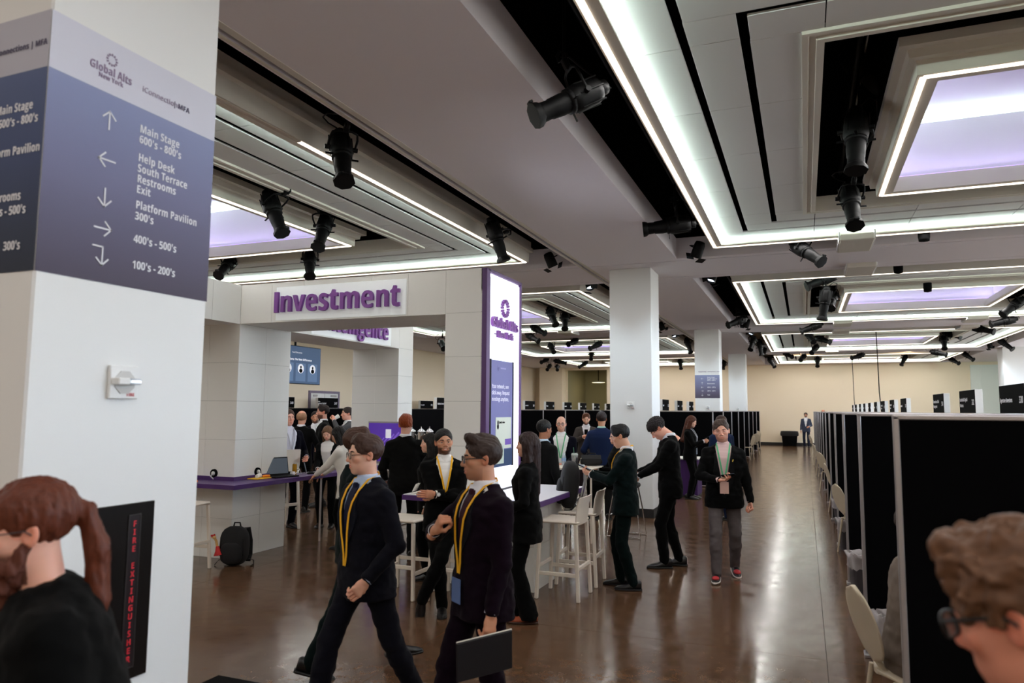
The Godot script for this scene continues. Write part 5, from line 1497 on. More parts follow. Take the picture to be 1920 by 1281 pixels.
# head frame: origin between the eyes and the ears at eye level, y up, z forward, metres for a head 0.235 high
func head_mesh(kind: String) -> ArrayMesh:
	if heads.has(kind): return heads[kind]
	var fem := kind == "woman"
	var f := Field.new(V(-0.105, -0.26, -0.125), V(0.105, 0.135, 0.135), 0.0034)
	f.ell(V(0, 0.034, -0.014), V(0.076, 0.083, 0.098), 0.01)
	f.ell(V(0, -0.02, 0.025), V(0.066, 0.08, 0.060), 0.03)
	var jw := 0.046 if fem else 0.054
	f.ell(V(0, -0.075, 0.028), V(jw, 0.040, 0.050), 0.03)
	f.ell(V(0, -0.100, 0.062), V(0.020 if fem else 0.025, 0.017, 0.018), 0.025)
	for s in [-1.0, 1.0]:
		f.ell(V(0.043 * s, -0.024, 0.056), V(0.020, 0.017, 0.022), 0.02)
		f.cap(V(0.016 * s, 0.019, 0.083), V(0.046 * s, 0.018, 0.068), 0.009, 0.008, 0.015)
		f.ell(V(0.031 * s, 0.001, 0.093), V(0.018, 0.011, 0.014), 0.012, Basis.IDENTITY, true)
		f.cap(V(0.017 * s, 0.006, 0.078), V(0.033 * s, 0.0095, 0.080), 0.0045, 0.0055, 0.006)
		f.cap(V(0.033 * s, 0.0095, 0.080), V(0.047 * s, 0.003, 0.070), 0.0055, 0.0045, 0.006)
		f.cap(V(0.018 * s, -0.008, 0.078), V(0.045 * s, -0.008, 0.069), 0.0045, 0.0045, 0.008)
	f.cap(V(0, 0.014, 0.082), V(0, -0.030, 0.104 if not fem else 0.100), 0.0075, 0.0125 if not fem else 0.0105, 0.012)
	for s in [-1.0, 1.0]:
		f.ell(V(0.0115 * s, -0.035, 0.092), V(0.0085, 0.008, 0.011), 0.008)
		f.ell(V(0.006 * s, -0.043, 0.099), V(0.0038, 0.004, 0.006), 0.004, Basis.IDENTITY, true)
	f.ell(V(0, -0.062, 0.066), V(0.034, 0.026, 0.024), 0.02)
	var lw := 0.023
	if kind == "smile": lw = 0.030
	for s in [-1.0, 1.0]:
		var cy := -0.066 + (0.006 if kind == "smile" else 0.0)
		f.cap(V(0.004 * s, -0.0605, 0.091), V(lw * s, cy, 0.078), 0.0052, 0.003, 0.006)
		f.cap(V(0, -0.0735 - (0.004 if kind == "smile" else 0.0), 0.088), V(lw * s, cy - 0.001, 0.078), 0.0065, 0.003, 0.006)
		if kind == "smile": f.ell(V(0.040 * s, -0.046, 0.064), V(0.013, 0.014, 0.014), 0.012)
	if kind == "smile": f.ell(V(0, -0.067, 0.092), V(0.021, 0.0055, 0.010), 0.003, Basis.IDENTITY, true)
	else: f.cap(V(-lw, -0.0672, 0.084), V(lw, -0.0672, 0.084), 0.0, 0.0, 0.001) if false else f.ell(V(0, -0.0668, 0.094), V(lw, 0.0016, 0.008), 0.003, Basis.IDENTITY, true)
	for s in [-1.0, 1.0]:
		var eb := Basis(V(0, 1, 0), -0.45 * s) * Basis(V(1, 0, 0), -0.2)
		f.ell(V(0.077 * s, -0.008, -0.014), V(0.008, 0.031, 0.019), 0.008, eb)
		f.ell(V(0.083 * s, -0.006, -0.008), V(0.006, 0.018, 0.010), 0.006, eb, true)
	var nr := 0.042 if fem else 0.052
	f.cap(V(0, -0.07, -0.022), V(0, -0.25, -0.036), nr, nr + 0.006, 0.03)
	var beard := kind == "beard" or kind == "smile"
	var stub := kind == "stubble"
	heads[kind] = f.mesh(func(p: Vector3, n: Vector3) -> Color:
		var c := Color(1, 1, 1)
		var d := Vector2(p.x / (lw - 0.001), (p.y + 0.067 + (0.002 if kind == "smile" else 0.0)) / 0.0105).length()
		if p.z > 0.074 and d < 1.0: c = Color(0.90, 0.68, 0.65) if not fem else Color(0.84, 0.50, 0.50)
		elif p.z > 0.0 and p.y < -0.028 and p.y > -0.135 and (beard or stub):
			var low := smoothstep(-0.040, -0.058, p.y + 0.25 * maxf(0.0, 0.045 - absf(p.x)) * (1.0 if p.y > -0.08 else 0.0))
			var lip := smoothstep(1.0, 1.5, d)
			c = Color(1, 1, 1).lerp(Color(0.12, 0.085, 0.075) if beard else Color(0.62, 0.55, 0.53), low * lip * (0.92 if beard else 0.6))
		elif absf(p.x) > 0.07 and p.y < 0.03 and p.y > -0.05: c = Color(1.0, 0.80, 0.76)
		elif p.z > 0.09 and p.y < -0.02: c = Color(1.0, 0.86, 0.82)
		elif p.z > 0.05 and absf(p.x) > 0.025 and p.y < -0.015 and p.y > -0.05: c = Color(1.0, 0.90, 0.87)
		return c)
	return heads[kind]

func hair_mesh(kind: String) -> ArrayMesh:
	if hairs.has(kind): return hairs[kind]
	var big := kind in ["long", "longer", "pony", "bob"]
	var f := Field.new(V(-0.14, -0.50 if big else -0.12, -0.19), V(0.14, 0.175, 0.145), 0.0046 if big else 0.0038)
	var nf := FastNoiseLite.new()
	nf.seed = 5; nf.frequency = 1.0; nf.fractal_octaves = 2
	match kind:
		"balding":
			f.ell(V(0, 0.022, -0.026), V(0.086, 0.082, 0.100), 0.01)
			f.ell(V(0, 0.12, 0.03), V(0.075, 0.078, 0.12), 0.012, Basis.IDENTITY, true)
			f.ell(V(0, 0.01, 0.09), V(0.10, 0.10, 0.095), 0.01, Basis.IDENTITY, true)
		"crop":
			f.ell(V(0, 0.040, -0.016), V(0.0845, 0.092, 0.107), 0.01)
			f.ell(V(0, -0.012, 0.108), V(0.070, 0.082, 0.074), 0.014, Basis.IDENTITY, true)
		"quiff":
			f.ell(V(0, 0.038, -0.018), V(0.0845, 0.090, 0.108), 0.01)
			f.cap(V(-0.040, 0.112, 0.045), V(0.040, 0.112, 0.045), 0.026, 0.026, 0.03)
			f.cap(V(-0.032, 0.122, 0.072), V(0.032, 0.120, 0.070), 0.018, 0.018, 0.03)
			f.cap(V(0, 0.110, -0.01), V(0, 0.09, -0.06), 0.034, 0.034, 0.03)
			f.ell(V(0, -0.016, 0.110), V(0.070, 0.080, 0.074), 0.012, Basis.IDENTITY, true)
		"wavy":
			f.ell(V(0, 0.046, -0.018), V(0.092, 0.094, 0.115), 0.01)
			f.cap(V(-0.045, 0.105, 0.06), V(0.045, 0.105, 0.06), 0.024, 0.024, 0.03)
			f.ell(V(0, -0.024, 0.122), V(0.074, 0.078, 0.078), 0.012, Basis.IDENTITY, true)
		"curly":
			f.ell(V(0, 0.046, -0.016), V(0.090, 0.094, 0.112), 0.01)
			f.ell(V(0, -0.022, 0.115), V(0.074, 0.078, 0.075), 0.012, Basis.IDENTITY, true)
		"side":
			f.ell(V(0, 0.040, -0.016), V(0.085, 0.092, 0.107), 0.01)
			f.cap(V(-0.035, 0.100, 0.04), V(0.035, 0.106, 0.035), 0.024, 0.026, 0.04)
			f.ell(V(0.010, -0.010, 0.112), V(0.066, 0.086, 0.074), 0.012, Basis(V(0, 0, 1), -0.12), true)
		_:
			f.ell(V(0, 0.042, -0.018), V(0.088, 0.094, 0.108), 0.01)
			if kind == "pony":
				f.ell(V(0, -0.016, 0.112), V(0.085, 0.096, 0.078), 0.012, Basis.IDENTITY, true)
				f.ell(V(0, -0.105, -0.01), V(0.12, 0.075, 0.105), 0.012, Basis.IDENTITY, true)
				for s in [-1.0, 1.0]: f.ell(V(0.092 * s, -0.016, -0.010), V(0.022, 0.034, 0.022), 0.006, Basis.IDENTITY, true)
				f.ell(V(0, 0.03, -0.128), V(0.018, 0.020, 0.016), 0.012)
				f.cap(V(0, 0.03, -0.138), V(0, -0.08, -0.158), 0.021, 0.030, 0.02)
				f.cap(V(0, -0.08, -0.158), V(0.0, -0.22, -0.150), 0.030, 0.030, 0.02)
				f.cap(V(0, -0.22, -0.150), V(0.0, -0.40, -0.125), 0.028, 0.008, 0.02)
			else:
				var ln := -0.46 if kind == "longer" else (-0.10 if kind == "bob" else -0.30)
				f.cap(V(0, 0.0, -0.080), V(0, ln, -0.09), 0.064, 0.050, 0.03)
				for s in [-1.0, 1.0]:
					f.cap(V(0.068 * s, 0.0, -0.03), V(0.075 * s, ln * 0.95, -0.05), 0.036, 0.028, 0.03)
					f.cap(V(0.071 * s, 0.03, 0.012), V(0.082 * s, ln * 0.7, 0.005), 0.026, 0.016, 0.02)
				f.ell(V(0, -0.02, 0.108), V(0.064, 0.086, 0.076), 0.012, Basis.IDENTITY, true)
				f.ell(V(0, -0.16, 0.066), V(0.075, 0.16, 0.072), 0.012, Basis.IDENTITY, true)
	if not big:
		f.ell(V(0, -0.120, 0.03), V(0.12, 0.085, 0.085), 0.012, Basis.IDENTITY, true)   # below the sideburns
		f.ell(V(0, -0.175, -0.06), V(0.12, 0.105, 0.12), 0.01, Basis.IDENTITY, true)
		for s in [-1.0, 1.0]: f.ell(V(0.092 * s, -0.014, -0.010), V(0.022, 0.034, 0.023), 0.006, Basis.IDENTITY, true)
	if kind == "curly": f.rumple(nf, 0.012, Vector3(55, 55, 55), 0.03)
	elif kind == "wavy": f.rumple(nf, 0.014, Vector3(34, 24, 22), 0.03)
	elif kind in ["side", "quiff"]: f.rumple(nf, 0.005, Vector3(62, 18, 14), 0.02)   # locks combed back
	elif big: f.rumple(nf, 0.006, Vector3(60, 9, 44), 0.02)   # long strands
	else: f.rumple(nf, 0.003, Vector3(60, 40, 40), 0.02)
	f.rumple(nf, 0.0016, Vector3(230, 50, 60), 0.02)
	hairs[kind] = f.mesh(func(p: Vector3, n: Vector3) -> Color:
		var v: float = 0.86 + 0.3 * nf.get_noise_3d(p.x * 260, p.y * 30, p.z * 40)
		return Color(v, v, v))
	return hairs[kind]

# hand frame: origin at the wrist, fingers along -y, palm looking +z, thumb on the +x side (side = 1) or -x side (-1)
func hand_mesh(kind: String, side: float) -> ArrayMesh:
	var key := kind + str(side)
	if hands.has(key): return hands[key]
	var f := Field.new(V(-0.085, -0.215, -0.045), V(0.085, 0.05, 0.105), 0.0031)
	f.cap(V(0, 0.045, 0), V(0, -0.005, 0), 0.026, 0.026, 0.012)
	f.ell(V(0.0, -0.05, 0.0), V(0.040, 0.050, 0.015), 0.012)
	f.cap(V(0.028 * side, -0.085, 0.0), V(-0.030 * side, -0.080, 0.0), 0.0125, 0.0115, 0.012)
	f.ell(V(0.024 * side, -0.035, 0.010), V(0.019, 0.032, 0.014), 0.012)
	var curl: Array
	match kind:
		"grip": curl = [1.0, 1.35, 0.8]
		"hold": curl = [0.55, 0.85, 0.5]
		"point": curl = [0.25, 0.4, 0.25]
		_: curl = [0.22, 0.36, 0.22]
	var xs := [0.029, 0.010, -0.010, -0.028]
	var ls := [[0.043, 0.026, 0.021], [0.047, 0.030, 0.022], [0.044, 0.027, 0.021], [0.034, 0.021, 0.018]]
	for i in 4:
		var p := V(xs[i] * side, -0.088 + (0.006 if i == 3 else 0.0), 0.0)
		var a := 0.0
		var spread: float = xs[i] * side * (1.2 if kind != "grip" else 0.2)
		for j in 3:
			a += curl[j] * (1.0 + 0.08 * i)
			var q: Vector3 = p + V(spread * 0.25, -cos(a), sin(a)).normalized() * ls[i][j]
			f.cap(p, q, 0.0092 - 0.0008 * j, 0.0086 - 0.0009 * j, 0.004)
			p = q
	var th := [V(0.030 * side, -0.030, 0.008), V(0.052 * side, -0.058, 0.024), V(0.058 * side, -0.088, 0.034), V(0.054 * side, -0.110, 0.040)]
	if kind == "grip": th = [V(0.028 * side, -0.030, 0.010), V(0.042 * side, -0.055, 0.034), V(0.030 * side, -0.080, 0.050), V(0.010 * side, -0.092, 0.056)]
	elif kind == "hold": th = [V(0.030 * side, -0.030, 0.010), V(0.050 * side, -0.056, 0.036), V(0.048 * side, -0.085, 0.052), V(0.038 * side, -0.106, 0.056)]
	for j in 3: f.cap(th[j], th[j + 1], 0.0115 - 0.001 * j, 0.0105 - 0.001 * j, 0.007)
	hands[key] = f.mesh(func(p: Vector3, n: Vector3) -> Color:
		return Color(1, 0.86, 0.82) if p.y < -0.09 else Color(1, 0.93, 0.9))
	return hands[key]

func two_bone(a: Vector3, t: Vector3, l1: float, l2: float, pole: Vector3) -> Array:   # [middle joint, end]
	var d := t - a
	var l := clampf(d.length(), absf(l1 - l2) + 0.02, l1 + l2 - 0.004)
	d = d.normalized()
	var e := a + d * l
	var x := (l1 * l1 - l2 * l2 + l * l) / (2 * l)
	var hh := sqrt(maxf(l1 * l1 - x * x, 0.0))
	var pp := (pole - d * pole.dot(d)).normalized()
	return [a + d * x + pp * hh, e]

const MALE := [[0.78, 0.200, 0.140, 0.0], [0.92, 0.192, 0.138, 0.0], [1.06, 0.176, 0.124, 0.005], [1.20, 0.190, 0.130, 0.008], [1.32, 0.198, 0.128, 0.004], [1.39, 0.180, 0.112, -0.004], [1.435, 0.130, 0.090, -0.012], [1.475, 0.085, 0.068, -0.016], [1.49, 0.066, 0.060, -0.016]]
const FEMALE := [[0.80, 0.188, 0.135, 0.0], [0.93, 0.186, 0.138, 0.0], [1.07, 0.146, 0.108, 0.005], [1.20, 0.162, 0.125, 0.014], [1.28, 0.170, 0.132, 0.018], [1.36, 0.165, 0.108, 0.0], [1.42, 0.125, 0.082, -0.010], [1.455, 0.078, 0.062, -0.015], [1.475, 0.056, 0.055, -0.016]]

func surf(rows: Array, x: float, y: float, off: float) -> Vector3:   # point on the front of the torso
	var j := 0
	while j < rows.size() - 2 and y > rows[j + 1][0]: j += 1
	var f := clampf((y - rows[j][0]) / (rows[j + 1][0] - rows[j][0]), 0.0, 1.0)
	var w := lerpf(rows[j][1], rows[j + 1][1], f) + off
	var d := lerpf(rows[j][2], rows[j + 1][2], f) + off
	var z := lerpf(rows[j][3], rows[j + 1][3], f)
	return V(x, y, z + d * pow(maxf(1.0 - pow(absf(x) / w, 2.4), 0.0), 1.0 / 2.4))

func skin_mat(c: Color) -> StandardMaterial3D:
	var key := "skin" + c.to_html()
	if not M.has(key):
		var m := mat(c, 0.5, 0.0, 0.45)
		m.vertex_color_use_as_albedo = true
		m.subsurf_scatter_enabled = true; m.subsurf_scatter_strength = 0.12
		M[key] = m
	return M[key]
func hair_mat(c: Color) -> StandardMaterial3D:
	var key := "hair" + c.to_html()
	if not M.has(key):
		var m := mat(c, 0.55, 0.0, 0.4)
		m.vertex_color_use_as_albedo = true
		M[key] = m
	return M[key]
func cloth(c: Color, rough := 0.92) -> StandardMaterial3D:
	var key := "cloth" + c.to_html() + str(rough)
	if not M.has(key):
		var m := mat(c, rough, 0.0, 0.25)
		m.rim_enabled = true; m.rim = 0.05; m.rim_tint = 0.8
		M[key] = m
	return M[key]

func shoe(at: Vector3, dir: Vector3, up: Vector3, heel: float, sole_white := false) -> Sh:
	var s := sh()
	var z := dir.normalized()
	var x := up.cross(z).normalized()
	var y := z.cross(x)
	var t := Transform3D(Basis(x, y, z), at)
	var rs := []
	for p in [[-0.085, 0.028, 0.040, 0.045], [-0.07, 0.036, 0.050, 0.05], [-0.03, 0.039, 0.055, 0.052], [0.03, 0.041, 0.044, 0.042], [0.08, 0.047, 0.032, 0.031], [0.13, 0.045, 0.026, 0.025], [0.17, 0.034, 0.021, 0.020], [0.195, 0.014, 0.014, 0.014]]:
		var r := PackedVector3Array()
		for k in 12:
			var an := TAU * k / 12
			var yy: float = p[3] + sin(an) * p[2]
			r.append(t * V(cos(an) * p[1], maxf(yy, 0.006) + heel * clampf(1.0 - (p[0] + 0.085) / 0.16, 0.0, 1.0), p[0]))
		rs.append(r)
	s.rings(rs)
	return s
func sole(at: Vector3, dir: Vector3, up: Vector3) -> Sh:
	var z := dir.normalized()
	var x := up.cross(z).normalized()
	var t := Transform3D(Basis(x, z.cross(x), z), at)
	var rs := []
	for p in [[-0.092, 0.026], [-0.075, 0.038], [-0.03, 0.041], [0.03, 0.042], [0.08, 0.049], [0.13, 0.047], [0.175, 0.036], [0.202, 0.014]]:
		rs.append(PackedVector3Array([t * V(-p[1], 0, p[0]), t * V(p[1], 0, p[0]), t * V(p[1], 0.018, p[0]), t * V(-p[1], 0.018, p[0])]))
	return sh().rings(rs)

# d: label, at (x, z), yaw, h, and options; the figure is built 1.75 m tall facing +z, then scaled
func person(d: Dictionary) -> Node3D:
	var fem: bool = d.get("fem", false)
	var rows: Array = FEMALE if fem else MALE
	var wide: float = d.get("wide", 1.0)
	if wide != 1.0:
		var r2 := []
		for r in rows: r2.append([r[0], r[1] * wide, r[2] * wide, r[3]])
		rows = r2
	var sc: float = (d.get("h", 1.72) - 0.025) / 1.75
	var t := thing("person", d.label, "person", V(d.at[0], 0, d.at[1]), d.get("yaw", 0.0))
	t.scale = Vector3.ONE * sc
	var cell: float = d.get("cell", 0.013)
	var pel: Vector3 = d.get("pel", V(0, 0.93, 0))
	var spine := Transform3D(Basis.from_euler(Vector3(d.get("lean", 0.0), d.get("twist", 0.0), d.get("tilt", 0.0))), pel) * Transform3D(Basis.IDENTITY, V(0, -0.93, 0))
	var hx := 0.092
	var sx := 0.155 if fem else 0.174
	var shy := 1.355 if fem else 1.378
	# legs
	var fl: Vector3 = d.get("fl", V(0.10, 0.075, 0.0))
	var fr: Vector3 = d.get("fr", V(-0.10, 0.075, 0.0))
	var hipb := Basis(V(0, 1, 0), d.get("hip", 0.0))
	var hl := pel + hipb * V(hx, -0.02, 0); var hr := pel + hipb * V(-hx, -0.02, 0)
	var kl := two_bone(hl, fl, 0.425, 0.43, d.get("kpl", V(0.12, 0, 1)))
	var kr := two_bone(hr, fr, 0.425, 0.43, d.get("kpr", V(-0.12, 0, 1)))
	# arms
	var sl := spine * V(sx, shy, -0.01); var sr := spine * V(-sx, shy, -0.01)
	var wl: Vector3 = d.get("wl", V(0.26, 0.80, 0.06))
	var wr: Vector3 = d.get("wr", V(-0.26, 0.80, 0.06))
	var ua := 0.265 if fem else 0.285
	var fa := 0.235 if fem else 0.255
	var al := two_bone(sl, wl, ua, fa, d.get("epl", V(0.5, -0.2, -1)))
	var ar := two_bone(sr, wr, ua, fa, d.get("epr", V(-0.5, -0.2, -1)))
	# clothed body: one continuous surface
	var pts := [kl[0], kl[1], kr[0], kr[1], al[0], al[1], ar[0], ar[1], hl, hr, sl, sr, spine * V(0, 1.5, 0), pel]
	var lo := Vector3.ONE * 9; var hi := -Vector3.ONE * 9
	for p in pts:
		lo = Vector3(minf(lo.x, p.x), minf(lo.y, p.y), minf(lo.z, p.z)); hi = Vector3(maxf(hi.x, p.x), maxf(hi.y, p.y), maxf(hi.z, p.z))
	var cut: float = d.get("from_y", 0.03)
	lo -= Vector3(0.19, 0.09, 0.18); hi += Vector3(0.19, 0.06, 0.19)
	lo.y = maxf(lo.y, cut)
	var f := Field.new(lo, hi, cell)
	var lr: float = d.get("leg_r", 1.0)
	var arms: float = d.get("arm_r", 0.92 if fem else 1.0)
	var hem: float = d.get("hem", 0.78)
	var seated: bool = d.get("seated", false)
	# trousers
	f.prof(Transform3D(hipb, pel) * Transform3D(Basis.IDENTITY, V(0, -0.93, 0)), [[0.83, 0.155 * wide, 0.11 * wide, 0.0], [0.90, 0.168 * wide, 0.125 * wide, 0.0], [1.0, 0.158 * wide, 0.115 * wide, 0.0], [1.08, 0.15 * wide, 0.11 * wide, 0.0]], 0.03)
	for q in [[hl, kl, fl], [hr, kr, fr]]:
		var kn: Vector3 = q[1][0]; var an: Vector3 = q[1][1]
		f.cap(q[0], kn, 0.092 * lr, 0.066 * lr, 0.02)
		f.cap(kn, kn.lerp(an, 0.35), 0.066 * lr, (0.066 if d.get("flare", 0.0) == 0.0 else 0.066) * lr, 0.02)
		f.cap(kn.lerp(an, 0.35), an, 0.066 * lr, (0.054 + d.get("flare", 0.0)) * lr, 0.02)
	# jacket: hem to collar, sleeves
	var jr := []
	for r in rows:
		if r[0] >= hem: jr.append(r)
	if jr.size() < rows.size() and jr[0][0] > hem + 0.01:
		var b: Array = jr[0]
		jr.push_front([hem, b[1] * 1.02, b[2] * 1.03, b[3]])
	if hem < 0.77: jr.push_front([hem, rows[0][1] * 1.04, rows[0][2] * 1.05, 0.0])
	if seated: jr = jr.slice(1)
	f.prof(spine, jr, 0.012)
	for q in [[sl, al, 1.0], [sr, ar, -1.0]]:
		var el: Vector3 = q[1][0]; var wrs: Vector3 = q[1][1]
		f.cap(spine * V(0.06 * q[2], shy + 0.048, -0.014), q[0], 0.042, 0.058 * arms, 0.03)
		f.cap(q[0], el, 0.063 * arms, 0.053 * arms, 0.03)
		var endf: float = 0.93 if not d.get("short_sleeve", false) else 0.02
		f.cap(el, el.lerp(wrs, endf), 0.054 * arms, 0.041 * arms, 0.015)
	var open: float = d.get("vee", 0.0)   # lowest point of the jacket opening, 0 for a closed top
	if open > 0.0: f.vee(spine, open, 1.52, d.get("vee_w", 0.085), 0.02)
	cloth_noise.seed = 3; cloth_noise.frequency = 1.0; cloth_noise.fractal_octaves = 2
	if cell < 0.014: f.rumple(cloth_noise, 0.009, Vector3(9, 13, 9), 0.03)
	var cj: Color = d.get("jacket", hexc(22, 24, 32)).srgb_to_linear()
	var ct: Color = d.get("trousers", d.get("jacket", hexc(22, 24, 32))).srgb_to_linear()
	var si := spine.affine_inverse()
	var arml := [sl, al[0], al[1]]; var armr := [sr, ar[0], ar[1]]
	var body := f.mesh(func(p: Vector3, n: Vector3) -> Color:
		var q := si * p
		if q.y > hem - 0.004 and not (seated and q.y < 0.98 and q.z > 0.12): return cj
		for a in [arml, armr]:
			if Geometry3D.get_closest_point_to_segment(p, a[1], a[2]).distance_to(p) < 0.075 and p.distance_to(pel) > 0.2 and p.y > 0.6: return cj
		return ct)
	var bm := StandardMaterial3D.new()
	bm.albedo_color = Color.WHITE; bm.vertex_color_use_as_albedo = true; bm.roughness = 0.92; bm.metallic_specular = 0.25
	bm.rim_enabled = true; bm.rim = 0.04; bm.rim_tint = 0.8
	var bo := obj("body", body, bm, t)
	var skin := skin_mat(d.get("skin", hexc(214, 164, 138)))
	# shirt under the jacket
	var shirt_c: Color = d.get("shirt", hexc(226, 228, 232))
	var sm := cloth(shirt_c, 0.85)
	if open > 0.0:
		var srows := []
		for r in rows:
			if r[0] > 0.90: srows.append([r[0], r[1] - 0.011, r[2] - 0.010, r[3]])
		var f2 := Field.new(V(-0.21, 0.93, -0.15), V(0.21, 1.55, 0.17), maxf(cell, 0.012))
		f2.prof(Transform3D.IDENTITY, srows, 0.01)
		if d.get("collar", true):
			f2.prof(Transform3D(Basis(V(1, 0, 0), 0.18), V(0, 0, 0.262)) if false else Transform3D.IDENTITY, [[1.45, 0.086, 0.076, -0.012], [1.49, 0.070, 0.068, -0.016], [1.515, 0.066, 0.064, -0.018]], 0.012)
		var so := obj("shirt", f2.mesh(), sm, t)
		so.transform = spine
		if d.get("collar", true):
			var cs := sh()
			for s in [-1.0, 1.0]:
				cs.prism(PackedVector2Array([Vector2(0, 0), Vector2(0.05, 0.012), Vector2(0.062, 0.05), Vector2(0.01, 0.06)]) if s > 0 else PackedVector2Array([Vector2(-0.01, 0.06), Vector2(-0.062, 0.05), Vector2(-0.05, 0.012), Vector2(0, 0)]), Transform3D(Basis(V(1, 0, 0), -0.5), V(0.006 * s, 1.438, 0.066)), 0.006)
			var co := obj("shirt_collar", cs, sm, t)
			co.transform = spine
	if d.has("tie"):
		var ts := []
		for y in [1.462, 1.44, 1.40, 1.34, 1.28, 1.20, 1.12]: ts.append(surf(rows, 0.0, y, -0.004 if y < 1.45 else 0.008))
		var tm := cloth(d.tie, 0.7)
		var ss := sh().strip(ts, V(1, 0, 0), 0.06, 0.008).bx(surf(rows, 0, 1.452, 0.004), V(0.036, 0.034, 0.02), 0.006)
		var to := obj("necktie", ss, tm, t)
		to.transform = spine
	if open > 0.0 and d.get("lapels", false):
		for s in [-1.0, 1.0]:
			var lp := sh()
			var edge := []; var outer := []
			for k in 7:
				var fq := k / 6.0
				var y := lerpf(1.475, open, fq)
				var hw: float = d.get("vee_w", 0.085) * (y - open) / (1.52 - open)
				edge.append(surf(rows, s * (hw - 0.004), y, 0.010))
				outer.append(surf(rows, s * (hw + 0.008 + 0.062 * sin(PI * minf(1.0, (1.0 - fq) * 1.15)) * (1.0 if k != 2 else 0.75)), y - 0.01, 0.013))
			for k in 6:
				if s > 0: lp.quad(edge[k], outer[k], outer[k + 1], edge[k + 1])
				else: lp.quad(outer[k], edge[k], edge[k + 1], outer[k + 1])
				lp.quad(edge[k], edge[k + 1], edge[k + 1] - V(0, 0, 0.012), edge[k] - V(0, 0, 0.012))
				lp.quad(outer[k + 1], outer[k], outer[k] - V(0, 0, 0.012), outer[k + 1] - V(0, 0, 0.012))
			var lo2 := obj("lapel", lp, cloth(d.get("jacket", hexc(22, 24, 32)), 0.8), t)
			lo2.transform = spine
	if d.has("lanyard"):
		var ll: float = d.get("lan_y", 1.0)
		var off := 0.014
		var ls2 := sh()
		for s in [-1.0, 1.0]:
			var lp := [V(0.05 * s, 1.512, -0.06)]
			for k in 9:
				var fq := k / 8.0
				var y := lerpf(1.487, ll, fq)
				var x: float = s * lerpf(0.074, 0.006, fq)
				var sp := surf(rows, x, y, off)
				lp.append(sp)
			ls2.strip(lp, V(1, 0, 0), 0.017, 0.003)
		ls2.strip([V(-0.05, 1.512, -0.06), V(0, 1.515, -0.085), V(0.05, 1.512, -0.06)], V(0, 1, 0), 0.017, 0.003)
		var lo3 := obj("lanyard", ls2, cloth(d.lanyard, 0.6), t)
		lo3.transform = spine
		if d.get("badge", true):
			var bp := surf(rows, 0.0, ll - 0.09, off + 0.006)
			var bo2 := obj("badge", sh().bx(bp, V(0.095, 0.13, 0.004), 0.001), mat(d.get("badge_c", hexc(170, 190, 220)), 0.3), t)
			bo2.transform = spine
	# hands and cuffs
	for q in [["l", al, 1.0], ["r", ar, -1.0]]:
		var kind: String = d.get("hand_" + q[0], "relaxed")
		if kind == "none": continue
		var el: Vector3 = q[1][0]; var wrs: Vector3 = q[1][1]
		var fd: Vector3 = d.get("fdir_" + q[0], (wrs - el).normalized())
		fd = fd.normalized()
		var pn: Vector3 = d.get("palm_" + q[0], V(-q[2], 0, 0.2))
		pn = (pn - fd * pn.dot(fd)).normalized()
		var by := -fd
		var bx2 := by.cross(pn)
		var ho := obj("hand", hand_mesh(kind, -q[2] if not d.get("flip_" + q[0], false) else q[2]), skin, t)
		ho.transform = Transform3D(Basis(bx2, by, pn).scaled_local(Vector3.ONE * (0.9 if fem else 1.0)), wrs)
		if d.get("cuffs", true) and not d.get("short_sleeve", false):
			var cd := (wrs - el).normalized()
			obj("shirt_cuff", sh().lathe(el.lerp(wrs, 0.90), cd, [Vector2(0, 0.036), Vector2(0.028, 0.037), Vector2(0.03, 0.034), Vector2(0.02, 0.030)], 14, false), sm, t)
		if d.get("short_sleeve", false):
			var ff := Field.new(Vector3(minf(el.x, wrs.x), minf(el.y, wrs.y), minf(el.z, wrs.z)) - Vector3.ONE * 0.07, Vector3(maxf(el.x, wrs.x), maxf(el.y, wrs.y), maxf(el.z, wrs.z)) + Vector3.ONE * 0.07, 0.008)
			ff.cap(el, wrs, 0.043, 0.029, 0.02)
			obj("forearm", ff.mesh(func(p: Vector3, n: Vector3) -> Color: return Color(1, 1, 1)), skin, t)
	# shoes
	if cut < 0.2:
		var scol: Color = d.get("shoe", hexc(14, 13, 14))
		for q in [["l", fl, kl], ["r", fr, kr]]:
			var fdir: Vector3 = d.get("toe_" + q[0], V(0.12 if q[0] == "l" else -0.12, 0, 1))
			var up: Vector3 = d.get("sup_" + q[0], V(0, 1, 0))
			var an: Vector3 = q[2][1]
			var nm := fdir.normalized()
			var at2: Vector3 = an - up.normalized() * 0.075
			var so2 := obj("shoe", shoe(at2, nm, up, 0.012), mat(scol, 0.3, 0.0, 0.5), t)
			obj("sole", sole(at2, nm, up), mat(d.get("sole", hexc(10, 10, 10)), 0.6), so2)
			if d.has("sneaker"):
				obj("toe_panel", sh().ell(at2 + nm * 0.12 + up * 0.045, V(0.042, 0.024, 0.055), 12, Basis(up.cross(nm).normalized(), up, nm)), mat(d.sneaker, 0.5), so2)
				obj("ankle_collar", sh().cyl(at2 + up * 0.05 - nm * 0.03, at2 + up * 0.14 - nm * 0.035, 0.05, 0.048, 12), mat(scol, 0.5), so2)
	# head
	var hp: Vector3 = d.get("head", Vector3.ZERO)   # pitch, yaw, roll
	var nb := spine * (V(0, 1.475 if not fem else 1.455, -0.016))
	var hb := Basis.from_euler(Vector3(hp.x, hp.y + spine.basis.get_euler().y, hp.z) )
	var hs: float = d.get("hs", 0.94 if fem else 1.0)
	var hc := nb + hb * V(0, 0.157 * (hs if not fem else 1.0), 0.026)
	var ht := Transform3D(hb.scaled_local(V(d.get("face_w", 1.0), 1, 1) * hs), hc)
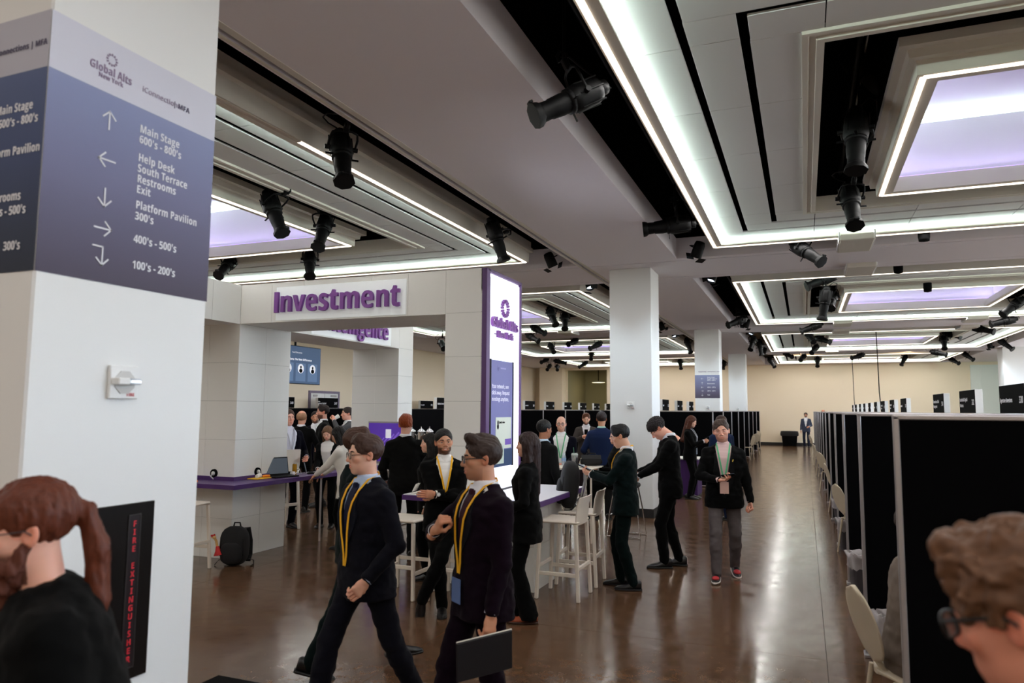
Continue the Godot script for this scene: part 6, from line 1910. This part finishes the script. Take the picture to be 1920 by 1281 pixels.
	var hk: String = d.get("face", "woman" if fem else "man")
	var ho2 := obj("head", head_mesh(hk), skin, t)
	ho2.transform = ht
	var hcol: Color = d.get("hair_c", hexc(50, 34, 26))
	if d.get("eyes", true):
		var ew := sh(); var iris := sh(); var brow := sh()
		for s in [-1.0, 1.0]:
			ew.ell(V(0.0315 * s, 0.0005, 0.0705), V(0.0125, 0.0125, 0.0125), 12)
			iris.lathe(V(0.0315 * s + d.get("gaze", 0.0) * 0.004, 0.0, 0.0812), V(0, 0, 1), [Vector2(0, 0.0058), Vector2(0.0014, 0.005), Vector2(0.0022, 0.001)], 10)
			brow.tube([V(0.014 * s, 0.0205, 0.0905), V(0.030 * s, 0.0245, 0.0865), V(0.047 * s, 0.020, 0.0735)], 0.0046 if not fem else 0.003, 6)
		obj("eye", ew, M.eye_white, ho2); obj("iris", iris, M.iris, ho2)
		obj("eyebrow", brow, mat(hcol.darkened(0.15), 0.8), ho2)
		if hk == "smile": obj("teeth", sh().ell(V(0, -0.0655, 0.079), V(0.021, 0.006, 0.008), 14), mat(hexc(236, 230, 220), 0.3), ho2)
	if d.get("long_beard", false):
		var bf := Field.new(V(-0.09, -0.24, -0.03), V(0.09, 0.02, 0.15), 0.0042)
		bf.ell(V(0, -0.095, 0.040), V(0.060, 0.055, 0.056), 0.02)
		bf.ell(V(0, -0.155, 0.062), V(0.042, 0.060, 0.036), 0.03)
		for s in [-1.0, 1.0]: bf.cap(V(0.066 * s, -0.03, 0.0), V(0.05 * s, -0.085, 0.03), 0.012, 0.022, 0.02)
		bf.ell(V(0, -0.035, 0.092), V(0.060, 0.040, 0.050), 0.01, Basis.IDENTITY, true)
		cloth_noise.frequency = 1.0
		bf.rumple(cloth_noise, 0.010, Vector3(80, 16, 60), 0.02)
		obj("beard", bf.mesh(), mat(hcol.darkened(0.1), 0.7), ho2)
	if d.get("hair", "crop") != "none":
		obj("hair", hair_mesh(d.get("hair", "crop")), hair_mat(hcol), ho2)
	if d.has("glasses"):
		var g := sh()
		for s in [-1.0, 1.0]:
			var rim := []
			for k in 16:
				var an := TAU * k / 16
				var cx := cos(an); var sy := sin(an)
				rim.append(V(0.0335 * s + 0.0245 * signf(cx) * pow(absf(cx), 0.75), -0.002 + 0.0185 * signf(sy) * pow(absf(sy), 0.75), 0.101 - 0.10 * absf(0.0335 + 0.0245 * cx * s) * 0.25))
			g.tube(rim, d.get("rim", 0.0019), 6, true)
			g.tube([V(0.0580 * s, 0.004, 0.096), V(0.072 * s, 0.006, 0.075), V(0.0800 * s, 0.006, 0.0), V(0.080 * s, -0.012, -0.022)], d.get("rim", 0.0019), 6)
		g.tube([V(-0.010, 0.002, 0.1025), V(0, 0.005, 0.104), V(0.010, 0.002, 0.1025)], d.get("rim", 0.0019), 6)
		obj("glasses", g, mat(d.glasses, 0.35), ho2)
		var gl := sh()
		for s in [-1.0, 1.0]: gl.bx(V(0.0335 * s, -0.002, 0.0985), V(0.044, 0.032, 0.0012), 0.0, Basis(V(0, 1, 0), 0.18 * s))
		obj("glass_lens", gl, glass(Color(0.75, 0.78, 0.8), 0.16), ho2)
	t.set_meta("rig", {"spine": spine, "wl": al[1], "wr": ar[1], "rows": rows, "head": ht, "el": al[0], "er": ar[0]})
	return t

# small held or worn things that belong to nobody's body: top-level, given in the figure's own frame
func held(p: Node3D, called: String, label: String, category: String, local: Transform3D) -> Node3D:
	var o := thing(called, label, category)
	o.transform = p.transform * local
	return o
func phone(p: Node3D, label: String, at: Vector3, up: Vector3, out: Vector3) -> void:
	up = up.normalized()
	out = (out - up * out.dot(up)).normalized()
	var o := held(p, "mobile_phone", label, "phone", Transform3D(Basis(up.cross(out), up, out), at))
	obj("phone_case", sh().bx(Vector3.ZERO, V(0.074, 0.152, 0.010), 0.004), M.black, o)
	obj("phone_screen", sh().bx(V(0, 0, 0.0055), V(0.066, 0.142, 0.001)), glow(hexc(90, 100, 120), 0.3), o)
	obj("camera_bump", sh().bx(V(-0.018, 0.055, -0.006), V(0.028, 0.028, 0.003), 0.001), M.blackmetal, o)

func people() -> void:
	M.eye_white = mat(hexc(222, 214, 206), 0.2)
	M.iris = mat(hexc(40, 28, 22), 0.15)
	var navy := hexc(13, 15, 26); var black := hexc(9, 9, 10)
	var fair := hexc(222, 172, 148); var tan := hexc(196, 142, 112); var rosy := hexc(226, 168, 146)
	var yel := hexc(232, 172, 40); var grn := hexc(96, 176, 128)
	# 1 bearded man at the left edge
	person({"label": "red-bearded man with a long ponytail and glasses in a black polo at the left edge", "at": [-1.665, -1.365], "yaw": -0.66, "h": 1.655, "lean": 0.30, "cell": 0.012, "jacket": black, "skin": rosy, "hair": "pony", "hair_c": hexc(96, 44, 24), "face": "beard", "long_beard": true, "glasses": hexc(60, 56, 60), "short_sleeve": true, "wide": 1.2, "arm_r": 1.25, "head": Vector3(0.10, 0, 0), "wl": V(0.22, 1.02, 0.30), "wr": V(-0.22, 1.02, 0.30), "cuffs": false, "hem": 0.82})
	# 2 walking man in glasses
	var p := person({"label": "man in navy suit with tortoiseshell glasses and yellow lanyard striding to the left", "at": [-2.37, -3.65], "yaw": -0.42, "h": 1.665, "cell": 0.0105, "jacket": navy, "skin": fair, "hair": "side", "hair_c": hexc(66, 42, 32), "glasses": hexc(86, 58, 44), "vee": 1.10, "lapels": true, "shirt": hexc(178, 196, 224), "tie": hexc(20, 24, 48), "lanyard": yel, "lan_y": 0.98, "badge": false, "wl": V(0.235, 0.93, 0.15), "epl": V(0.6, -0.1, -1), "wr": V(-0.27, 0.84, -0.08), "fr": V(-0.09, 0.085, 0.30), "fl": V(0.09, 0.13, -0.34), "toe_l": V(0.1, -0.35, 1), "sup_l": V(0, 1, 0.35), "hand_l": "hold", "palm_l": V(-1, 0, -0.2), "lean": 0.03, "face_w": 0.98, "head": Vector3(0.02, -0.32, 0), "wide": 1.06, "rim": 0.0024})
	# 3 man behind him walking the other way
	person({"label": "brown-haired man in dark suit walking right, hidden behind the bespectacled walker", "at": [-2.93, -4.36], "yaw": 2.25, "h": 1.68, "cell": 0.013, "jacket": hexc(12, 13, 19), "skin": fair, "hair": "side", "hair_c": hexc(72, 46, 34), "vee": 1.10, "fl": V(0.09, 0.085, 0.36), "fr": V(-0.09, 0.10, -0.30), "toe_r": V(-0.1, -0.3, 1), "sup_r": V(0, 1, 0.3)})
	# 4 man with folder
	p = person({"label": "man in dark suit and black glasses clutching his lanyard and carrying a black folder", "at": [-1.583, -3.533], "yaw": -0.62, "h": 1.675, "cell": 0.0105, "jacket": hexc(13, 12, 20), "skin": tan, "hair": "quiff", "hair_c": hexc(54, 38, 32), "face": "stubble", "glasses": hexc(14, 14, 16), "rim": 0.0028, "vee": 1.12, "vee_w": 0.09, "lapels": true, "shirt": hexc(232, 232, 238), "tie": hexc(52, 22, 34), "lanyard": yel, "lan_y": 1.02, "badge_c": hexc(88, 112, 160), "wl": V(0.25, 0.80, 0.10), "fdir_l": V(0.05, -1, 0.12), "palm_l": V(-1, 0, 0.1), "hand_l": "hold", "wr": V(-0.10, 1.24, 0.25), "epr": V(-1, -0.6, 0.0), "hand_r": "grip", "fdir_r": V(0.45, 0.55, -0.1), "palm_r": V(0.2, -0.3, -1), "fl": V(0.08, 0.085, -0.16), "fr": V(-0.09, 0.085, 0.22), "head": Vector3(0.03, -0.38, 0), "wide": 1.06})
	var q := held(p, "folder", "black folder with white page edge held at the thigh by the man in black glasses", "folder", Transform3D(Basis.from_euler(Vector3(0.25, PI / 2 - 0.15, 0.12)), V(0.285, 0.665, 0.15)))
	obj("cover", sh().bx(V(0, 0, 0), V(0.30, 0.215, 0.012), 0.003), mat(hexc(16, 14, 18), 0.6), q)
	obj("pages", sh().bx(V(0.003, 0.003, -0.008), V(0.298, 0.212, 0.006)), M.paper, q)
	# 5 smiling man with folded arms
	p = person({"label": "smiling bearded man with folded arms and crossed legs leaning by the lit counter", "at": [-3.02, -5.87], "yaw": 0.58, "h": 1.635, "cell": 0.0125, "jacket": hexc(11, 11, 12), "skin": tan, "hair": "crop", "hair_c": hexc(18, 14, 14), "face": "smile", "vee": 1.14, "vee_w": 0.10, "shirt": hexc(236, 234, 230), "lanyard": yel, "lan_y": 1.16, "badge": false, "wl": V(-0.10, 1.15, 0.22), "epl": V(1, -0.7, 0.1), "wr": V(0.12, 1.11, 0.235), "epr": V(-1, -0.7, 0.1), "fdir_l": V(-1, 0.05, 0.0), "fdir_r": V(1, -0.1, 0.05), "palm_l": V(0, 0, -1), "palm_r": V(0, 0, -1), "fr": V(0.0, 0.075, 0.02), "fl": V(-0.20, 0.16, 0.10), "toe_l": V(-0.1, -1, 0.25), "sup_l": V(0, 0.25, 1), "kpl": V(0.1, 0, 1), "head": Vector3(0.0, 0.06, 0.06), "face_w": 1.04})
	q = held(p, "wristwatch", "steel wristwatch on the wrist of the smiling man", "watch", Transform3D(Basis(V(0, 0, 1), 0.0), V(-0.075, 1.152, 0.262)))
	obj("watch_case", sh().lathe(V(0, 0, -0.012), V(0, 0, 1), [Vector2(0, 0.02), Vector2(0.008, 0.02), Vector2(0.01, 0.016)], 16), M.silver, q)
	obj("watch_dial", sh().lathe(V(0, 0, -0.002), V(0, 0, 1), [Vector2(0, 0.015), Vector2(0.001, 0.014)], 16), M.white, q)
	# 6 red-haired man from behind
	person({"label": "red-haired man in a dark suit seen from behind in front of the portal", "at": [-4.51, -7.72], "yaw": 3.64, "h": 1.745, "cell": 0.0135, "jacket": hexc(13, 14, 20), "skin": rosy, "hair": "side", "hair_c": hexc(150, 66, 24), "vee": 1.1, "wr": V(-0.16, 1.20, 0.26), "hand_r": "hold", "wl": V(0.24, 0.95, 0.18), "head": Vector3(0, -0.2, 0), "wide": 1.04})
	# 7 dark-haired woman between them
	person({"label": "dark-haired woman in black looking left between the red-haired and the smiling man", "fem": true, "at": [-3.77, -6.98], "yaw": -1.0, "h": 1.57, "cell": 0.015, "jacket": black, "skin": fair, "hair": "long", "hair_c": hexc(22, 16, 16)})
	# 8 long-haired woman in trouser suit
	p = person({"label": "long-haired woman in a black flared trouser suit and tan loafers by the glowing tower", "fem": true, "at": [-2.255, -5.971], "yaw": -1.38, "h": 1.64, "cell": 0.012, "jacket": hexc(11, 10, 12), "skin": fair, "hair": "longer", "hair_c": hexc(46, 28, 26), "flare": 0.035, "hem": 0.72, "shoe": hexc(150, 70, 40), "sole": hexc(60, 34, 22), "wl": V(0.17, 1.0, 0.20), "wr": V(-0.14, 1.0, 0.20), "leg_r": 1.0, "fl": V(0.09, 0.075, -0.03), "fr": V(-0.08, 0.075, 0.08)})
	q = held(p, "orange_pouch", "bright orange pouch tucked at the long-haired woman's waist", "pouch", Transform3D(Basis(V(0, 1, 0), 0.4), V(0.17, 0.97, 0.235)))
	obj("pouch_body", blob(V(0, 0, 0), V(0.09, 0.035, 0.05), 14, Basis(V(0, 0, 1), 0.4)), mat(hexc(226, 92, 30), 0.6), q)
	obj("pouch_strap", sh().tube([V(-0.03, -0.02, 0.0), V(-0.06, -0.12, 0.02), V(-0.05, -0.24, 0.02), V(-0.04, -0.32, 0.01)], 0.006, 6), mat(hexc(200, 92, 40), 0.6), q)
	# 9 dark-haired man talking across the table
	person({"label": "black-haired man in a dark suit turned away, facing the man in glasses", "at": [-2.98, -8.45], "yaw": 2.65, "h": 1.69, "cell": 0.014, "jacket": hexc(13, 13, 15), "skin": hexc(170, 116, 86), "hair": "crop", "hair_c": hexc(12, 11, 12), "vee": 1.1, "shirt": hexc(196, 214, 228), "wl": V(0.27, 0.82, 0.10)})
	# 10 man in glasses behind the high table
	person({"label": "balding man in round glasses, white shirt and green lanyard behind the high table", "at": [-3.40, -10.42], "yaw": 0.25, "h": 1.72, "cell": 0.0145, "jacket": hexc(12, 12, 15), "skin": fair, "hair": "balding", "hair_c": hexc(36, 26, 22), "face": "stubble", "glasses": hexc(40, 28, 24), "vee": 0.86, "vee_w": 0.14, "shirt": hexc(236, 236, 236), "lanyard": grn, "lan_y": 1.12, "badge": false, "wl": V(0.10, 1.04, 0.27), "wr": V(-0.10, 1.04, 0.27), "fdir_l": V(-0.9, 0, 0.4), "fdir_r": V(0.9, 0, 0.4), "palm_l": V(0, -1, -0.2), "palm_r": V(0, -1, -0.2), "face_w": 0.93})
	# 11 man in grey suit with phone
	p = person({"label": "bearded man in a grey suit reading his phone before the black panels", "at": [-4.346, -15.04], "yaw": 0.28, "h": 1.755, "cell": 0.018, "jacket": hexc(62, 56, 54), "trousers": hexc(44, 36, 40), "skin": fair, "hair": "side", "hair_c": hexc(96, 54, 30), "face": "beard", "vee": 1.1, "vee_w": 0.1, "shirt": hexc(230, 226, 226), "wl": V(0.06, 1.24, 0.24), "wr": V(-0.06, 1.24, 0.24), "epl": V(1, -0.8, -0.2), "epr": V(-1, -0.8, -0.2), "hand_l": "hold", "hand_r": "hold", "head": Vector3(0.25, 0, 0)})
	phone(p, "phone in the hands of the man in the grey suit", V(0.0, 1.33, 0.27), V(0, 1, 0.3), V(0, 0.3, -1))
	# 12 man in blue jacket from behind
	person({"label": "dark-haired man in a bright navy jacket seen from behind beside the middle column", "at": [-3.13, -11.75], "yaw": 3.35, "h": 1.79, "cell": 0.016, "jacket": hexc(26, 34, 66), "trousers": hexc(22, 22, 28), "skin": tan, "hair": "crop", "hair_c": hexc(40, 26, 24), "vee": 1.1, "shirt": hexc(150, 190, 180), "wide": 1.1, "wl": V(0.25, 1.02, 0.22), "wr": V(-0.25, 1.02, 0.22)})
	# 13 blonde woman sitting
	person({"label": "blonde woman in black sitting on a stool by the high table, in profile", "fem": true, "at": [-2.52, -10.42], "yaw": -1.10, "h": 1.70, "cell": 0.015, "jacket": black, "skin": fair, "hair": "long", "hair_c": hexc(150, 104, 60), "pel": V(0, 0.79, 0), "fl": V(0.10, 0.34, 0.38), "fr": V(-0.10, 0.34, 0.34), "wl": V(0.12, 1.0, 0.34), "wr": V(-0.10, 1.0, 0.34), "seated": true, "lean": 0.06})
	# 14 man with phone
	p = person({"label": "black-haired man in a dark suit and yellow lanyard looking down at his phone, in profile", "at": [-1.728, -7.43], "yaw": -1.42, "h": 1.68, "cell": 0.012, "jacket": hexc(11, 13, 20), "skin": hexc(206, 158, 132), "hair": "side", "hair_c": hexc(18, 17, 20), "vee": 1.12, "shirt": hexc(228, 228, 236), "lanyard": yel, "lan_y": 1.15, "badge": false, "wl": V(0.07, 1.20, 0.37), "wr": V(-0.06, 1.20, 0.37), "epl": V(0.6, -1, -0.3), "epr": V(-0.6, -1, -0.3), "hand_l": "hold", "hand_r": "hold", "palm_l": V(-0.7, 0.7, 0), "palm_r": V(0.7, 0.7, 0), "head": Vector3(0.32, 0, 0), "fl": V(0.09, 0.075, -0.08), "fr": V(-0.09, 0.075, 0.06), "wide": 1.02})
	phone(p, "phone held in both hands by the man with the yellow lanyard in profile", V(0.0, 1.27, 0.45), V(0, 0.45, 1), V(0, 1, -0.45))
	# 15 man with bowed head
	person({"label": "curly dark-haired man in a black suit bowing his head over his hands", "at": [-1.475, -8.615], "yaw": -1.33, "h": 1.80, "cell": 0.0125, "jacket": hexc(9, 9, 12), "skin": rosy, "hair": "curly", "hair_c": hexc(28, 18, 18), "vee": 1.12, "shirt": hexc(216, 214, 220), "lean": 0.03, "head": Vector3(0.85, 0, 0), "wl": V(0.07, 1.02, 0.36), "wr": V(-0.04, 1.05, 0.36), "epl": V(0.6, -0.8, -0.5), "epr": V(-0.6, -0.8, -0.5), "hand_l": "hold", "hand_r": "hold", "fl": V(0.09, 0.075, 0.08), "fr": V(-0.09, 0.075, -0.10)})
	# 16 woman with phone
	p = person({"label": "woman with long auburn hair in black typing on her phone, facing right", "fem": true, "at": [-2.212, -15.30], "yaw": 1.50, "h": 1.74, "cell": 0.017, "jacket": hexc(8, 8, 9), "skin": fair, "hair": "longer", "hair_c": hexc(84, 42, 26), "lanyard": hexc(220, 220, 226), "lan_y": 1.08, "badge_c": hexc(160, 176, 200), "wl": V(0.05, 1.20, 0.30), "wr": V(-0.05, 1.20, 0.30), "hand_l": "hold", "hand_r": "hold", "epl": V(0.6, -1, -0.3), "epr": V(-0.6, -1, -0.3), "head": Vector3(0.28, 0, 0)})
	phone(p, "phone in the hands of the woman with long auburn hair", V(0.0, 1.28, 0.37), V(0, 0.5, 1), V(0, 1, -0.5))
	# 17 man in navy hidden behind the walker
	person({"label": "brown-haired man in a navy jacket turned away behind the man in grey trousers", "at": [-1.29, -12.48], "yaw": -2.35, "h": 1.735, "cell": 0.017, "jacket": hexc(28, 36, 62), "skin": tan, "hair": "crop", "hair_c": hexc(62, 38, 28), "vee": 1.1, "shirt": hexc(190, 206, 232)})
	# 18 man walking towards the camera
	p = person({"label": "grey-haired man in black blazer, pink shirt and grey trousers walking towards the camera", "at": [-0.84, -8.30], "yaw": 0.13, "h": 1.715, "cell": 0.0115, "jacket": hexc(9, 9, 11), "trousers": hexc(88, 80, 80), "skin": hexc(214, 158, 136), "hair": "side", "hair_c": hexc(74, 58, 50), "face": "stubble", "vee": 0.90, "vee_w": 0.105, "lapels": true, "shirt": hexc(222, 190, 188), "lanyard": grn, "lan_y": 1.10, "badge": true, "badge_c": hexc(226, 184, 172), "wide": 1.08, "wr": V(-0.06, 1.10, 0.26), "epr": V(-1, -0.5, -0.3), "hand_r": "hold", "fdir_r": V(0.85, 0.1, 0.45), "palm_r": V(0, 1, 0.1), "wl": V(0.29, 0.80, 0.08), "hand_l": "grip", "fr": V(-0.10, 0.085, 0.20), "fl": V(0.11, 0.10, -0.20), "toe_l": V(0.15, -0.15, 1), "shoe": hexc(20, 14, 16), "sole": hexc(216, 206, 198), "sneaker": hexc(170, 24, 34), "head": Vector3(0.06, -0.05, 0.10), "face_w": 1.06, "hs": 1.02})
	phone(p, "black phone held at the waist by the man in grey trousers", V(0.04, 1.16, 0.30), V(1, 0.15, 0.3), V(0, 1, -0.3))
	tag(obj("lapel_pin", sh().tube([V(-0.008, 0, 0), V(-0.004, 0.016, 0), V(0, 0.024, 0), V(0.004, 0.016, 0), V(-0.006, -0.004, 0)], 0.003, 6), mat(hexc(232, 200, 90), 0.3, 0.6)), "tiny gold ribbon pin on the black blazer lapel of the walking man", "pin")
	get_node("lapel_pin").transform = p.transform * Transform3D(Basis.IDENTITY, V(0.10, 1.30, 0.148))
	# 19 far man against the wall
	person({"label": "distant man in a blue-grey suit standing against the far wall at the aisle's end", "at": [0.06, -39.3], "yaw": -0.1, "h": 1.75, "cell": 0.024, "jacket": hexc(60, 68, 86), "trousers": hexc(32, 36, 50), "skin": tan, "hair": "crop", "hair_c": hexc(40, 30, 28), "face": "beard", "vee": 1.0, "vee_w": 0.1, "glasses": hexc(30, 28, 28), "wl": V(0.16, 1.05, 0.2)})
	# 20 head at the lower right corner
	person({"label": "man with wavy light-brown hair and dark glasses close at the lower right corner", "at": [0.375, -1.20], "yaw": -2.15, "h": 1.66, "cell": 0.014, "jacket": hexc(11, 11, 12), "skin": hexc(210, 140, 116), "hair": "wavy", "hair_c": hexc(104, 72, 50), "glasses": hexc(16, 14, 14), "rim": 0.003, "lean": 0.10, "head": Vector3(0.30, 0, 0), "hs": 1.04})
	# 21 seated visitor in the nearest booth
	person({"label": "visitor in a taupe sweater seated in the nearest booth, half hidden by the divider", "at": [0.475, -4.42], "yaw": 1.75, "h": 1.72, "cell": 0.013, "jacket": hexc(112, 100, 90), "trousers": hexc(34, 34, 40), "skin": fair, "hair": "crop", "hair_c": hexc(60, 44, 36), "pel": V(-0.0, 0.53, 0.0), "fl": V(0.12, 0.075, 0.42), "fr": V(-0.12, 0.075, 0.40), "wl": V(0.14, 0.72, 0.36), "wr": V(-0.14, 0.72, 0.36), "seated": true, "cuffs": false, "lean": 0.12})
	# 22 and 23 women at the laptop counter
	person({"label": "black-haired woman in a white blouse bending over the counter laptop", "fem": true, "at": [-5.52, -8.02], "yaw": -1.45, "h": 1.62, "cell": 0.0145, "jacket": hexc(226, 222, 214), "trousers": black, "hem": 0.74, "skin": hexc(204, 150, 124), "hair": "long", "hair_c": hexc(16, 13, 14), "lean": 0.22, "wl": V(0.10, 0.98, 0.50), "wr": V(-0.12, 0.98, 0.50), "epl": V(0.6, -0.6, -0.5), "epr": V(-0.6, -0.6, -0.5), "head": Vector3(0.35, 0, 0), "cuffs": false, "palm_l": V(0, -1, 0), "palm_r": V(0, -1, 0)})
	person({"label": "woman with long light-brown hair, white top and black cardigan looking down behind the counter", "fem": true, "at": [-6.78, -9.3], "yaw": 0.35, "h": 1.58, "cell": 0.016, "jacket": black, "skin": fair, "hair": "longer", "hair_c": hexc(112, 78, 52), "vee": 0.84, "vee_w": 0.13, "collar": false, "shirt": hexc(226, 220, 214), "wl": V(0.08, 1.0, 0.30), "wr": V(-0.08, 1.0, 0.30), "head": Vector3(0.40, 0, 0)})
	# group beyond the portal
	p = person({"label": "tall bearded man in a dark suit with open white shirt chatting beyond the portal", "at": [-8.30, -11.2], "yaw": -0.85, "h": 1.87, "cell": 0.018, "jacket": hexc(14, 14, 17), "skin": rosy, "hair": "side", "hair_c": hexc(34, 22, 20), "face": "beard", "vee": 1.0, "vee_w": 0.11, "wl": V(0.14, 1.16, 0.30), "wr": V(-0.10, 1.16, 0.30), "hand_l": "hold", "hand_r": "hold"})
	q = held(p, "glass_bottle", "small pink-labelled glass bottle raised in the group beyond the portal", "bottle", Transform3D(Basis.IDENTITY, V(-0.02, 1.12, 0.44)))
	obj("bottle_glass", sh().lathe(V(0, 0, 0), V(0, 1, 0), [Vector2(0, 0.03), Vector2(0.10, 0.032), Vector2(0.14, 0.016), Vector2(0.2, 0.012)], 14), glass(Color(0.9, 0.8, 0.85), 0.5), q)
	obj("bottle_label", sh().lathe(V(0, 0.02, 0), V(0, 1, 0), [Vector2(0, 0.034), Vector2(0.06, 0.034)], 14, false), mat(hexc(224, 196, 214), 0.6), q)
	p = person({"label": "man in a grey suit tipping a white cup to his mouth beyond the portal", "at": [-8.33, -12.02], "yaw": -0.72, "h": 1.835, "cell": 0.018, "jacket": hexc(74, 74, 76), "skin": rosy, "hair": "crop", "hair_c": hexc(40, 26, 22), "vee": 1.1, "wl": V(0.08, 1.50, 0.27), "epl": V(1, -0.7, 0.2), "hand_l": "hold", "fdir_l": V(-0.4, 0.6, -0.1)})
	q = held(p, "coffee_cup", "white paper cup at the lips of the man in the grey suit", "cup", Transform3D(Basis(V(1, 0, 0), -1.0), V(0.03, 1.56, 0.22)))
	obj("cup_wall", sh().lathe(V(0, -0.05, 0), V(0, 1, 0), [Vector2(0, 0.028), Vector2(0.1, 0.038)], 14), M.white, q)
	obj("cup_lid", sh().lathe(V(0, 0.05, 0), V(0, 1, 0), [Vector2(0, 0.04), Vector2(0.01, 0.036)], 14), M.paper, q)
	person({"label": "bald man in a black suit seen from behind beyond the portal", "at": [-8.13, -10.37], "yaw": 3.5, "h": 1.77, "cell": 0.018, "jacket": hexc(9, 9, 10), "skin": hexc(218, 160, 134), "hair": "balding", "hair_c": hexc(176, 132, 100), "vee": 1.1, "wr": V(-0.24, 1.10, 0.2), "eyes": false})
	p = person({"label": "man in open white shirt and black jacket half hidden by the left portal pillar", "at": [-7.29, -8.98], "yaw": 1.1, "h": 1.79, "cell": 0.018, "jacket": hexc(11, 11, 13), "skin": rosy, "hair": "crop", "hair_c": hexc(84, 60, 48), "vee": 0.92, "vee_w": 0.13, "shirt": hexc(226, 226, 238), "wl": V(0.2, 1.05, 0.24), "hand_l": "hold", "lanyard": hexc(180, 180, 190), "lan_y": 1.15})
	person({"label": "dark-bearded man mostly hidden behind the tall man beyond the portal", "at": [-9.17, -12.12], "yaw": 0.56, "h": 1.745, "cell": 0.02, "jacket": hexc(12, 12, 13), "skin": tan, "hair": "crop", "hair_c": hexc(30, 20, 18), "face": "beard", "vee": 1.1})
	# little ones far off
	person({"label": "person in blue seated deep in the block behind the columns", "at": [-2.25, -35.2], "yaw": -1.2, "h": 1.72, "cell": 0.026, "jacket": hexc(36, 44, 78), "skin": tan, "hair": "crop", "hair_c": hexc(30, 22, 20), "pel": V(0, 0.53, 0), "fl": V(0.12, 0.075, 0.42), "fr": V(-0.12, 0.075, 0.40), "seated": true, "wl": V(0.14, 0.75, 0.34), "wr": V(-0.14, 0.75, 0.34)})
	person({"label": "bald person whose head just shows above the right-hand booth row", "at": [0.80, -36.1], "yaw": 0.0, "h": 1.90, "cell": 0.026, "jacket": hexc(22, 22, 25), "skin": hexc(206, 140, 112), "hair": "none"})
	person({"label": "brown-haired person glimpsed behind the red-haired man near the coffee urns", "fem": true, "at": [-4.60, -8.40], "yaw": 3.4, "h": 1.50, "cell": 0.02, "jacket": hexc(14, 13, 14), "skin": fair, "hair": "bob", "hair_c": hexc(86, 56, 40)})

const LED_E := 15.0
const COVE_E := 20.0
const LAV_E := 6.0
const WASH_E := 2.2
const WALL_E := 3.0
const SKY_E := 24.0
